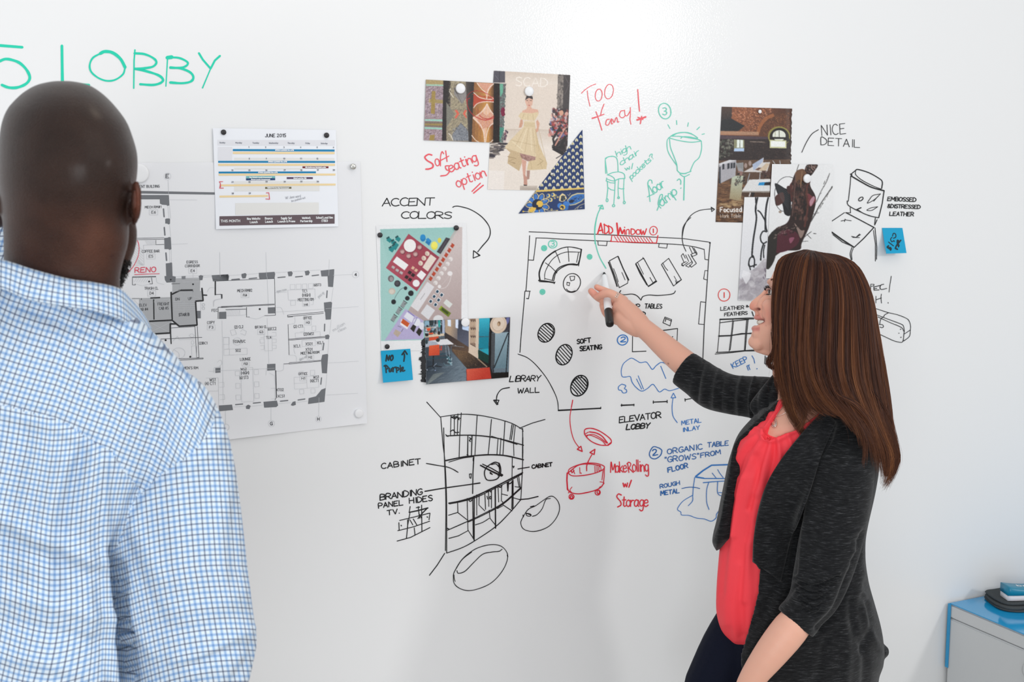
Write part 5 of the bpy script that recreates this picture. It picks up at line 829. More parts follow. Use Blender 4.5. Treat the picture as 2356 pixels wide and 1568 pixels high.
st = parse('@2.2;~760,570 790,470 860,470 895,540 880,620 800,655;~735,620 680,700 730,800;730,800 820,750 830,790;@2;595,805 800,965;@3.6;545,1010 600,960;560,1020 640,1080;~600,1050 660,1030 700,1080 680,1130;@3.2;870,1060 960,1100;~880,1040 930,940 1010,930 1000,1000;~930,930 1000,850 1010,780 960,740 960,850;1010,840 1090,735', *sf)
stick('sticky_note', [(2029.5, 524), (2076.3, 524), (2085.8, 581.8), (2039, 583.2)], lambda u, v: 0.0015 + 0.032 * np.clip(v, 0, 1) ** 1.5, 'curling blue sticky note reading $150 PER beside the chair sketch', st, 2.2)

# ---------------- magnets
def magnet(px, py, rpx, base, hgt, m, label, group, dome=.35, name='magnet'):
    z = np.linalg.norm(Wp(px, py) - TC); r = rpx * z / F * 1.04; n = 28; prof = [(1, 0), (1, .7), (.93, .92), (.8, 1), (.45, 1 + dome * .3), (0, 1 + dome * .4)]
    c0 = Wr(px, py, base + hgt * .5); c0 = np.array([c0[0], 0, c0[2]]); v = []
    for a, h in prof[:-1]:
        for k in range(n): t = 2 * math.pi * k / n; v.append(c0 + [a * r * math.cos(t), -base - h * hgt, a * r * math.sin(t)])
    v.append(c0 + [0, -base - prof[-1][1] * hgt, 0]); f = []
    L = len(prof) - 1
    for i in range(L - 1):
        for k in range(n): f.append((i * n + k, i * n + (k + 1) % n, (i + 1) * n + (k + 1) % n, (i + 1) * n + k))
    for k in range(n): f.append(((L - 1) * n + k, (L - 1) * n + (k + 1) % n, L * n))
    f.append(tuple(range(n - 1, -1, -1)))
    return mesh_obj(name, v, f, m, smooth=True, label=label, cat='magnet', group=group)
mk = mat('black_plastic', (34, 32, 36), .4); mw = mat('white_plastic', (235, 236, 238), .35); ms = mat('brushed_steel', (205, 205, 200), .22, metal=.9)
gb = 'small black magnets'; gw = 'round white magnets'
magnet(514.5, 304, 5.6, .0048, .004, mk, 'small black magnet at the calendar corner nearer the bald head', gb)
magnet(751.5, 311, 5.6, .0048, .004, mk, 'small black magnet at the calendar corner under which 2015 is printed', gb)
magnet(874.5, 540.5, 5.5, .0016, .005, mk, 'small black magnet on the collage edge beside the teal chairs', gb)
magnet(1050, 524, 5.6, .0016, .005, mk, 'small black magnet at the collage corner under the arrow', gb)
magnet(891, 797, 5.2, .0016, .005, mk, 'small black magnet just above the NO Purple note', gb)
magnet(1059.5, 203.5, 11, .0032, .006, mw, 'round white magnet on the fabric photo', gw)
magnet(1217.5, 210, 10.5, .002, .006, mw, 'round white magnet above the runway model', gw)
magnet(1071, 741, 10, .0036, .005, mw, 'round white magnet at the top of the studio photo', gw)
magnet(1857, 410.5, 9.5, .0044, .006, mw, 'round white magnet on the leather harness print', gw)
magnet(826, 950.5, 10, .0024, .006, mw, 'round white magnet at the bottom corner of the floor plan sheet', gw)
magnet(320, 398.5, 20, .003, .006, mw, 'large flat white magnet half hidden behind the ear', gw, .05)
magnet(1748.3, 256.5, 4, .002, .004, mw, 'tiny white magnet at the top of the loft photo', gw, name='pin_magnet')
magnet(812.5, 383, 6.3, .005, .006, ms, 'small shiny steel magnet at the top corner of the floor plan sheet', 'steel magnets', name='pin_magnet')
magnet(1269.5, 400.5, 3.6, .004, .005, ms, 'tiny shiny steel magnet on the edge of the navy swatch', 'steel magnets', name='pin_magnet')

# ---------------- cabinet, cloth and eraser
def cabinet():
    a = Wr(2184, 1386, 0.012)                         # top corner at the wall
    zt = a[2]; x0 = a[0]
    root = empty('storage_cabinet', (x0 + .25, -.42, 0), 'low pale grey cabinet with a glossy blue top against the wall', 'cabinet')
    blue = mat('blue_laminate', (20, 150, 205), .12, .5, coat=.4); gry = mat('grey_laminate', (203, 206, 208), .35, .4)
    w_, d_ = .85, .62; y1 = -0.012; y0 = y1 - d_
    def bev(name, c0, c1, m, b=.004, label=None):
        bm = bmesh.new(); bmesh.ops.create_cube(bm, size=1)
        c0, c1 = np.minimum(c0, c1), np.maximum(c0, c1)
        for v in bm.verts: v.co = Vector([(c0[i] + c1[i]) / 2 + v.co[i] * (c1[i] - c0[i]) for i in range(3)])
        bmesh.ops.bevel(bm, geom=list(bm.edges), offset=b, segments=3, affect='EDGES')
        me = bpy.data.meshes.new(name); bm.to_mesh(me); bm.free(); return link(name, me, m, root, False, label)
    bev('cabinet_top', (x0, y0, zt - .003), (x0 + w_, y1, zt), blue, .0012, 'glossy blue top panel')
    bev('top_rail', (x0 + .002, y0 + .001, zt - .045), (x0 + w_ - .002, y1, zt - .004), gry)
    bev('body', (x0 + .002, y0 + .001, .03), (x0 + w_ - .002, y1 - .0, zt - .047), gry)
    bev('plinth', (x0 + .02, y0 + .03, 0), (x0 + w_ - .02, y1 - .02, .029), mat('dark_plinth', (60, 62, 66), .5))
    bev('blue_edging', (x0 - .0015, y1 - .008, zt - .20), (x0 + .001, y1 + .004, zt - .002), blue, .0006)
    mbk = MB(); n = 20; hx = x0; hy = y1 - .30; hz = zt - .10
    v = []; f = []
    for i, (rr, dd) in enumerate(((1, 0), (.95, .003), (.6, .0045), (0.05, .005))):
        for k in range(n): t = 2 * math.pi * k / n; v.append((hx - dd, hy + .018 * rr * math.cos(t), hz + .022 * rr * math.sin(t)))
    for i in range(3):
        for k in range(n): f.append((i * n + k, i * n + (k + 1) % n, (i + 1) * n + (k + 1) % n, (i + 1) * n + k))
    mesh_obj('lock_cover', v, f, gry, root, True)
    return zt
zt = cabinet()
def on_top(px, py, h=0):
    d = P(px, py, 1.0) - TC; t = (zt + h - TC[2]) / d[2]; return TC + d * t
def cloth():
    # folded microfibre cloth: two rounded layers, wavy
    L = []
    cen = on_top(2335, 1392, 0); ax = on_top(2275, 1385, 0) - cen; ax[2] = 0
    r = np.random.RandomState(2); mbc = MB(); n = 56
    for k, (h0, h1, s) in enumerate(((.0005, .008, 1.0), (.008, .0165, .985), (.0165, .025, .95))):
        rings = []
        for j, (sc, hh) in enumerate(((.55, h0), (.97, h0), (1.0, (h0 + h1) / 2), (.97, h1), (.55, h1), (.02, h1))):
            t = np.linspace(0, 2 * np.pi, n, endpoint=False)
            q = 1 / (np.abs(np.cos(t)) ** 5 + np.abs(np.sin(t)) ** 5) ** (1 / 5)
            x = .150 * q * np.cos(t) * s * sc + .004 * np.sin(3 * t + k); y = .078 * q * np.sin(t) * s * sc + .004 * np.sin(4 * t + k * 2)
            z = hh + .0022 * np.sin(x * 55 + y * 30 + k) * (1 if hh > .004 else 0)
            rings.append(np.stack([x, y, np.full(n, 0) + z], 1))
        v = np.vstack(rings); a = math.radians(-14); v = np.stack([v[:, 0] * math.cos(a) - v[:, 1] * math.sin(a), v[:, 0] * math.sin(a) + v[:, 1] * math.cos(a), v[:, 2]], 1)
        f = [(i * n + q_, i * n + (q_ + 1) % n, (i + 1) * n + (q_ + 1) % n, (i + 1) * n + q_) for i in range(5) for q_ in range(n)]
        mbc.add(v + [CL[0], CL[1], zt], f + [tuple(range(n - 1, -1, -1))])
    return mbc.build('folded_cloth', mat('dark_cloth', (62, 66, 68), .95, .1, noise=(900, .2, (84, 88, 90)), bump=(700, .5, .001)), smooth=True, label='folded dark grey cloth lying on the blue cabinet top', cat='cloth')
p_l = on_top(2279, 1392); CL = (p_l[0] + .150, p_l[1] - .035)
cl = cloth()
def eraser():
    e = on_top(2306, 1376, .03); root = empty('whiteboard_eraser', (e[0] + .083, e[1] - .02, zt + .0265), 'blue and white whiteboard eraser on the folded dark cloth', 'eraser')
    def slab(name, L, Wd, z0, z1, m, curve):
        nx = 16; v = []; f = []; sec = [(-1, -.8), (-.9, -1), (.9, -1), (1, -.8), (1, .8), (.9, 1), (-.9, 1), (-1, .8)]
        for i in range(nx + 1):
            t = i / nx * 2 - 1; k = 1 - .12 * abs(t) ** 6
            for a, b in sec: v.append((t * L / 2, a * Wd / 2 * k, (z0 + z1) / 2 + b * (z1 - z0) / 2 + curve * t * t * (1 if b > 0 else 0)))
        n = 8
        for i in range(nx):
            for q in range(n): f.append((i * n + q, i * n + (q + 1) % n, (i + 1) * n + (q + 1) % n, (i + 1) * n + q))
        f += [tuple(range(n - 1, -1, -1)), tuple(range(nx * n, nx * n + n))]
        v = np.array(v); a = math.radians(-20); R = np.array([[math.cos(a), -math.sin(a), 0], [math.sin(a), math.cos(a), 0], [0, 0, 1]])
        return mesh_obj(name, v @ R.T + np.array(root.location), f, m, root, True)
    slab('felt_pad', .148, .056, 0, .016, mat('white_felt', (226, 222, 226), .9, bump=(500, .4, .001)), 0)
    slab('eraser_body', .15, .058, .016, .034, mat('teal_blue_plastic', (16, 128, 160), .35, .5), .008)
    a = math.radians(-20); R = np.array([[math.cos(a), -math.sin(a), 0], [math.sin(a), math.cos(a), 0], [0, 0, 1]]); mb = MB()
    for s in text('board', -.035, 0, .05, 0, .014, slant=.2, smooth=False) :
        for q0, q1 in zip(s[:-1], s[1:]):
            d = (q1 - q0); L = np.hypot(*d)
            if L < 1e-6: continue
            n_ = np.array([-d[1], d[0]]) / L * .0016
            pp = np.array([q0 + n_, q1 + n_, q1 - n_, q0 - n_]); pp[:, 1] *= -1
            z = .0345 + .0082 * (pp[:, 0] / .075) ** 2
            mb.add(np.column_stack([pp[:, 0], pp[:, 1], z]) @ R.T + np.array(root.location), [(0, 1, 2, 3)])
    mb.build('white_lettering', mw, root, label='small white lettering on the blue back')
eraser()
# ================================================================ figures: shared tools
def ring_faces(nr, n, cap=True):
    f = [(i * n + q, i * n + (q + 1) % n, (i + 1) * n + (q + 1) % n, (i + 1) * n + q) for i in range(nr - 1) for q in range(n)]
    if cap: f += [tuple(range(n - 1, -1, -1)), tuple(range((nr - 1) * n, nr * n))]
    return f
def fill(rows, n):
    """resample rows of numbers smoothly"""
    r = np.asarray(rows, float); t = np.arange(len(r)); s = np.linspace(0, len(r) - 1, n)
    c = catmull(r, n=12); return np.stack([np.interp(s, np.linspace(0, len(r) - 1, len(c)), c[:, k]) for k in range(r.shape[1])], 1)
def slab_loft(rows, n=40, m=48, ex=2.3, dense=None):
    """rows (y, xl, xr, half depth m, z): horizontal sections of a body seen by the camera -> (verts, faces)"""
    R = fill(rows, dense or len(rows) * 3); t = np.linspace(0, 2 * np.pi, m, endpoint=False); V = []
    c, s = np.cos(t), np.sin(t); q = (np.abs(c) ** ex + np.abs(s) ** ex) ** (-1 / ex)
    for y, xl, xr, b, z in R:
        V.append(P((xl + xr) / 2 + (xr - xl) / 2 * c * q, np.full(m, y), z + b * s * q))
    return np.vstack(V), ring_faces(len(R), m)
def tube(pts, rad, m=20, flat=1.0, sub=3, cut=False):
    """pts world, rad metres, rounded ends; flat squashes along the view axis"""
    pts = np.asarray(pts, float); R = fill(np.column_stack([pts, rad]), max(2, (len(pts) - 1) * sub + 1)) if len(pts) > 2 else np.column_stack([pts, rad])
    p, r = R[:, :3], R[:, 3]; t = np.gradient(p, axis=0); t /= np.linalg.norm(t, axis=1)[:, None]
    P2 = []; Rr = []; Tt = []
    for k in (1.0, .92, .7, .38): P2.append(p[0] - t[0] * r[0] * k * .98); Rr.append(r[0] * math.sqrt(max(1 - k * k, .0009))); Tt.append(t[0])
    for i in range(len(p)): P2.append(p[i]); Rr.append(r[i]); Tt.append(t[i])
    for k in (() if cut else (.38, .7, .92, 1.0)): P2.append(p[-1] + t[-1] * r[-1] * k * .98); Rr.append(r[-1] * math.sqrt(max(1 - k * k, .0009))); Tt.append(t[-1])
    fw = RC @ np.array([0, 0, -1.0]); a = np.linspace(0, 2 * np.pi, m, endpoint=False); V = []
    for c, rr, tt in zip(P2, Rr, Tt):
        u = fw - tt * (fw @ tt)
        if np.linalg.norm(u) < .2: u = np.array([0, 0, 1.0]) - tt * tt[2]
        u /= np.linalg.norm(u); v = np.cross(tt, u)
        V.append(c + rr * (np.outer(np.cos(a), u) * flat + np.outer(np.sin(a), v)))
    return np.vstack(V), ring_faces(len(P2), m)
def ptube(L, **k):
    """L: (px, py, z, radius px)"""
    L = np.asarray(L, float); return tube(P(L[:, 0], L[:, 1], L[:, 2]), L[:, 3] * L[:, 2] / F, **k)
def ball(px, py, z, rpx, sx=1, sy=1, sz=1, m=20):
    r = rpx * z / F; t = np.linspace(0, 2 * np.pi, m, endpoint=False); V = []
    for th in np.linspace(.06, math.pi - .06, 12):
        x, y, zz = r * sx * math.sin(th) * np.cos(t), np.full(m, r * sy * math.cos(th)), r * sz * math.sin(th) * np.sin(t)
        V.append(np.stack([x, y, zz], 1) @ RC.T + P(px, py, z))
    return np.vstack(V), ring_faces(12, m)
def union(parts, voxel, smooth=6, fac=.5):
    mb = MB()
    for v, f in parts: mb.add(v, f)
    me = bpy.data.meshes.new('tmp'); me.from_pydata([tuple(x) for x in np.concatenate(mb.v)], [], mb.f)
    bm = bmesh.new(); bm.from_mesh(me); bmesh.ops.recalc_face_normals(bm, faces=bm.faces); bm.to_mesh(me); bm.free()
    o = bpy.data.objects.new('tmp', me); C.objects.link(o)
    md = o.modifiers.new('r', 'REMESH'); md.mode = 'VOXEL'; md.voxel_size = voxel; md.use_smooth_shade = True
    if smooth:
        sm = o.modifiers.new('s', 'SMOOTH'); sm.factor = fac; sm.iterations = smooth
    dg = bpy.context.evaluated_depsgraph_get(); r = bpy.data.meshes.new_from_object(o.evaluated_get(dg))
    bpy.data.objects.remove(o); bpy.data.meshes.remove(me); return r
def getv(me):
    a = np.empty(len(me.vertices) * 3); me.vertices.foreach_get('co', a); return a.reshape(-1, 3)
def getn(me):
    a = np.empty(len(me.vertices) * 3); me.vertex_normals.foreach_get('vector', a); return a.reshape(-1, 3)
def setv(me, v): me.vertices.foreach_set('co', v.ravel()); me.update()
def dist_line(x, y, pl):
    d = np.full(x.shape, 1e9); s = np.zeros(x.shape)
    for (ax, ay), (bx, by) in zip(pl[:-1], pl[1:]):
        ux, uy = bx - ax, by - ay; L = ux * ux + uy * uy + 1e-9; t = np.clip(((x - ax) * ux + (y - ay) * uy) / L, 0, 1)
        e = np.hypot(x - ax - t * ux, y - ay - t * uy); sg = np.sign((x - ax) * uy - (y - ay) * ux); k = e < d; d = np.where(k, e, d); s = np.where(k, sg, s)
    return d, s
def folds(me, L, facing=True):
    """L: (polyline string, width px, amplitude m, profile) soft cloth folds seen from the room side; profile g ridge or s step"""
    v = getv(me); n = getn(me); x, y, z = proj(v); view = v - TC; view /= np.linalg.norm(view, axis=1)[:, None]
    fc = np.clip(-(n * view).sum(1) * 2.5, 0, 1); h = np.zeros(len(v))
    for s, w_, amp, *pf in L:
        pl = catmull(nums(s), n=6); lo, hi = pl.min(0) - 3 * w_, pl.max(0) + 3 * w_
        k = np.where((x > lo[0]) & (x < hi[0]) & (y > lo[1]) & (y < hi[1]))[0]
        d, sg = dist_line(x[k], y[k], pl)
        if pf and pf[0] == 's': h[k] += amp * np.exp(-(d / w_) ** 2) * np.where(sg > 0, 1, -.5)
        else: h[k] += amp * np.exp(-(d / w_) ** 2)
    setv(me, v + n * (h * fc)[:, None])
def ripple(me, amp, fx, fy, seed=0):
    v = getv(me); n = getn(me); r = np.random.RandomState(seed); h = np.zeros(len(v))
    for _ in range(9):
        k = r.normal(0, 1, 3) * [fx, fx, fy]; h += np.sin(v @ k + r.uniform(0, 6.28)) / 3
    setv(me, v + n * (h * amp)[:, None])
def inpoly(x, y, s):
    q = nums(s) if isinstance(s, str) else s; m = np.zeros(x.shape, bool)
    for (ax, ay), (bx, by) in zip(q, np.roll(q, -1, 0)):
        if abs(ay - by) < 1e-9: continue
        m ^= ((ay > y) != (by > y)) & (x < (bx - ax) * (y - ay) / (by - ay) + ax)
    return m
def sink(me, s, depth, ramp, zmax=None):
    """lower the surface inside a pixel outline (an opening in a garment)"""
    v = getv(me); n = getn(me); x, y, z = proj(v); q = nums(s); ins = inpoly(x, y, q); d, _ = dist_line(x, y, np.vstack([q, q[:1]]))
    sd = np.where(ins, d, -d); t = np.clip((sd + ramp) / (2 * ramp), 0, 1)
    view = v - TC; view /= np.linalg.norm(view, axis=1)[:, None]; t *= ((n * view).sum(1) < .25)
    setv(me, v - n * (depth * t)[:, None])
def vcol(me, col, name='Col'):
    lin = np.clip(col, 0, 1); lin = np.where(lin <= .04045, lin / 12.92, ((lin + .055) / 1.055) ** 2.4)
    a = me.color_attributes.new(name, 'FLOAT_COLOR', 'POINT'); a.data.foreach_set('color', np.hstack([lin, np.ones((len(lin), 1))]).ravel().astype(np.float32))
def mix(a, b, t): return a * (1 - t[:, None]) + np.array(b) / 255. * t[:, None]
def blob(x, y, cx, cy, rx, ry): return np.exp(-(((x - cx) / rx) ** 2 + ((y - cy) / ry) ** 2))

# ================================================================ the man
def man():
    z0 = 1.60; k = z0 / F; zz = lambda y, o=0: z0 + o + (y - 380) * k * .136
    hd = [(186, 128, 158, .012), (189, 108, 180, .030), (196, 82, 206, .046), (210, 57, 229, .062), (226, 38, 248, .074), (250, 17, 270, .084), (281, 4, 292, .093), (317, -2, 306, .099), (349, -5, 315, .102), (380, -6, 317, .103),
          (415, -5, 314, .101), (445, -1, 306, .097), (475, 2, 299, .090), (505, 5, 296, .082), (535, 7, 297, .075), (565, 8, 294, .070), (600, 8, 284, .067), (640, 8, 276, .067), (690, 2, 280, .068), (760, -20, 300, .07)]
    zo = np.interp([r[0] for r in hd], [186, 260, 380, 480, 560, 760], [.03, .01, 0, -.005, -.008, .0])
    rows = [(y, a, b, d, zz(y, o)) for (y, a, b, d), o in zip(hd, zo)]
    parts = [slab_loft(rows, m=56, ex=2.15)]
    # face side: cheek, jaw and chin turned to the right, nose and brow beyond
    parts += [ptube([(262, 500, 1.66, 46), (266, 548, 1.675, 48), (250, 608, 1.69, 43)]), ptube([(240, 620, 1.71, 36), (215, 645, 1.74, 34)]), ball(215, 420, 1.665, 95, 1, 1.2, .8), ball(238, 470, 1.745, 14, 1, 2, 1.2), ball(232, 505, 1.76, 16)]
    # ear: rim, bowl and lobe
    ear = [ptube([(306, 440, 1.545, 6), (308, 426, 1.540, 6.5), (314, 420, 1.536, 7), (318, 434, 1.536, 7.5), (319, 456, 1.540, 7.5), (319, 478, 1.545, 7.5), (316, 496, 1.555, 7), (311, 509, 1.565, 7.5)], m=14),
           ptube([(305, 440, 1.575, 8), (314, 462, 1.575, 7), (312, 490, 1.58, 7)], m=14), ball(309, 511, 1.572, 8, 1, 1.2, 1), ball(309, 464, 1.556, 9, 1, 4.6, 1), ball(307, 466, 1.572, 9, 1, 4.6, 1.6), ptube([(300, 440, 1.575, 9), (302, 470, 1.575, 10), (302, 505, 1.585, 10)]), ball(-3, 468, 1.60, 9, .7, 3, 1)]
    parts += ear
    # trunk and arms inside the clothes
    parts += [slab_loft([(700, 20, 270, .06, zz(700)), (790, -130, 360, .085, zz(790)), (900, -220, 425, .095, zz(900)), (1100, -225, 295, .09, zz(1100)), (1350, -190, 205, .085, zz(1350)), (1600, -190, 230, .09, zz(1600)), (1750, -190, 230, .09, zz(1750))])]
    def hand(w, d1, up, s, n=4):
        # w wrist world, d1 direction, up across the palm, s side of thumb
        d1 = d1 / np.linalg.norm(d1); up = up - d1 * (up @ d1); up /= np.linalg.norm(up); nn = np.cross(d1, up) * s
        L = [tube([w, w + d1 * .04, w + d1 * .085], [.027, .036, .035], flat=.6)]
        for i, ln in enumerate((.072, .08, .074, .058)):
            b = w + d1 * (.088 - .004 * abs(i - 1)) + up * (.030 - .020 * i)
            L.append(tube([b, b + d1 * ln * .45 + nn * .006, b + d1 * ln * .78 + nn * .022, b + d1 * ln * .9 + nn * .036], [.0098, .009, .0085, .0075], m=12))
        b = w + d1 * .02 + up * .026
        L.append(tube([b, b + d1 * .03 + up * .022 + nn * .006, b + d1 * .058 + up * .027 + nn * .014], [.013, .011, .009], m=12)); return L
    for sx, sh, el in ((1, (405, 1010), (440, 1500)),):
        A = P(sh[0], sh[1], zz(1000, -.01)); B = P(el[0], el[1], zz(1500, -.01)); Wr_ = B + np.array([-.10 * sx, .20, -.06]); Wr_ = Wr_ + np.array([0, 0, -.02])
        parts.append(tube([A, (A + B) / 2, B, (B + Wr_) / 2, Wr_], [.042, .045, .042, .038, .028])); parts += hand(Wr_, Wr_ - B, np.array([0, 0, 1.]), -sx)
    A = P(-250, 1000, 1.68); B = P(-190, 1010, 2.00); W2 = P(-48, 500, 1.93); parts.append(tube([A, (A + B) / 2, B, (B + W2) / 2, W2], [.042, .045, .042, .036, .027])); parts += hand(W2, P(30, 430, 1.88) - W2, np.array([0, -1., 0]), -1)
    me = union(parts, .003, 7)
    v = getv(me); x, y, z = proj(v)
    r = np.random.RandomState(1)
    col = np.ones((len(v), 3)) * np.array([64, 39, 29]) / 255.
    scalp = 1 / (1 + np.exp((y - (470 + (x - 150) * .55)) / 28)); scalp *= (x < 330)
    col = mix(col, (48, 33, 27), scalp * .9); col = mix(col, (108, 66, 50), blob(x, y, 225, 560, 70, 85) * .7); col = mix(col, (130, 74, 56), blob(x, y, 316, 458, 11, 55) * .8); col = mix(col, (38, 24, 22), blob(x, y, 299, 468, 6, 40) * .6)  # last mix paints the shade between ear rim and head into the skin
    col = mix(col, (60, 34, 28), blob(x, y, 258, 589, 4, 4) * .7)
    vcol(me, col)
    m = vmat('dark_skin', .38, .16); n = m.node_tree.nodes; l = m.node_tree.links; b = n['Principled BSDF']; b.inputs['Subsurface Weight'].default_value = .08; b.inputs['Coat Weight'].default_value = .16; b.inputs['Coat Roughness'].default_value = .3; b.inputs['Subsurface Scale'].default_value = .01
    tc = n.new('ShaderNodeTexCoord'); t = n.new('ShaderNodeTexNoise'); t.inputs['Scale'].default_value = 28; t.inputs['Detail'].default_value = 6; l.new(tc.outputs['Object'], t.inputs['Vector'])
    bp = n.new('ShaderNodeBump'); bp.inputs['Strength'].default_value = .6; bp.inputs['Distance'].default_value = .003
    t2 = n.new('ShaderNodeTexNoise'); t2.inputs['Scale'].default_value = 650; t2.inputs['Detail'].default_value = 2; l.new(tc.outputs['Object'], t2.inputs['Vector']); l.new(t2.outputs['Fac'], bp.inputs['Height']); l.new(bp.outputs['Normal'], b.inputs['Normal'])
    mx = n.new('ShaderNodeMixRGB'); mx.blend_type = 'MULTIPLY'; mx.inputs[0].default_value = .85; rp = n.new('ShaderNodeValToRGB'); rp.color_ramp.elements[0].position = .3; rp.color_ramp.elements[0].color = (.62, .60, .60, 1); rp.color_ramp.elements[1].position = .7
    l.new(t.outputs['Fac'], rp.inputs[0]); vc = [q for q in n if q.type == 'VERTEX_COLOR'][0]; l.new(vc.outputs[0], mx.inputs[1]); l.new(rp.outputs[0], mx.inputs[2]); l.new(mx.outputs[0], b.inputs['Base Color'])
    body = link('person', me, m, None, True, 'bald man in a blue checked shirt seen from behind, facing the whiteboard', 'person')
    # ---- shirt
    tor = [(652, 10, 245, .060, 0), (664, -30, 255, .068, 0), (684, -45, 272, .076, 0), (706, -55, 290, .081, 0), (735, -80, 322, .088, 0), (765, -120, 352, .098, 0), (800, -175, 385, .108, 0), (845, -225, 422, .117, 0), (900, -262, 440, .124, 0), (970, -285, 425, .129, 0), (1060, -290, 392, .131, 0), (1160, -280, 340, .130, 0), (1270, -268, 300, .128, 0), (1400, -262, 288, .127, 0), (1568, -268, 298, .130, 0), (1700, -275, 305, .132, 0), (1790, -278, 308, .130, 0)]
    rows = [(y, a, b_, d, zz(y, o)) for y, a, b_, d, o in tor]
    slv = [(862, 385, 440, .035), (885, 358, 468, .055), (925, 332, 497, .066), (975, 312, 520, .073), (1030, 295, 537, .077), (1100, 277, 550, .079), (1200, 258, 562, .079), (1300, 254, 572, .077), (1370, 262, 579, .074), (1430, 276, 586, .071), (1475, 290, 591, .070), (1515, 305, 584, .068), (1560, 318, 574, .062), (1600, 335, 560, .045)]
    sr = [(y, a, b_, d, zz(y, -.012)) for y, a, b_, d in slv]; 
    P_ = [slab_loft(rows, m=72, ex=2.5), slab_loft(sr, m=44, ex=2.2), tube([P(-240, 960, 1.67), P(-230, 990, 1.80), P(-190, 1020, 2.0), P(-120, 760, 1.97), P(-47, 545, 1.94)], [.095, .085, .07, .062, .053])]
    for sx, el in ((1, (440, 1520)),):
        B = P(el[0], el[1], zz(1520, -.0)); E = B + np.array([-.085 * sx, .17, -.065]); P_.append(tube([B, (B + E) / 2, E], [.066, .056, .046]))
    sm = union(P_, .0036, 9)
    ripple(sm, .0012, 22, 10, 3)
    folds(sm, [('496,968 450,1036 360,1100 309,1150 276,1241 246,1290', 13, -.006), ('520,985 470,1040 385,1105 330,1160 295,1230', 16, .004), ('-60,918 0,930 130,962 257,1039', 6, -.003), ('0,950 130,985 240,1050', 10, .003),
        ('197,1022 165,1110 140,1230 128,1360', 13, -.009), ('215,1040 205,1150 200,1300 205,1450', 18, .008), ('238,1060 240,1200 243,1317 262,1568', 12, .008), ('262,1262 272,1310 283,1400 292,1480 300,1568', 12, -.028), ('262,1310 275,1440 284,1568', 11, -.020),
        ('150,1060 110,1180 60,1300', 22, .007), ('60,1000 30,1120 10,1250', 22, -.006), ('-40,1180 60,1215 160,1262 230,1290', 18, .009), ('-40,1235 60,1262 200,1320', 14, -.007), ('-40,1360 80,1380 240,1420', 20, .007), ('-40,1420 80,1445 240,1480', 16, -.006), ('-40,1500 100,1520 230,1560', 20, .006),
        ('592,1440 540,1462 470,1500 400,1515', 12, .005), ('586,1485 520,1500 450,1530', 11, -.006), ('580,1400 520,1430 430,1450 330,1440', 15, -.003), ('575,1350 500,1390 400,1400', 18, .003), ('590,1500 560,1540 540,1568', 14, -.006), ('300,1180 330,1250 370,1330', 18, .004), ('280,1230 320,1330 370,1430', 16, -.0045), ('265,1290 300,1400 350,1500', 14, .005),
        ('560,1120 540,1220 545,1330', 16, -.004), ('530,1100 505,1230 510,1360', 20, .003), ('470,1100 450,1250 460,1400', 24, -.0025), ('420,1060 400,1180 410,1330', 22, .0025), ('380,830 330,900 290,980 262,1060', 16, .0025), ('430,870 390,940 350,1010', 14, -.002), ('120,740 200,800 300,850 400,880', 18, -.0018), ('60,790 180,850 300,920', 20, .002), ('40,700 160,745 260,770 320,790', 12, -.004)])
    v = getv(sm); x, y, z = proj(v); cam_ = to_cam(v)
    nf = len(sm.polygons); ls = np.empty(len(sm.loops), int); sm.loops.foreach_get('vertex_index', ls)
    tot = np.empty(nf, int); sm.polygons.foreach_get('loop_total', tot); cen = np.empty(nf * 3); sm.polygons.foreach_get('center', cen); cxx, cyy, _ = proj(cen.reshape(-1, 3))
    xs = np.where(cxx > -20, cxx, -40 - cxx)          # mirror the seams for the other side
    seamx = np.interp(cyy, [880, 930, 978, 1036, 1100, 1150, 1241, 1290, 1400, 1568], [505, 500, 489, 450, 360, 309, 276, 250, 276, 303]); sleeve = (xs > seamx) & (cyy > 885)
    sleeve |= (cyy > 1300) & (xs > np.interp(cyy, [1300, 1400, 1568], [250, 276, 304]))
    sleeve &= cxx > -20
    yoke = (~sleeve) & (cyy < np.interp(xs, [-20, 0, 130, 257, 300, 500], [925, 930, 962, 1039, 1100, 1330]))
    reg = np.where(sleeve, 1, np.where(yoke, 2, 0)); rl = np.repeat(reg, tot)
    xl, yl, zl = x[ls], y[ls], z[ls]; px2m = k
    mir = np.where(np.repeat(cxx, tot) > -20, 1, -1); xl2 = np.where(mir > 0, xl, -40 - xl)
    # back panel
    lean = .14 * (1300 - yl) * np.clip((230 - xl2) / 160, 0, 1) + 6 * np.sin(yl / 70.)
    u0 = (xl - lean) * k + .6 * np.clip(zl - 1.54, 0, .5) * np.clip((xl2 - 205) / 110, 0, 1); v0 = (yl - .20 * xl2 * np.clip((235 - xl2) / 120, 0, 1) - .2 * 180 * np.clip((xl2 - 150) / 60, 0, 1) * 0 + 7 * np.sin(xl / 50. + yl / 160.) * np.clip((yl - 1100) / 300, 0, 1)) * k
    ax = np.interp(yl, [880, 1000, 1300, 1568], [400, 405, 428, 472]); t_ = np.clip((xl2 - ax) / 162, -1, 1); u1 = 162 * np.arcsin(t_) * k * .93; v1 = (yl + .14 * (xl2 - ax) - 22 * t_ ** 2) * k
    S_ = np.interp(xl2, [-50, 0, 130, 257, 380, 450, 520, 560], [625, 640, 676, 728, 800, 870, 985, 1080]); v2 = (yl - S_) * k * .98 + zl * .25; u2 = (xl2 * .95 + yl * .35) * k
    U = np.choose(rl, [u0, u1, u2]); V = np.choose(rl, [v0, v1, v2]); uv = sm.uv_layers.new(name='UVMap'); uv.data.foreach_set('uv', np.stack([U, V], 1).ravel().astype(np.float32))
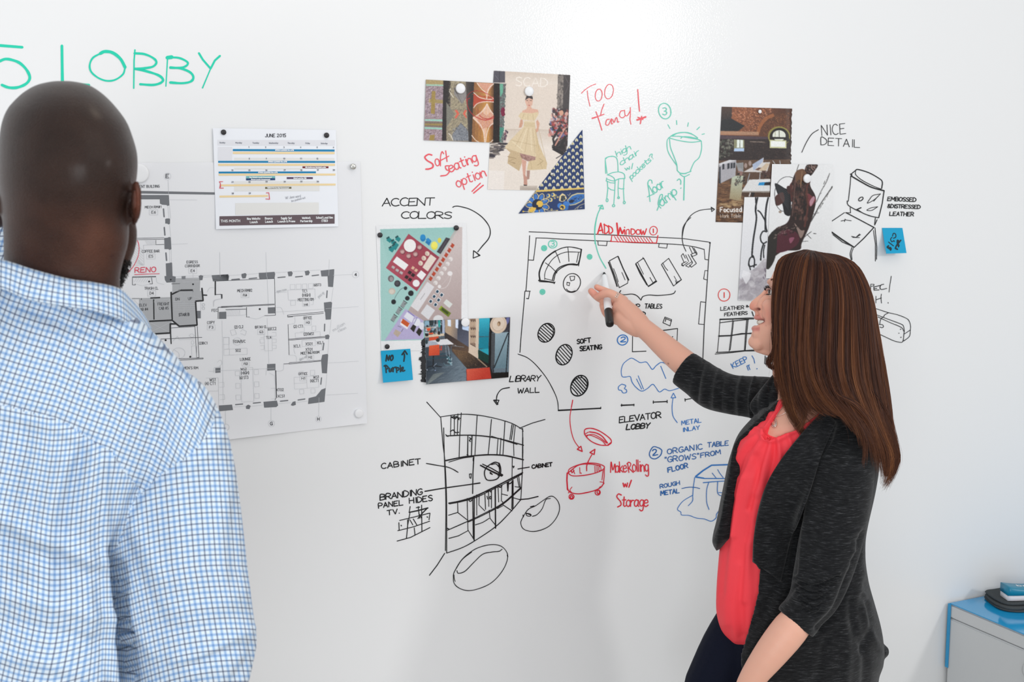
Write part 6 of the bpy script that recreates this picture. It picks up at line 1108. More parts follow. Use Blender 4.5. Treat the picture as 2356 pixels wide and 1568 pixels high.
    gm = gingham(); shirt = link('shirt', sm, gm, body, True, label='white shirt with a fine light blue and navy check')
    # collar
    def strip(name, top, bot, par, uoff=0, bul=.006, th_=.0028, lab=None):
        A = fill(top, 60); B = fill(bot, 60); ns = 9; V = []; UV = []
        for j in range(ns):
            t = j / (ns - 1); q = A * (1 - t) + B * t; V.append(P(q[:, 0], q[:, 1], q[:, 2] - bul * math.sin(math.pi * min(1, t * 1.1)) ))
        V = np.array(V); L = np.concatenate([[0], np.cumsum(np.linalg.norm(np.diff(V[4], axis=0), axis=1))])
        idx = np.arange(ns * 60).reshape(ns, 60); f = np.stack([idx[:-1, :-1], idx[:-1, 1:], idx[1:, 1:], idx[1:, :-1]], -1).reshape(-1, 4)
        me = bpy.data.meshes.new(name); me.from_pydata([tuple(q) for q in V.reshape(-1, 3)], [], [tuple(int(i) for i in q) for q in f])
        uvl = me.uv_layers.new(name='UVMap'); li = np.empty(len(me.loops), int); me.loops.foreach_get('vertex_index', li)
        uvl.data.foreach_set('uv', np.stack([np.tile(L, ns)[li] + uoff, (np.repeat(np.arange(ns), 60) / (ns - 1) * .040)[li]], 1).ravel().astype(np.float32))
        o = link(name, me, gm, par, True, label=lab); md = o.modifiers.new('t', 'SOLIDIFY'); md.thickness = th_; md.offset = 0; return o
    top = [(-190, 640, 1.66), (-150, 610, 1.60), (-60, 590, 1.548), (0, 597, 1.532), (80, 622, 1.525), (160, 643, 1.528), (211, 650, 1.538), (270, 663, 1.565), (298, 686, 1.60), (326, 719, 1.65), (347, 755, 1.70)]
    bot = [(-220, 710, 1.65), (-180, 690, 1.59), (-80, 665, 1.528), (0, 664, 1.512), (64, 688, 1.506), (160, 705, 1.508), (211, 713, 1.518), (272, 732, 1.548), (303, 752, 1.585), (323, 768, 1.635), (338, 777, 1.69)]
    strip('collar', top, bot, shirt, lab='turned down collar around the neck')
    mbs = MB()
    # beard: short curly hairs on the jaw
    rr = np.random.RandomState(3)
    for i in range(260):
        yy = rr.uniform(598, 662); xe = np.interp(yy, [598, 614, 630, 650, 662], [299, 294, 289, 279, 275]); x0 = xe - rr.uniform(0, 18); z_ = 1.672 + rr.uniform(-.012, .02)
        a = P(x0, yy, z_); b_ = P(x0 + rr.uniform(1, 6.5), yy + rr.uniform(-4, 8), z_ + rr.uniform(-.004, .004)); c_ = P(x0 + rr.uniform(2, 8), yy + rr.uniform(2, 11), z_)
        vv, ff = tube([a, b_, c_], [.0006, .0005, .0003], m=5, sub=2); mbs.add(vv, ff)
    mbs.build('beard', mat('beard_hair', (24, 20, 20), .6), body, smooth=True, label='short black curly beard at the jaw', kind='stuff')
    # trousers and shoes
    def legs(hipL, hipR, name, m, par, rad, feet, stance, lab, shoe_m):
        tr = []
        for h, ft in ((hipL, feet[0]), (hipR, feet[1])):
            h = np.array(h); ft = np.array(ft); kn = h * .5 + ft * .5 + np.array(stance); tr.append(tube([h + [0, 0, .0], h - [0, 0, .05], kn, ft + [0, 0, .09]], [rad, rad, rad * .72, rad * .58], sub=5))
        tr.append(tube([np.array(hipL), np.array(hipR)], [rad * 1.0, rad * 1.0])); tm = union(tr, .008, 5); link(name, tm, m, par, True, label=lab)
    hip = P(20, 1660, zz(1660)); fw = np.array([math.sin(.35), math.cos(.35), 0]); rt = np.array([fw[1], -fw[0], 0])
    hz_ = hip[2]; hl = hip - rt * .085; hr = hip + rt * .085; fl = np.array([hl[0], hl[1], 0]) - rt * .05; fr = np.array([hr[0], hr[1], 0]) + rt * .05
    legs(hl - [0, 0, .12], hr - [0, 0, .12], 'trousers', mat('grey_trousers', (70, 72, 78), .8, bump=(300, .2, .001)), body, .090, (fl, fr), (0, 0, 0), None, None)
    for f_ in (fl, fr): shoe(f_, fw, body, mat('brown_shoe', (72, 48, 34), .4))
    return body
def shoe(f_, fw, par, m, name='shoe', L=.27):
    rt = np.array([fw[1], -fw[0], 0]); V = []; n = 20; t = np.linspace(0, 2 * np.pi, n, endpoint=False)
    for h, sl, sw, off in ((0.0, 1, 1, .06), (.012, 1.02, 1.02, .06), (.03, .99, .98, .058), (.055, .8, .85, .03), (.075, .45, .75, -.02), (.10, .36, .7, -.035)):
        x = np.cos(t); V.append(np.array([f_[0], f_[1], h]) + np.outer(x * L / 2 * sl + off, fw) + np.outer(np.sin(t) * .048 * sw * (1 + .12 * x), rt))
    return mesh_obj(name, np.vstack(V), ring_faces(6, n), m, par, True)
def gingham():
    m = mat('gingham_cloth', (228, 234, 242), .8, .15); n = m.node_tree.nodes; l = m.node_tree.links; b = n['Principled BSDF']
    uv = n.new('ShaderNodeUVMap'); sp = n.new('ShaderNodeSeparateXYZ'); l.new(uv.outputs[0], sp.inputs[0])
    per = .0134
    def M(op, a, b_=None, clamp=False):
        q = n.new('ShaderNodeMath'); q.operation = op; q.use_clamp = clamp
        for i, s in enumerate((a, b_)):
            if s is None: continue
            if isinstance(s, (int, float)): q.inputs[i].default_value = s
            else: l.new(s, q.inputs[i])
        return q.outputs[0]
    def stripe(ch, centre, half, soft):
        f = M('FRACT', M('MULTIPLY', sp.outputs[ch], 1 / per)); d = M('ABSOLUTE', M('SUBTRACT', f, centre)); return M('MULTIPLY', M('SUBTRACT', half + soft, d), 1 / soft, True)
    cur = None
    def mul(c0, fac, col, amt):
        x = n.new('ShaderNodeMixRGB'); x.blend_type = 'MULTIPLY'; l.new(M('MULTIPLY', fac, amt), x.inputs[0]); x.inputs[2].default_value = (*srgb(col), 1)
        if c0 is None: x.inputs[1].default_value = (*srgb((216, 229, 240)), 1)
        else: l.new(c0, x.inputs[1])
        return x.outputs[0]
    for ch in (0, 1):
        cur = mul(cur, stripe(ch, .25, .085, .06), (104, 162, 214), .60)
        cur = mul(cur, stripe(ch, .75, .045, .04), (56, 70, 112), .74)
    l.new(cur, b.inputs['Base Color'])
    tc = n.new('ShaderNodeTexCoord'); t = n.new('ShaderNodeTexNoise'); t.inputs['Scale'].default_value = 35; t.inputs['Detail'].default_value = 3; l.new(tc.outputs['Object'], t.inputs[0]); bp = n.new('ShaderNodeBump'); bp.inputs['Strength'].default_value = .35; bp.inputs['Distance'].default_value = .006
    l.new(t.outputs['Fac'], bp.inputs['Height']); l.new(bp.outputs[0], b.inputs['Normal'])
    b.inputs['Sheen Weight'].default_value = .1
    return m
man()
# ================================================================ the woman
def woman():
    zh = 2.68; k = zh / F; zz = lambda y, o=0: zh + o + (y - 670) * k * .136
    # ---- head from horizontal sections (front profile, back, half depth)
    hd = [(592, 1826, 1905, .030), (600, 1803, 1930, .048), (618, 1784, 1950, .062), (642, 1773, 1960, .070), (655, 1770, 1962, .072), (668, 1771, 1962, .071), (680, 1768, 1960, .071), (700, 1759, 1952, .070), (717, 1751, 1942, .069),
          (731, 1746, 1930, .066), (745, 1745, 1915, .062), (760, 1740, 1900, .058), (775, 1737, 1885, .050), (790, 1738, 1870, .042), (803, 1748, 1858, .034), (814, 1764, 1848, .026)]
    parts = [slab_loft([(y, a, b, d, zz(y, .006)) for y, a, b, d in hd], m=56, ex=2.15, dense=70)]
    zs = 2.70
    parts += [ptube([(1768, 664, zs, 7), (1757, 679, zs, 7.5), (1746, 690, zs, 9), (1737, 699, zs, 10), (1733.5, 704.5, zs, 10)], m=20), ptube([(1768, 682, zs - .022, 10), (1757, 696, zs - .018, 12), (1754, 706, zs - .018, 12), (1756, 716, zs - .02, 11)]), ball(1744, 708, zs - .011, 7.5, 1.1, .9, .9), ball(1744, 708, zs + .011, 7.5, 1.1, .9, .9), ptube([(1740, 710, zs, 7), (1744, 717, zs, 7), (1744, 727, zs, 7)]),
              ptube([(1740, 730, zs, 6), (1742, 731, zs - .016, 5.5), (1752, 731, zs - .030, 4)]), ptube([(1736, 755, zs, 7.5), (1740, 755, zs - .016, 7), (1752, 748, zs - .030, 4.5)]), ptube([(1736, 786, zs, 15), (1745, 790, zs - .012, 16)]), ptube([(1738, 770, zs, 10), (1744, 768, zs - .015, 12)]),
              ptube([(1772, 706, zs - .043, 20), (1774, 728, zs - .040, 20), (1776, 748, zs - .034, 18)]), ptube([(1770, 648, zs - .02, 6), (1776, 645, zs - .035, 7)]), ptube([(1745, 798, zs, 13), (1775, 806, zs - .01, 14), (1800, 806, zs - .02, 12)]), ball(1850, 700, 2.625, 26, .5, 1, .35)]
    # neck and chest
    parts += [ptube([(1828, 790, 2.70, 50), (1828, 850, 2.70, 50), (1832, 910, 2.705, 54), (1845, 970, 2.71, 72)]),
              slab_loft([(900, 1805, 1905, .05, zz(900, 0)), (925, 1776, 1950, .085, zz(925)), (960, 1748, 1955, .105, zz(960)), (1000, 1722, 1955, .116, zz(1000)), (1060, 1715, 1945, .112, zz(1060)), (1150, 1710, 1930, .10, zz(1150)), (1250, 1700, 1930, .095, zz(1250)), (1400, 1715, 1930, .10, zz(1400)), (1560, 1740, 1940, .10, zz(1560))], m=48, ex=2.1)]
    # raised far arm
    parts += [ptube([(1850, 940, 2.79, 44), (1770, 918, 2.81, 36), (1700, 904, 2.85, 32), (1640, 884, 2.90, 33), (1582, 841, 2.93, 32), (1532, 799, 2.965, 28), (1490, 762, 2.995, 23.5), (1463, 742, 3.01, 24)], m=28)]
    H = lambda L, **q: ptube(L, m=16, **q)
    parts += [H([(1470, 744, 3.01, 25), (1448, 724, 3.018, 27), (1432, 708, 3.02, 24)]), H([(1466, 755, 3.008, 21), (1440, 742, 3.012, 20), (1424, 730, 3.012, 15)]), H([(1452, 726, 3.03, 20), (1440, 704, 3.035, 17)]),
              # index finger crossing over the marker
              H([(1446, 708, 3.02, 15), (1434, 695, 3.018, 12.5), (1418, 683, 3.012, 11), (1402, 674, 3.012, 10), (1386, 677, 3.018, 9), (1373, 683, 3.028, 7.8)]),
              # middle finger, tip furthest out
              H([(1440, 706, 3.045, 12), (1414, 694, 3.05, 10.5), (1392, 690, 3.046, 10), (1376, 684, 3.04, 9), (1363, 672, 3.036, 8.4), (1360, 669, 3.036, 7.6)]),
              # ring finger behind
              H([(1436, 690, 3.055, 10), (1410, 676, 3.06, 9), (1388, 667, 3.058, 8), (1373, 660, 3.055, 7)]),
              # little finger curled behind the pen
              H([(1432, 724, 3.045, 11), (1412, 726, 3.055, 10), (1396, 722, 3.056, 9), (1389, 709, 3.052, 8.5), (1386, 700, 3.05, 7.5)]),
              # thumb under the pen
              H([(1442, 738, 3.02, 14), (1426, 738, 3.035, 12), (1408, 732, 3.045, 10), (1396, 722, 3.045, 9), (1388, 705, 3.04, 8)])]
    # lowered near arm and hand
    parts += [ptube([(1925, 1050, 2.65, 42), (1915, 1180, 2.59, 46), (1890, 1320, 2.56, 38), (1860, 1392, 2.545, 34), (1818, 1446, 2.53, 41), (1775, 1500, 2.53, 38), (1732, 1558, 2.54, 30), (1712, 1600, 2.55, 27)], m=28)]
    parts += [ptube([(1712, 1600, 2.55, 28), (1700, 1640, 2.555, 36), (1690, 1685, 2.56, 34)], flat=.6)]
    for i, (dx, ln) in enumerate(((-24, 60), (-8, 72), (9, 68), (25, 52))):
        parts.append(H([(1690 + dx, 1680, 2.56, 9.5), (1684 + dx, 1680 + ln * .5, 2.555, 9), (1680 + dx, 1680 + ln, 2.57, 8)]))
    parts.append(H([(1722, 1610, 2.545, 13), (1738, 1645, 2.54, 11), (1736, 1680, 2.545, 9)]))
    me = union(parts, .0021, 5)
    # mouth opening: press the gap between the lips inwards, nostril
    v = getv(me); n = getn(me); x, y, z = proj(v); left = (z < 2.80) & (x < 1790) & (y < 830)
    gap = np.exp(-((y - (742 - (x - 1735) * .25)) / 5.2) ** 2) * (x < 1758) * left
    gap *= np.clip((1760 - x) / 8, 0, 1); nos = blob(x, y, 1743.5, 711, 4.5, 2.6) * left
    cr = np.exp(-(dist_line(x, y, catmull(nums('1752,706 1757,720 1759,735 1758,748')))[0] / 3) ** 2) * left
    dv = v.copy(); xr = RC[:, 0]; dv += np.outer(gap * .007 + nos * .003, xr) - n * (cr * .0016 + nos * .003)[:, None]
    eye = blob(x, y, 1768, 669, 7, 6) * left; dv -= n * (eye * .004)[:, None]
    setv(me, dv)
    col = np.ones((len(v), 3)) * np.array([226, 172, 150]) / 255.
    col = mix(col, (214, 128, 112), blob(x, y, 1768, 722, 20, 24) * left * .45); col = mix(col, (206, 120, 104), blob(x, y, 1728, 705, 12, 12) * left * .45)
    lip = np.exp(-((y - 729.5) / 4.5) ** 2) * (x < 1750) * left + np.exp(-((y - 756) / 6) ** 2) * (x < 1748) * left
    col = mix(col, (196, 104, 104), np.clip(lip, 0, 1) * .6); col = mix(col, (96, 40, 36), np.clip(nos * 1.3, 0, 1) * .9); col = mix(col, (120, 52, 52), gap * .8)
    hnd = (x < 1480) & (z > 2.9); col = mix(col, (216, 138, 122), blob(x, y, 1366, 672, 22, 16) * hnd * .6); col = mix(col, (216, 150, 130), blob(x, y, 1395, 715, 25, 22) * hnd * .5)
    col = mix(col, (128, 78, 62), (blob(x, y, 1537.5, 836, 1.6, 1.6) + blob(x, y, 1559, 849.5, 1.3, 1.3) + .25 * blob(x, y, 1762.5, 749, 1.2, 1.2)) * .9)
    vcol(me, col)
    m = vmat('fair_skin', .48, .35); n_ = m.node_tree.nodes; l = m.node_tree.links; b = n_['Principled BSDF']; b.inputs['Subsurface Weight'].default_value = .15; b.inputs['Subsurface Scale'].default_value = .012; b.inputs['Subsurface Radius'].default_value = (1, .35, .2)
    tc = n_.new('ShaderNodeTexCoord'); t = n_.new('ShaderNodeTexNoise'); t.inputs['Scale'].default_value = 420; t.inputs['Detail'].default_value = 2; l.new(tc.outputs['Object'], t.inputs[0]); bp = n_.new('ShaderNodeBump'); bp.inputs['Strength'].default_value = .12; bp.inputs['Distance'].default_value = .001; l.new(t.outputs['Fac'], bp.inputs['Height']); l.new(bp.outputs[0], b.inputs['Normal'])
    body = link('person', me, m, None, True, 'smiling woman with long brown hair reaching up to write on the wall', 'person')
    # teeth, eye, lashes
    mb = MB(); tv, tf = ptube([(1746, 741, zs - .002, 5.6), (1749, 740.5, zs - .014, 5.6), (1757, 739, zs - .024, 4)], m=18); mb.add(tv, tf); mb.build('teeth', mat('tooth_enamel', (236, 228, 214), .25, .5), body, smooth=True)
    ev, ef = ball(1779, 671, 2.668, 12.5); eo = mesh_obj('eye', ev, ef, mat('eye_white', (214, 206, 200), .15, .5), body, True)
    iv, if_ = ball(1769.5, 670, 2.664, 4.5, .5, 1.2, 1.2); mesh_obj('iris', iv, if_, mat('eye_iris', (52, 34, 26), .1, .6), eo, True)
    lid, lf = ptube([(1764, 667, 2.682, 2.6), (1767, 663.5, 2.665, 3.2), (1774, 663, 2.650, 3.4), (1782, 667, 2.64, 3)], m=12); mesh_obj('eyelid', lid, lf, m, eo, True)
    at = bpy.data.objects['eyelid'].data.color_attributes.new('Col', 'FLOAT_COLOR', 'POINT'); at.data.foreach_set('color', np.tile([.45, .26, .22, 1.], len(lid)).astype(np.float32))
    mb = MB(); rr = np.random.RandomState(8)
    for i in range(26):
        t_ = i / 25; bx = 1763 + 12 * t_; by = 668 - 5 * math.sin(t_ * 2.2); bz = 2.682 - .036 * t_
        q = ptube([(bx, by, bz, .8), (bx - 3 - rr.uniform(0, 1), by - 1.5, bz - .002, .5), (bx - 4.5 - rr.uniform(0, 1.5), by - 5.5 - rr.uniform(0, 3), bz - .004, .25)], m=5, sub=2); mb.add(*q)
        if i % 2: mb.add(*ptube([(bx - 1, 676, bz, .6), (bx - 4 - rr.uniform(0, 2), 677.5 + rr.uniform(0, 1), bz - .003, .2)], m=5))
    mb.build('eyelashes', mat('lash_black', (18, 14, 14), .5), body, smooth=True)
    mb = MB()
    for i in range(30):
        t_ = rr.uniform(0, 1); bx = 1766 + 14 * t_; by = 645 - 3 * t_; mb.add(*ptube([(bx, by + rr.uniform(-2, 2), 2.69 - .05 * t_ - .004, .5), (bx + 5, by - 3, 2.69 - .05 * t_ - .014, .25)], m=4))
    mb.build('eyebrow', mat('brow_brown', (92, 58, 44), .6), body, smooth=True)

    # ---- coral top
    cr_ = [(902, 1815, 1900, .058), (925, 1776, 1962, .094), (950, 1752, 1985, .112), (975, 1728, 1990, .122), (1002, 1702, 1990, .130), (1030, 1690, 1988, .134), (1094, 1682, 1965, .130), (1167, 1669, 1955, .120), (1231, 1659, 1955, .114), (1300, 1652, 1960, .112), (1360, 1648, 1955, .112), (1405, 1648, 1955, .112), (1440, 1656, 1950, .110), (1465, 1670, 1950, .104), (1488, 1694, 1955, .10), (1496, 1712, 1940, .07)]
    tm = union([slab_loft([(y, a, b_, d, zz(y)) for y, a, b_, d in cr_], m=64, ex=2.15)], .0034, 5)
    NECK = '1828,880 1811,914 1786,948 1759,990 1757,1008 1770,1010 1800,996 1830,986 1859,968 1896,938 1925,905 1930,860 1850,850'
    cf = [('1757,1010 1735,1045 1705,1130 1690,1230', 7, 0.0067), ('1772,1014 1760,1060 1740,1150 1722,1260 1712,1380', 9, 0.0056), ('1765,1020 1745,1085 1722,1170', 6, -0.0056), ('1790,1008 1795,1060 1785,1110', 6, 0.0056), ('1782,1012 1780,1055 1766,1110 1755,1180', 6, -0.0056), ('1812,998 1822,1030 1815,1060', 5, 0.0045), ('1835,990 1845,1010 1840,1030', 5, 0.0045), ('1752,1000 1720,1020 1695,1060', 7, 0.0056), ('1745,1005 1712,1045 1696,1090', 5, -0.0045),
          ('1715,1100 1695,1200 1680,1320 1675,1430', 12, 0.0045), ('1735,1150 1715,1260 1705,1380 1708,1460', 10, -0.0045), ('1690,1150 1672,1260 1662,1360', 9, -0.0034), ('1700,1300 1690,1400 1695,1470', 9, 0.0045), ('1720,1250 1725,1350 1722,1450', 9, 0.0034), ('1740,1050 1745,1120 1742,1200', 9, -0.0040), ('1770,1000 1740,985 1725,992', 5, 0.0045), ('1808,918 1784,953 1757,992', 5, 0.0045), ('1856,972 1895,942', 4, 0.0034), ('1758,1008 1785,1012 1830,990', 5, 0.0056)]
    folds(tm, cf); sink(tm, NECK, .016, 2.2)
    blouse = link('blouse', tm, mat('coral_fabric', (255, 78, 88), .6, .25, noise=(6, .3, (252, 64, 76)), bump=(160, .15, .0015)), body, True, label='loose coral red sleeveless top gathered at the neckline')
    # ---- cardigan
    cd = [(893, 1835, 1925, .064), (912, 1800, 1968, .098), (940, 1755, 2000, .120), (970, 1722, 2012, .132), (1001, 1697, 2018, .140), (1040, 1682, 2024, .145), (1074, 1672, 2024, .147), (1133, 1661, 2014, .143), (1192, 1650, 2002, .138), (1231, 1640, 1995, .135), (1255, 1641, 1993, .133), (1290, 1664, 1993, .140), (1339, 1676, 2000, .150), (1388, 1676, 2013, .158), (1441, 1672, 2027, .162), (1485, 1670, 2034, .164), (1530, 1670, 2034, .164), (1568, 1670, 2022, .164), (1650, 1676, 2020, .16), (1720, 1686, 2016, .15)]
    cm = [slab_loft([(y, a, b_, d, zz(y, -.002)) for y, a, b_, d in cd], m=72, ex=2.25),
          ptube([(1862, 946, 2.78, 54), (1800, 928, 2.80, 56), (1765, 918, 2.81, 52), (1722, 912, 2.835, 47), (1680, 906, 2.86, 46), (1640, 893, 2.89, 48), (1608, 871, 2.915, 45), (1586, 856, 2.925, 44), (1572, 846, 2.932, 43)], m=36, sub=4, cut=True),
          ptube([(1950, 1020, 2.63, 54), (1945, 1080, 2.60, 66), (1930, 1160, 2.575, 71), (1912, 1240, 2.56, 72), (1895, 1310, 2.55, 66), (1875, 1370, 2.545, 58), (1852, 1404, 2.54, 50), (1838, 1422, 2.54, 51), (1829, 1433, 2.54, 50)], m=40, sub=4, cut=True),
          ball(2030, 1498, 2.80, 20, .8, .8, .8), ptube([(1800, 862, 2.715, 16), (1790, 880, 2.705, 21), (1774, 906, 2.705, 25), (1752, 934, 2.72, 26)])]
    cmm = union(cm, .0036, 6)
    ripple(cmm, .0008, 26, 16, 5)
    fl = [('1880,962 1850,1040 1810,1120 1780,1200 1770,1290', 9, .010), ('1900,970 1875,1060 1845,1150 1825,1260 1815,1330', 8, -.007), ('1868,985 1830,1060 1792,1140 1770,1230', 7, -.004), ('1915,975 1893,1060 1868,1150 1850,1230 1840,1330', 9, .009), ('1858,1010 1815,1085 1775,1160 1752,1240', 6, .009),
          ('1845,1180 1838,1250 1832,1330 1806,1370', 8, -.006), ('1853,1060 1846,1130 1842,1200', 8, -.005), ('1735,1300 1760,1315 1800,1335', 6, .004), ('1745,1420 1740,1340 1745,1310', 8, .003), ('1790,1340 1760,1400 1730,1440 1712,1460', 9, -.005), ('1800,1360 1775,1420 1745,1470 1722,1500', 8, .004),
          ('1990,1225 1972,1290 1952,1335 1925,1402 1885,1446', 9, -.010), ('1998,1240 1985,1320 1965,1390 1975,1460', 9, .005), ('1960,1380 1965,1440 1990,1500 1990,1568', 10, -.006), ('1985,1400 2005,1460 2030,1500', 9, .006), ('1995,1380 2000,1440 1985,1500', 7, -.005), ('1940,1430 1950,1500 1945,1568', 12, .005), ('1900,1470 1890,1520 1880,1568', 12, -.005),
          ('1640,1245 1660,1200 1672,1120 1690,1020', 6, .003)]
    for i in range(10): fl.append(('%d,%d %d,%d %d,%d' % (1822 + i * 3, 1318 + i * 9, 1870 + i, 1340 + i * 8, 1930 - i * 4, 1318 + i * 8), 4.4, .0068 * (-1) ** i))
    for i in range(16):
        x = 1594 + i * 13; fl.append(('%f,%f %f,%f %f,%f' % (x + 14, 812 + (x - 1570) * .32, x + 2, 855 + (x - 1570) * .36, x - 6 + i, 905 + (x - 1570) * .38), 3.6 + (i * 7 % 5) * .7, (.0012 + .0016 * (i * 5 % 3)) * (-1) ** i))
    for i in range(7): fl.append(('%d,%d %d,%d %d,%d' % (1960 + i, 1225 + i * 22, 1985, 1220 + i * 24, 2005, 1235 + i * 26), 5, .003 * (-1) ** i))
    folds(cmm, fl)
    OPEN = '1850,840 1838,880 1808,908 1782,935 1752,962 1722,992 1700,1012 1689,1030 1683,1094 1668,1167 1657,1231 1650,1272 1620,1290 1620,1600 1701,1600 1703,1500 1722,1440 1740,1370 1746,1312 1734,1294 1733,1240 1745,1170 1766,1108 1802,1050 1852,988 1898,935 1925,900 1930,850'
    v = getv(cmm); x, y, z = proj(v); n = getn(cmm); q = nums(OPEN); view = v - TC; view /= np.linalg.norm(view, axis=1)[:, None]
    ins = inpoly(x, y, q); d, _ = dist_line(x, y, np.vstack([q, q[:1]])); sd = np.where(ins, d, -d); t_ = np.clip((sd + 2.4) / 4.8, 0, 1) * (((n * view).sum(1) < .35) | ((x < 1700) & (y > 1268)))
    t_ *= ~((z > 2.80) & (x < 1800) & (y < 965)); setv(cmm, v - n * ((.032 + .02 * np.clip((1060 - y) / 40, 0, 1) + .03 * np.clip((y - 1250) / 80, 0, 1)) * t_)[:, None])
    km = knit(); card = link('cardigan', cmm, km, body, True, label='open dark charcoal heathered cardigan with three quarter sleeves')
    # ---- draped front panel lying over the cardigan
    org0 = Vector(TC); bpy.context.view_layer.update()
    def zc(px, py):
        d = Vector(P(px, py, 1.0) - TC).normalized(); ok, loc, no, _ = card.ray_cast(org0, d); return proj(np.array(loc))[2] if ok else 2.62
    LF = fill([(1893, 945), (1850, 990), (1800, 1052), (1765, 1110), (1745, 1170), (1734, 1235), (1731, 1292)], 44); RT = fill([(1925, 968), (1893, 1040), (1868, 1110), (1842, 1180), (1820, 1240), (1808, 1290), (1797, 1336)], 44)
    nu = 18; V = []; tt = np.linspace(0, 1, nu)
    for a, b_ in zip(LF, RT):
        xs_ = a[0] * (1 - tt) + b_[0] * tt; ys_ = a[1] * (1 - tt) + b_[1] * tt; zr = [min(zc(xx + dx, yy) for dx in (0, 14)) for xx, yy in zip(xs_, ys_)]
        zr = np.minimum.accumulate(np.array(zr)[::-1])[::-1] * .3 + np.array(zr) * .7; V.append((xs_, ys_, zr))
    V = np.array(V); Z = V[:, 2]
    for _ in range(6): Z[1:-1] = (Z[:-2] + Z[2:] + 2 * Z[1:-1]) / 4; Z[:, 1:-1] = (Z[:, :-2] + Z[:, 2:] + 2 * Z[:, 1:-1]) / 4
    Z -= .008 + .004 * np.sin(tt * 11)[None] * np.linspace(.3, 1, 44)[:, None]; W3 = P(V[:, 0], V[:, 1], Z).reshape(-1, 3); idx = np.arange(44 * nu).reshape(44, nu)
    lp = mesh_obj('lapel', W3, np.stack([idx[:-1, :-1], idx[1:, :-1], idx[1:, 1:], idx[:-1, 1:]], -1).reshape(-1, 4), km, card, True, label='draped front edge of the cardigan'); md = lp.modifiers.new('t', 'SOLIDIFY'); md.thickness = .003; md.offset = -1
    # ---- trousers
    z1 = zz(1568); hl = P(1830, 1560, z1 + .06); hr = P(1800, 1560, z1 - .05)
    K1 = P(1672, 1720, z1 + .05); F1 = P(1640, 2000, z1 + .02); f1 = np.array([K1[0] - .02, K1[1] + .02, .1]); K2 = P(1760, 1850, z1 - .03); f2 = np.array([K2[0] + .06, K2[1] - .02, .1])
    tr = union([tube([hl + [0, 0, .10], hl, (hl + K1) / 2 + [-.02, 0, .0], K1, f1], [.085, .088, .084, .062, .052], sub=5), tube([hr + [0, 0, .10], hr, K2, f2], [.085, .085, .062, .052], sub=5),
                slab_loft([(1395, 1735, 1960, .10, z1 - .02), (1440, 1690, 1955, .10, z1 - .01), (1500, 1680, 1965, .105, z1), (1580, 1675, 1965, .11, z1 + .01)], m=40),
                ptube([(1735, 1425, z1 + .02, 80), (1695, 1500, z1 + .03, 84), (1655, 1590, z1 + .04, 84)])], .005, 8)
    link('trousers', tr, mat('navy_trousers', (10, 16, 34), .75, .15, bump=(500, .2, .0008)), body, True, label='dark navy trousers')
    fw = np.array([-math.cos(YAW) * .9, math.sin(YAW) + .25, 0]); fw /= np.linalg.norm(fw)
    for f_ in (f1, f2): shoe(np.array([f_[0], f_[1], 0]) + fw * .03, fw, body, mat('black_shoe', (20, 20, 24), .35), L=.235)
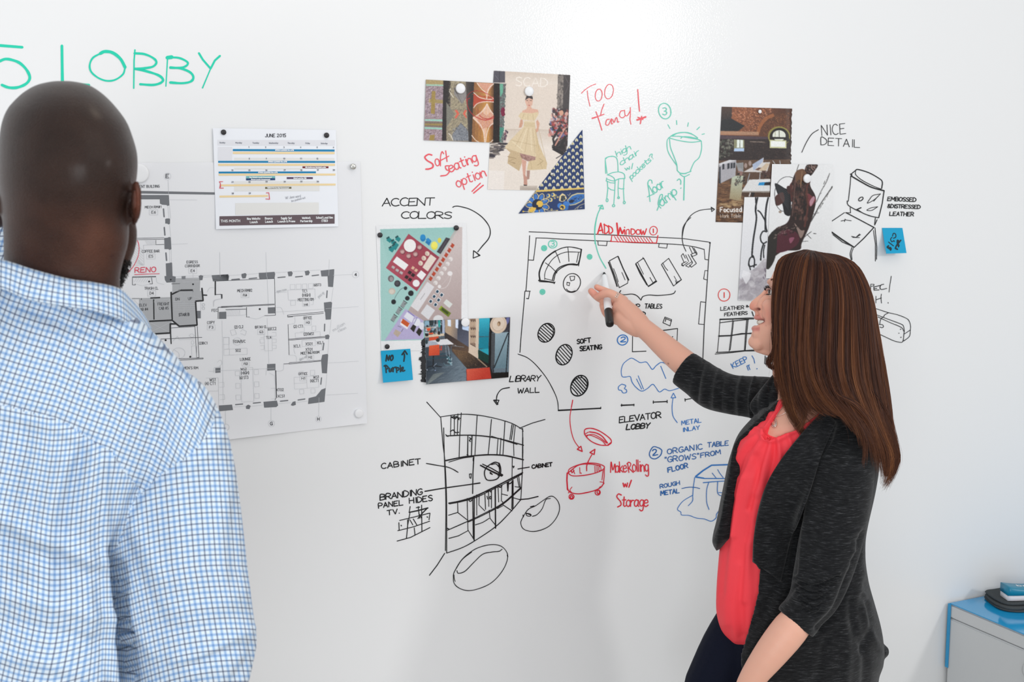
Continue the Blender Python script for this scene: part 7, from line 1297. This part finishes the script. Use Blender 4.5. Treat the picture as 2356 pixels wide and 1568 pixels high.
    # ---- hair
    G = [[(1850, 574, 2.66), (1800, 590, 2.64), (1783, 620, 2.632), (1778, 680, 2.622), (1782, 750, 2.62), (1785, 800, 2.625), (1773, 824, 2.64), (1772, 838, 2.642), (1788, 846, 2.635)],
         [(1853, 574, 2.65), (1812, 588, 2.62), (1797, 625, 2.605), (1789, 700, 2.595), (1791, 780, 2.595), (1788, 840, 2.605), (1797, 890, 2.61), (1812, 945, 2.60), (1837, 1000, 2.588)],
         [(1857, 574, 2.645), (1830, 590, 2.605), (1815, 640, 2.592), (1808, 720, 2.583), (1810, 810, 2.583), (1818, 880, 2.585), (1835, 945, 2.578), (1858, 980, 2.57)],
         [(1862, 575, 2.64), (1850, 595, 2.60), (1840, 650, 2.585), (1832, 740, 2.578), (1832, 830, 2.578), (1845, 900, 2.573), (1868, 942, 2.562), (1900, 958, 2.555)],
         [(1868, 576, 2.64), (1872, 600, 2.60), (1868, 660, 2.583), (1862, 750, 2.575), (1862, 840, 2.573), (1880, 900, 2.562), (1915, 942, 2.548), (1958, 964, 2.542)],
         [(1875, 577, 2.64), (1897, 605, 2.60), (1902, 670, 2.583), (1898, 760, 2.575), (1896, 850, 2.573), (1915, 912, 2.558), (1955, 950, 2.542), (1985, 995, 2.535), (1990, 1048, 2.54)],
         [(1885, 580, 2.645), (1925, 608, 2.605), (1940, 680, 2.587), (1940, 770, 2.58), (1942, 860, 2.575), (1965, 925, 2.56), (1998, 985, 2.55), (2020, 1045, 2.555), (2033, 1110, 2.57)],
         [(1910, 583, 2.65), (1934, 594, 2.63), (1957, 622, 2.615), (1974, 690, 2.60), (1980, 780, 2.592), (1986, 870, 2.588), (2006, 940, 2.585), (2030, 1000, 2.585), (2048, 1055, 2.59), (2034, 1125, 2.60)],
         [(1922, 585, 2.66), (1947, 596, 2.645), (1971, 620, 2.635), (1996, 680, 2.628), (2007, 780, 2.618), (2018, 870, 2.615), (2032, 940, 2.615), (2052, 1000, 2.615), (2063, 1050, 2.62), (2042, 1116, 2.63)],
         [(1930, 587, 2.68), (1957, 598, 2.68), (1981, 620, 2.68), (2007, 680, 2.675), (2021, 760, 2.668), (2036, 850, 2.665), (2046, 920, 2.66), (2053, 985, 2.65), (2061, 1030, 2.65), (2054, 1082, 2.65), (2030, 1130, 2.65)],
         [(1925, 588, 2.71), (1950, 600, 2.725), (1974, 625, 2.735), (1998, 690, 2.745), (2012, 780, 2.745), (2025, 870, 2.735), (2036, 960, 2.715), (2045, 1040, 2.70), (2035, 1100, 2.69)],
         [(1890, 580, 2.72), (1915, 610, 2.755), (1920, 700, 2.775), (1925, 800, 2.775), (1945, 900, 2.765), (1970, 980, 2.75)],
         [(1860, 575, 2.71), (1840, 600, 2.755), (1830, 690, 2.775), (1840, 790, 2.775), (1860, 880, 2.765), (1880, 930, 2.76)],
         [(1850, 574, 2.70), (1806, 596, 2.745), (1796, 640, 2.762), (1800, 720, 2.765), (1812, 800, 2.762), (1830, 860, 2.755)]]
    NS = 30; GG = []
    for g in G:
        c_ = catmull(g, n=10); L = np.concatenate([[0], np.cumsum(np.linalg.norm(np.diff(c_ * [1, 1, 1000], axis=0), axis=1))]); s_ = np.linspace(0, L[-1], NS); GG.append(np.stack([np.interp(s_, L, c_[:, q]) for q in range(3)], 1))
    GG = np.array(GG); r = np.random.RandomState(12)
    N = 5200; gi = np.concatenate([r.uniform(0, 9.3, int(N * .82)), r.uniform(0, 1.1, int(N * .06)), r.uniform(9.3, 13, N - int(N * .82) - int(N * .06))]); i0 = np.minimum(gi.astype(int), 12); fr = (gi - i0)[:, None, None]
    fr = np.clip(fr + 0 * fr, 0, 1); ST = GG[i0] * (1 - fr) + GG[i0 + 1] * fr
    # clump strands, add waves and let the ends spread
    cl = np.round(gi * 9 + .5 * r.normal(0, 1, N)) / 9; ci = np.clip(cl, 0, 12.99); c0 = ci.astype(int); cf_ = (ci - c0)[:, None, None]; CLP = GG[c0] * (1 - cf_) + GG[c0 + 1] * cf_
    u = np.linspace(0, 1, NS)[None, :, None]; ST = ST * (1 - .72 * u) + CLP * .72 * u
    ph = (np.floor(gi * 9) * 1.7)[:, None]; ul = u[..., 0]
    ST[:, :, 0] += (5.5 * np.sin(7 * ul + ph) * ul ** 1.6 + (r.normal(0, 2.2, (N, 1)) * (.25 + 1.5 * ul ** 2)))
    ST[:, :, 1] += r.normal(0, 1.5, (N, 1)) * ul; ST[:, :, 2] += r.uniform(-.012, .006, (N, 1)) * np.minimum(1, ul * 5) + .004 * np.sin(5 * ul + ph * 1.3) * ul
    EX = [[(1925, 880, 2.565), (1950, 935, 2.552), (1978, 980, 2.542), (1990, 1025, 2.538), (1986, 1075, 2.54)], [(1808, 860, 2.60), (1812, 920, 2.60), (1828, 965, 2.592), (1850, 1000, 2.582), (1842, 1022, 2.585)], [(1784, 760, 2.62), (1785, 805, 2.625), (1771, 828, 2.64), (1771, 842, 2.64), (1786, 848, 2.63), (1800, 842, 2.62)],
          [(1835, 880, 2.58), (1850, 930, 2.572), (1848, 970, 2.57), (1835, 992, 2.575)], [(2000, 900, 2.59), (2040, 960, 2.61), (2052, 1000, 2.615), (2066, 1050, 2.62), (2058, 1085, 2.62), (2036, 1128, 2.62)], [(1900, 860, 2.568), (1925, 905, 2.555), (1968, 930, 2.545), (2004, 975, 2.545), (2014, 1020, 2.55), (2026, 1070, 2.56)],
          [(1865, 860, 2.572), (1885, 925, 2.556), (1925, 950, 2.545), (1972, 966, 2.54), (1996, 990, 2.54)]]
    xs_, xg = [], []
    for q_, g in enumerate(EX):
        c_ = catmull(g, n=10); L = np.linspace(0, 1, len(c_)); b0 = np.stack([np.interp(np.linspace(0, 1, NS), L, c_[:, w__]) for w__ in range(3)], 1)
        for _ in range(90):
            of = r.normal(0, 1, 3) * [4.5, 3, .002]; e_ = b0 + of * (1 - .6 * np.linspace(0, 1, NS)[:, None]) + np.outer(np.linspace(0, 1, NS) ** 2, r.normal(0, 1, 3) * [3, 4, .002]); xs_.append(e_); xg.append(2 + q_ * .37 + r.uniform(0, .3))
    ST = np.concatenate([ST, np.array(xs_)]); gi = np.concatenate([gi, xg]); N = len(gi)
    cutl = r.uniform(.82, 1.0, N); cutl[r.uniform(0, 1, N) < .25] *= .9
    s_ = ul * cutl[:, None] * (NS - 1); a0 = np.minimum(s_.astype(int), NS - 2); w_ = (s_ - a0)[..., None]; R_ = np.arange(N)[:, None]; ST = ST[R_, a0] * (1 - w_) + ST[R_, a0 + 1] * w_
    fly = r.uniform(0, 1, N) < .03; ST[fly, :, 0] += (r.normal(0, 9, (fly.sum(), 1)) * ul ** 1.5); ST[fly, :, 2] -= .006
    Wd = P(ST[..., 0], ST[..., 1], ST[..., 2]); T_ = np.gradient(Wd, axis=1); T_ /= np.linalg.norm(T_, axis=2)[..., None] + 1e-9; fwv = RC @ np.array([0, 0, -1.])
    A1 = np.cross(T_, fwv); A1 /= np.linalg.norm(A1, axis=2)[..., None] + 1e-9; B1 = np.cross(T_, A1)
    rad = np.where(fly, .00022, r.uniform(.00026, .00062, N))[:, None] * (1 - .75 * ul ** 2.5); V = []
    for q in range(3): a = q * 2.094 + .5; V.append(Wd + rad[..., None] * (math.cos(a) * A1 + math.sin(a) * B1))
    V = np.stack(V, 2); nv = N * NS * 3; idx = np.arange(nv).reshape(N, NS, 3); F_ = []
    for q in range(3): F_.append(np.stack([idx[:, :-1, q], idx[:, :-1, (q + 1) % 3], idx[:, 1:, (q + 1) % 3], idx[:, 1:, q]], -1).reshape(-1, 4))
    F_ = np.concatenate(F_); hm = bpy.data.meshes.new('hair'); hm.vertices.add(nv); hm.vertices.foreach_set('co', V.reshape(-1)); hm.loops.add(F_.size); hm.loops.foreach_set('vertex_index', F_.ravel()); hm.polygons.add(len(F_)); hm.polygons.foreach_set('loop_start', np.arange(0, F_.size, 4)); hm.update(calc_edges=True)
    pal = np.array([(58, 32, 24), (78, 43, 29), (102, 59, 36), (136, 82, 48), (172, 113, 68)]); st_ = .5 + .5 * np.sin(gi * 7.3 + 1) * np.sin(gi * 17.1) + r.normal(0, .17, N); lv = np.clip((st_[:, None] * 2.2 + .9 * np.sin(5 * ul + gi[:, None] * 3.1) * np.sin(gi[:, None] * 5.3 + 2 * ul) + 1.5 * ul ** 1.2 * (1 - .3 * ul) - .2), 0, 3.999)
    lv0 = lv.astype(int); f_ = (lv - lv0)[..., None]; CT = (pal[lv0] * (1 - f_) + pal[lv0 + 1] * f_) * .9 / 255.
    vcol(hm, np.repeat(CT.reshape(-1, 3), 3, axis=0)); hmat = vmat('brown_hair', .42, .3)
    hair = link('hair', hm, hmat, body, True, label='long straight brown hair with lighter streaks', kind='stuff')
    cap = union([slab_loft([(584, 1838, 1888, .026, 2.685), (598, 1802, 1932, .052, 2.68), (620, 1792, 1966, .068, 2.68), (652, 1789, 1988, .078, 2.68), (700, 1789, 2008, .084, 2.68), (752, 1795, 2014, .088, 2.68), (800, 1801, 2022, .088, 2.675), (850, 1810, 2030, .084, 2.67), (900, 1822, 2034, .080, 2.665), (935, 1850, 2036, .068, 2.66), (955, 1890, 2030, .05, 2.65)], m=48, ex=2.7),
                 ptube([(1990, 930, 2.64, 34), (2022, 1000, 2.635, 24), (2040, 1050, 2.635, 16), (2040, 1090, 2.64, 8)])], .004, 6)
    vcol(cap, np.ones((len(cap.vertices), 3)) * np.array([50, 29, 22]) / 255.); link('hair_mass', cap, hmat, hair, True)
    # ---- jewellery laid on the skin
    dg = bpy.context.evaluated_depsgraph_get(); dg.update(); org = Vector(TC)
    def onskin(px, py, up=.0016):
        d = Vector(P(px, py, 1.0) - TC).normalized(); ok, loc, no, _ = body.ray_cast(org, d); return np.array(loc + no * up) if ok else P(px, py, 2.6)
    gold = mat('silver_metal', (220, 212, 204), .2, metal=1)
    def chain(name, L, rd, par, m=6, sub=5, lab=None):
        vv, ff = tube(np.array(L), np.full(len(L), rd), m=m, sub=sub); return mesh_obj(name, vv, ff, gold, par, True, label=lab)
    q = catmull(nums('1811,921 1800,938 1787,957'), n=4); nk = chain('necklace', [onskin(*a) for a in q], .0006, body, lab='thin silver chain with a ring pendant')
    q = catmull(nums('1783,960 1798,955 1820,942'), n=4); chain('chain', [onskin(*a) for a in q], .0005, nk)
    for k_, (a, b_) in enumerate(((7.0, 13), (4.2, 8))):
        chain('pendant', [onskin(1780 + a * math.cos(t) + 2.5 * math.sin(t), 970 + k_ * 2 + b_ * math.sin(t), .003) for t in np.linspace(0, 2 * math.pi, 16)], .0011, nk, sub=2)
    for k_, dx in enumerate((0, 3.4)):
        chain('finger_ring', [onskin(1418 + dx + 2.5 * t, 678.5 - 5 * t + dx * .5, .0006) for t in (-1, -.7, -.3, 0, .3, .7, 1)], .0010, body, sub=3)
    return body
def knit():
    m = mat('charcoal_knit', (38, 39, 42), .9, .1); n = m.node_tree.nodes; l = m.node_tree.links; b = n['Principled BSDF']
    tc = n.new('ShaderNodeTexCoord'); mp = n.new('ShaderNodeMapping'); mp.inputs['Scale'].default_value = (55, 55, 620); l.new(tc.outputs['Object'], mp.inputs[0])
    t = n.new('ShaderNodeTexNoise'); t.inputs['Scale'].default_value = 1; t.inputs['Detail'].default_value = 5; t.inputs['Roughness'].default_value = .7; l.new(mp.outputs[0], t.inputs[0])
    r = n.new('ShaderNodeValToRGB'); e = r.color_ramp.elements; e[0].position = .42; e[0].color = (*srgb((19, 20, 22)), 1); e[1].position = .78; e[1].color = (*srgb((92, 93, 96)), 1); q = r.color_ramp.elements.new(.57); q.color = (*srgb((35, 36, 38)), 1)
    l.new(t.outputs['Fac'], r.inputs[0]); l.new(r.outputs[0], b.inputs['Base Color']); bp = n.new('ShaderNodeBump'); bp.inputs['Strength'].default_value = .5; bp.inputs['Distance'].default_value = .0012; l.new(t.outputs['Fac'], bp.inputs['Height']); l.new(bp.outputs[0], b.inputs['Normal'])
    b.inputs['Sheen Weight'].default_value = .15
    return m
w_body = woman()
# ---------------- marker pen
def pen():
    n0 = np.array(Wr(1389.8, 626, .0015)); e0 = P(1403.5, 747, 2.968); ax = e0 - n0; L = np.linalg.norm(ax); ax /= L
    u = np.cross(ax, RC @ np.array([0, 0, -1.])); u /= np.linalg.norm(u); v_ = np.cross(ax, u); px = 3.03 / F
    root = empty('marker_pen', n0, 'white marker pen with black cap held in the raised hand', 'marker')
    def lathe(name, prof, m, par, lab=None):
        n = 24; t = np.linspace(0, 2 * np.pi, n, endpoint=False); V = [n0 + ax * L * a + (np.outer(np.cos(t), u) + np.outer(np.sin(t), v_)) * r * px for a, r in prof]
        return mesh_obj(name, np.vstack(V), ring_faces(len(prof), n), m, par, True, label=lab)
    bk = mat('pen_black', (28, 26, 26), .3)
    lathe('nib', [(0, .6), (.01, 2), (.05, 4.2), (.07, 4.6), (.075, 4.2)], mat('felt_nib', (24, 30, 34), .8), root)
    lathe('barrel', [(.07, 5.4), (.08, 6), (.14, 6.6), (.25, 7.4), (.30, 8.3), (.34, 8.6), (.55, 9.1), (.735, 9.3), (.745, 9.0)], mat('pen_white', (238, 240, 242), .3), root)
    lathe('pen_cap', [(.735, 9.0), (.742, 9.8), (.76, 9.9), (.90, 9.8), (.97, 9.5), (.99, 8.8), (1.0, 7.0), (1.0, .5)], bk, root, 'black cap pushed on the back end')
    def surf(x, y, o):
        t = (np.asarray(y) - 626) / 121.; c = n0 + np.outer(t, ax) * L; z = proj(c)[2]; r = np.interp(t, [.07, .25, .34, .74], [6, 7.4, 8.6, 9.3]) * px; cx_ = proj(c)[0]
        dx = (np.asarray(x) - cx_) * px; return P(x, y, z - np.sqrt(np.maximum(r ** 2 - dx ** 2, 0)) * 1.03 / math.sqrt(1 - (ax @ (RC @ np.array([0, 0, -1.]))) ** 2) - .0003 - o * .2)
    mb = MB()
    for s in text('paint', 1391, 684, 1396.5, 705, 9, smooth=False): ribbon(mb, s, 1.0, 0, surf)
    mb.build('pen_lettering', ink('5c6066'), root)
    mb = MB()
    for s, w_ in parse('@2.6;o1391.5,659.5 1.6 1.6;@2;1388.6,655 1389,655.4'): ribbon(mb, s, w_, 0, surf)
    mb.build('teal_mark', ink('1ea4b4'), root)
pen()
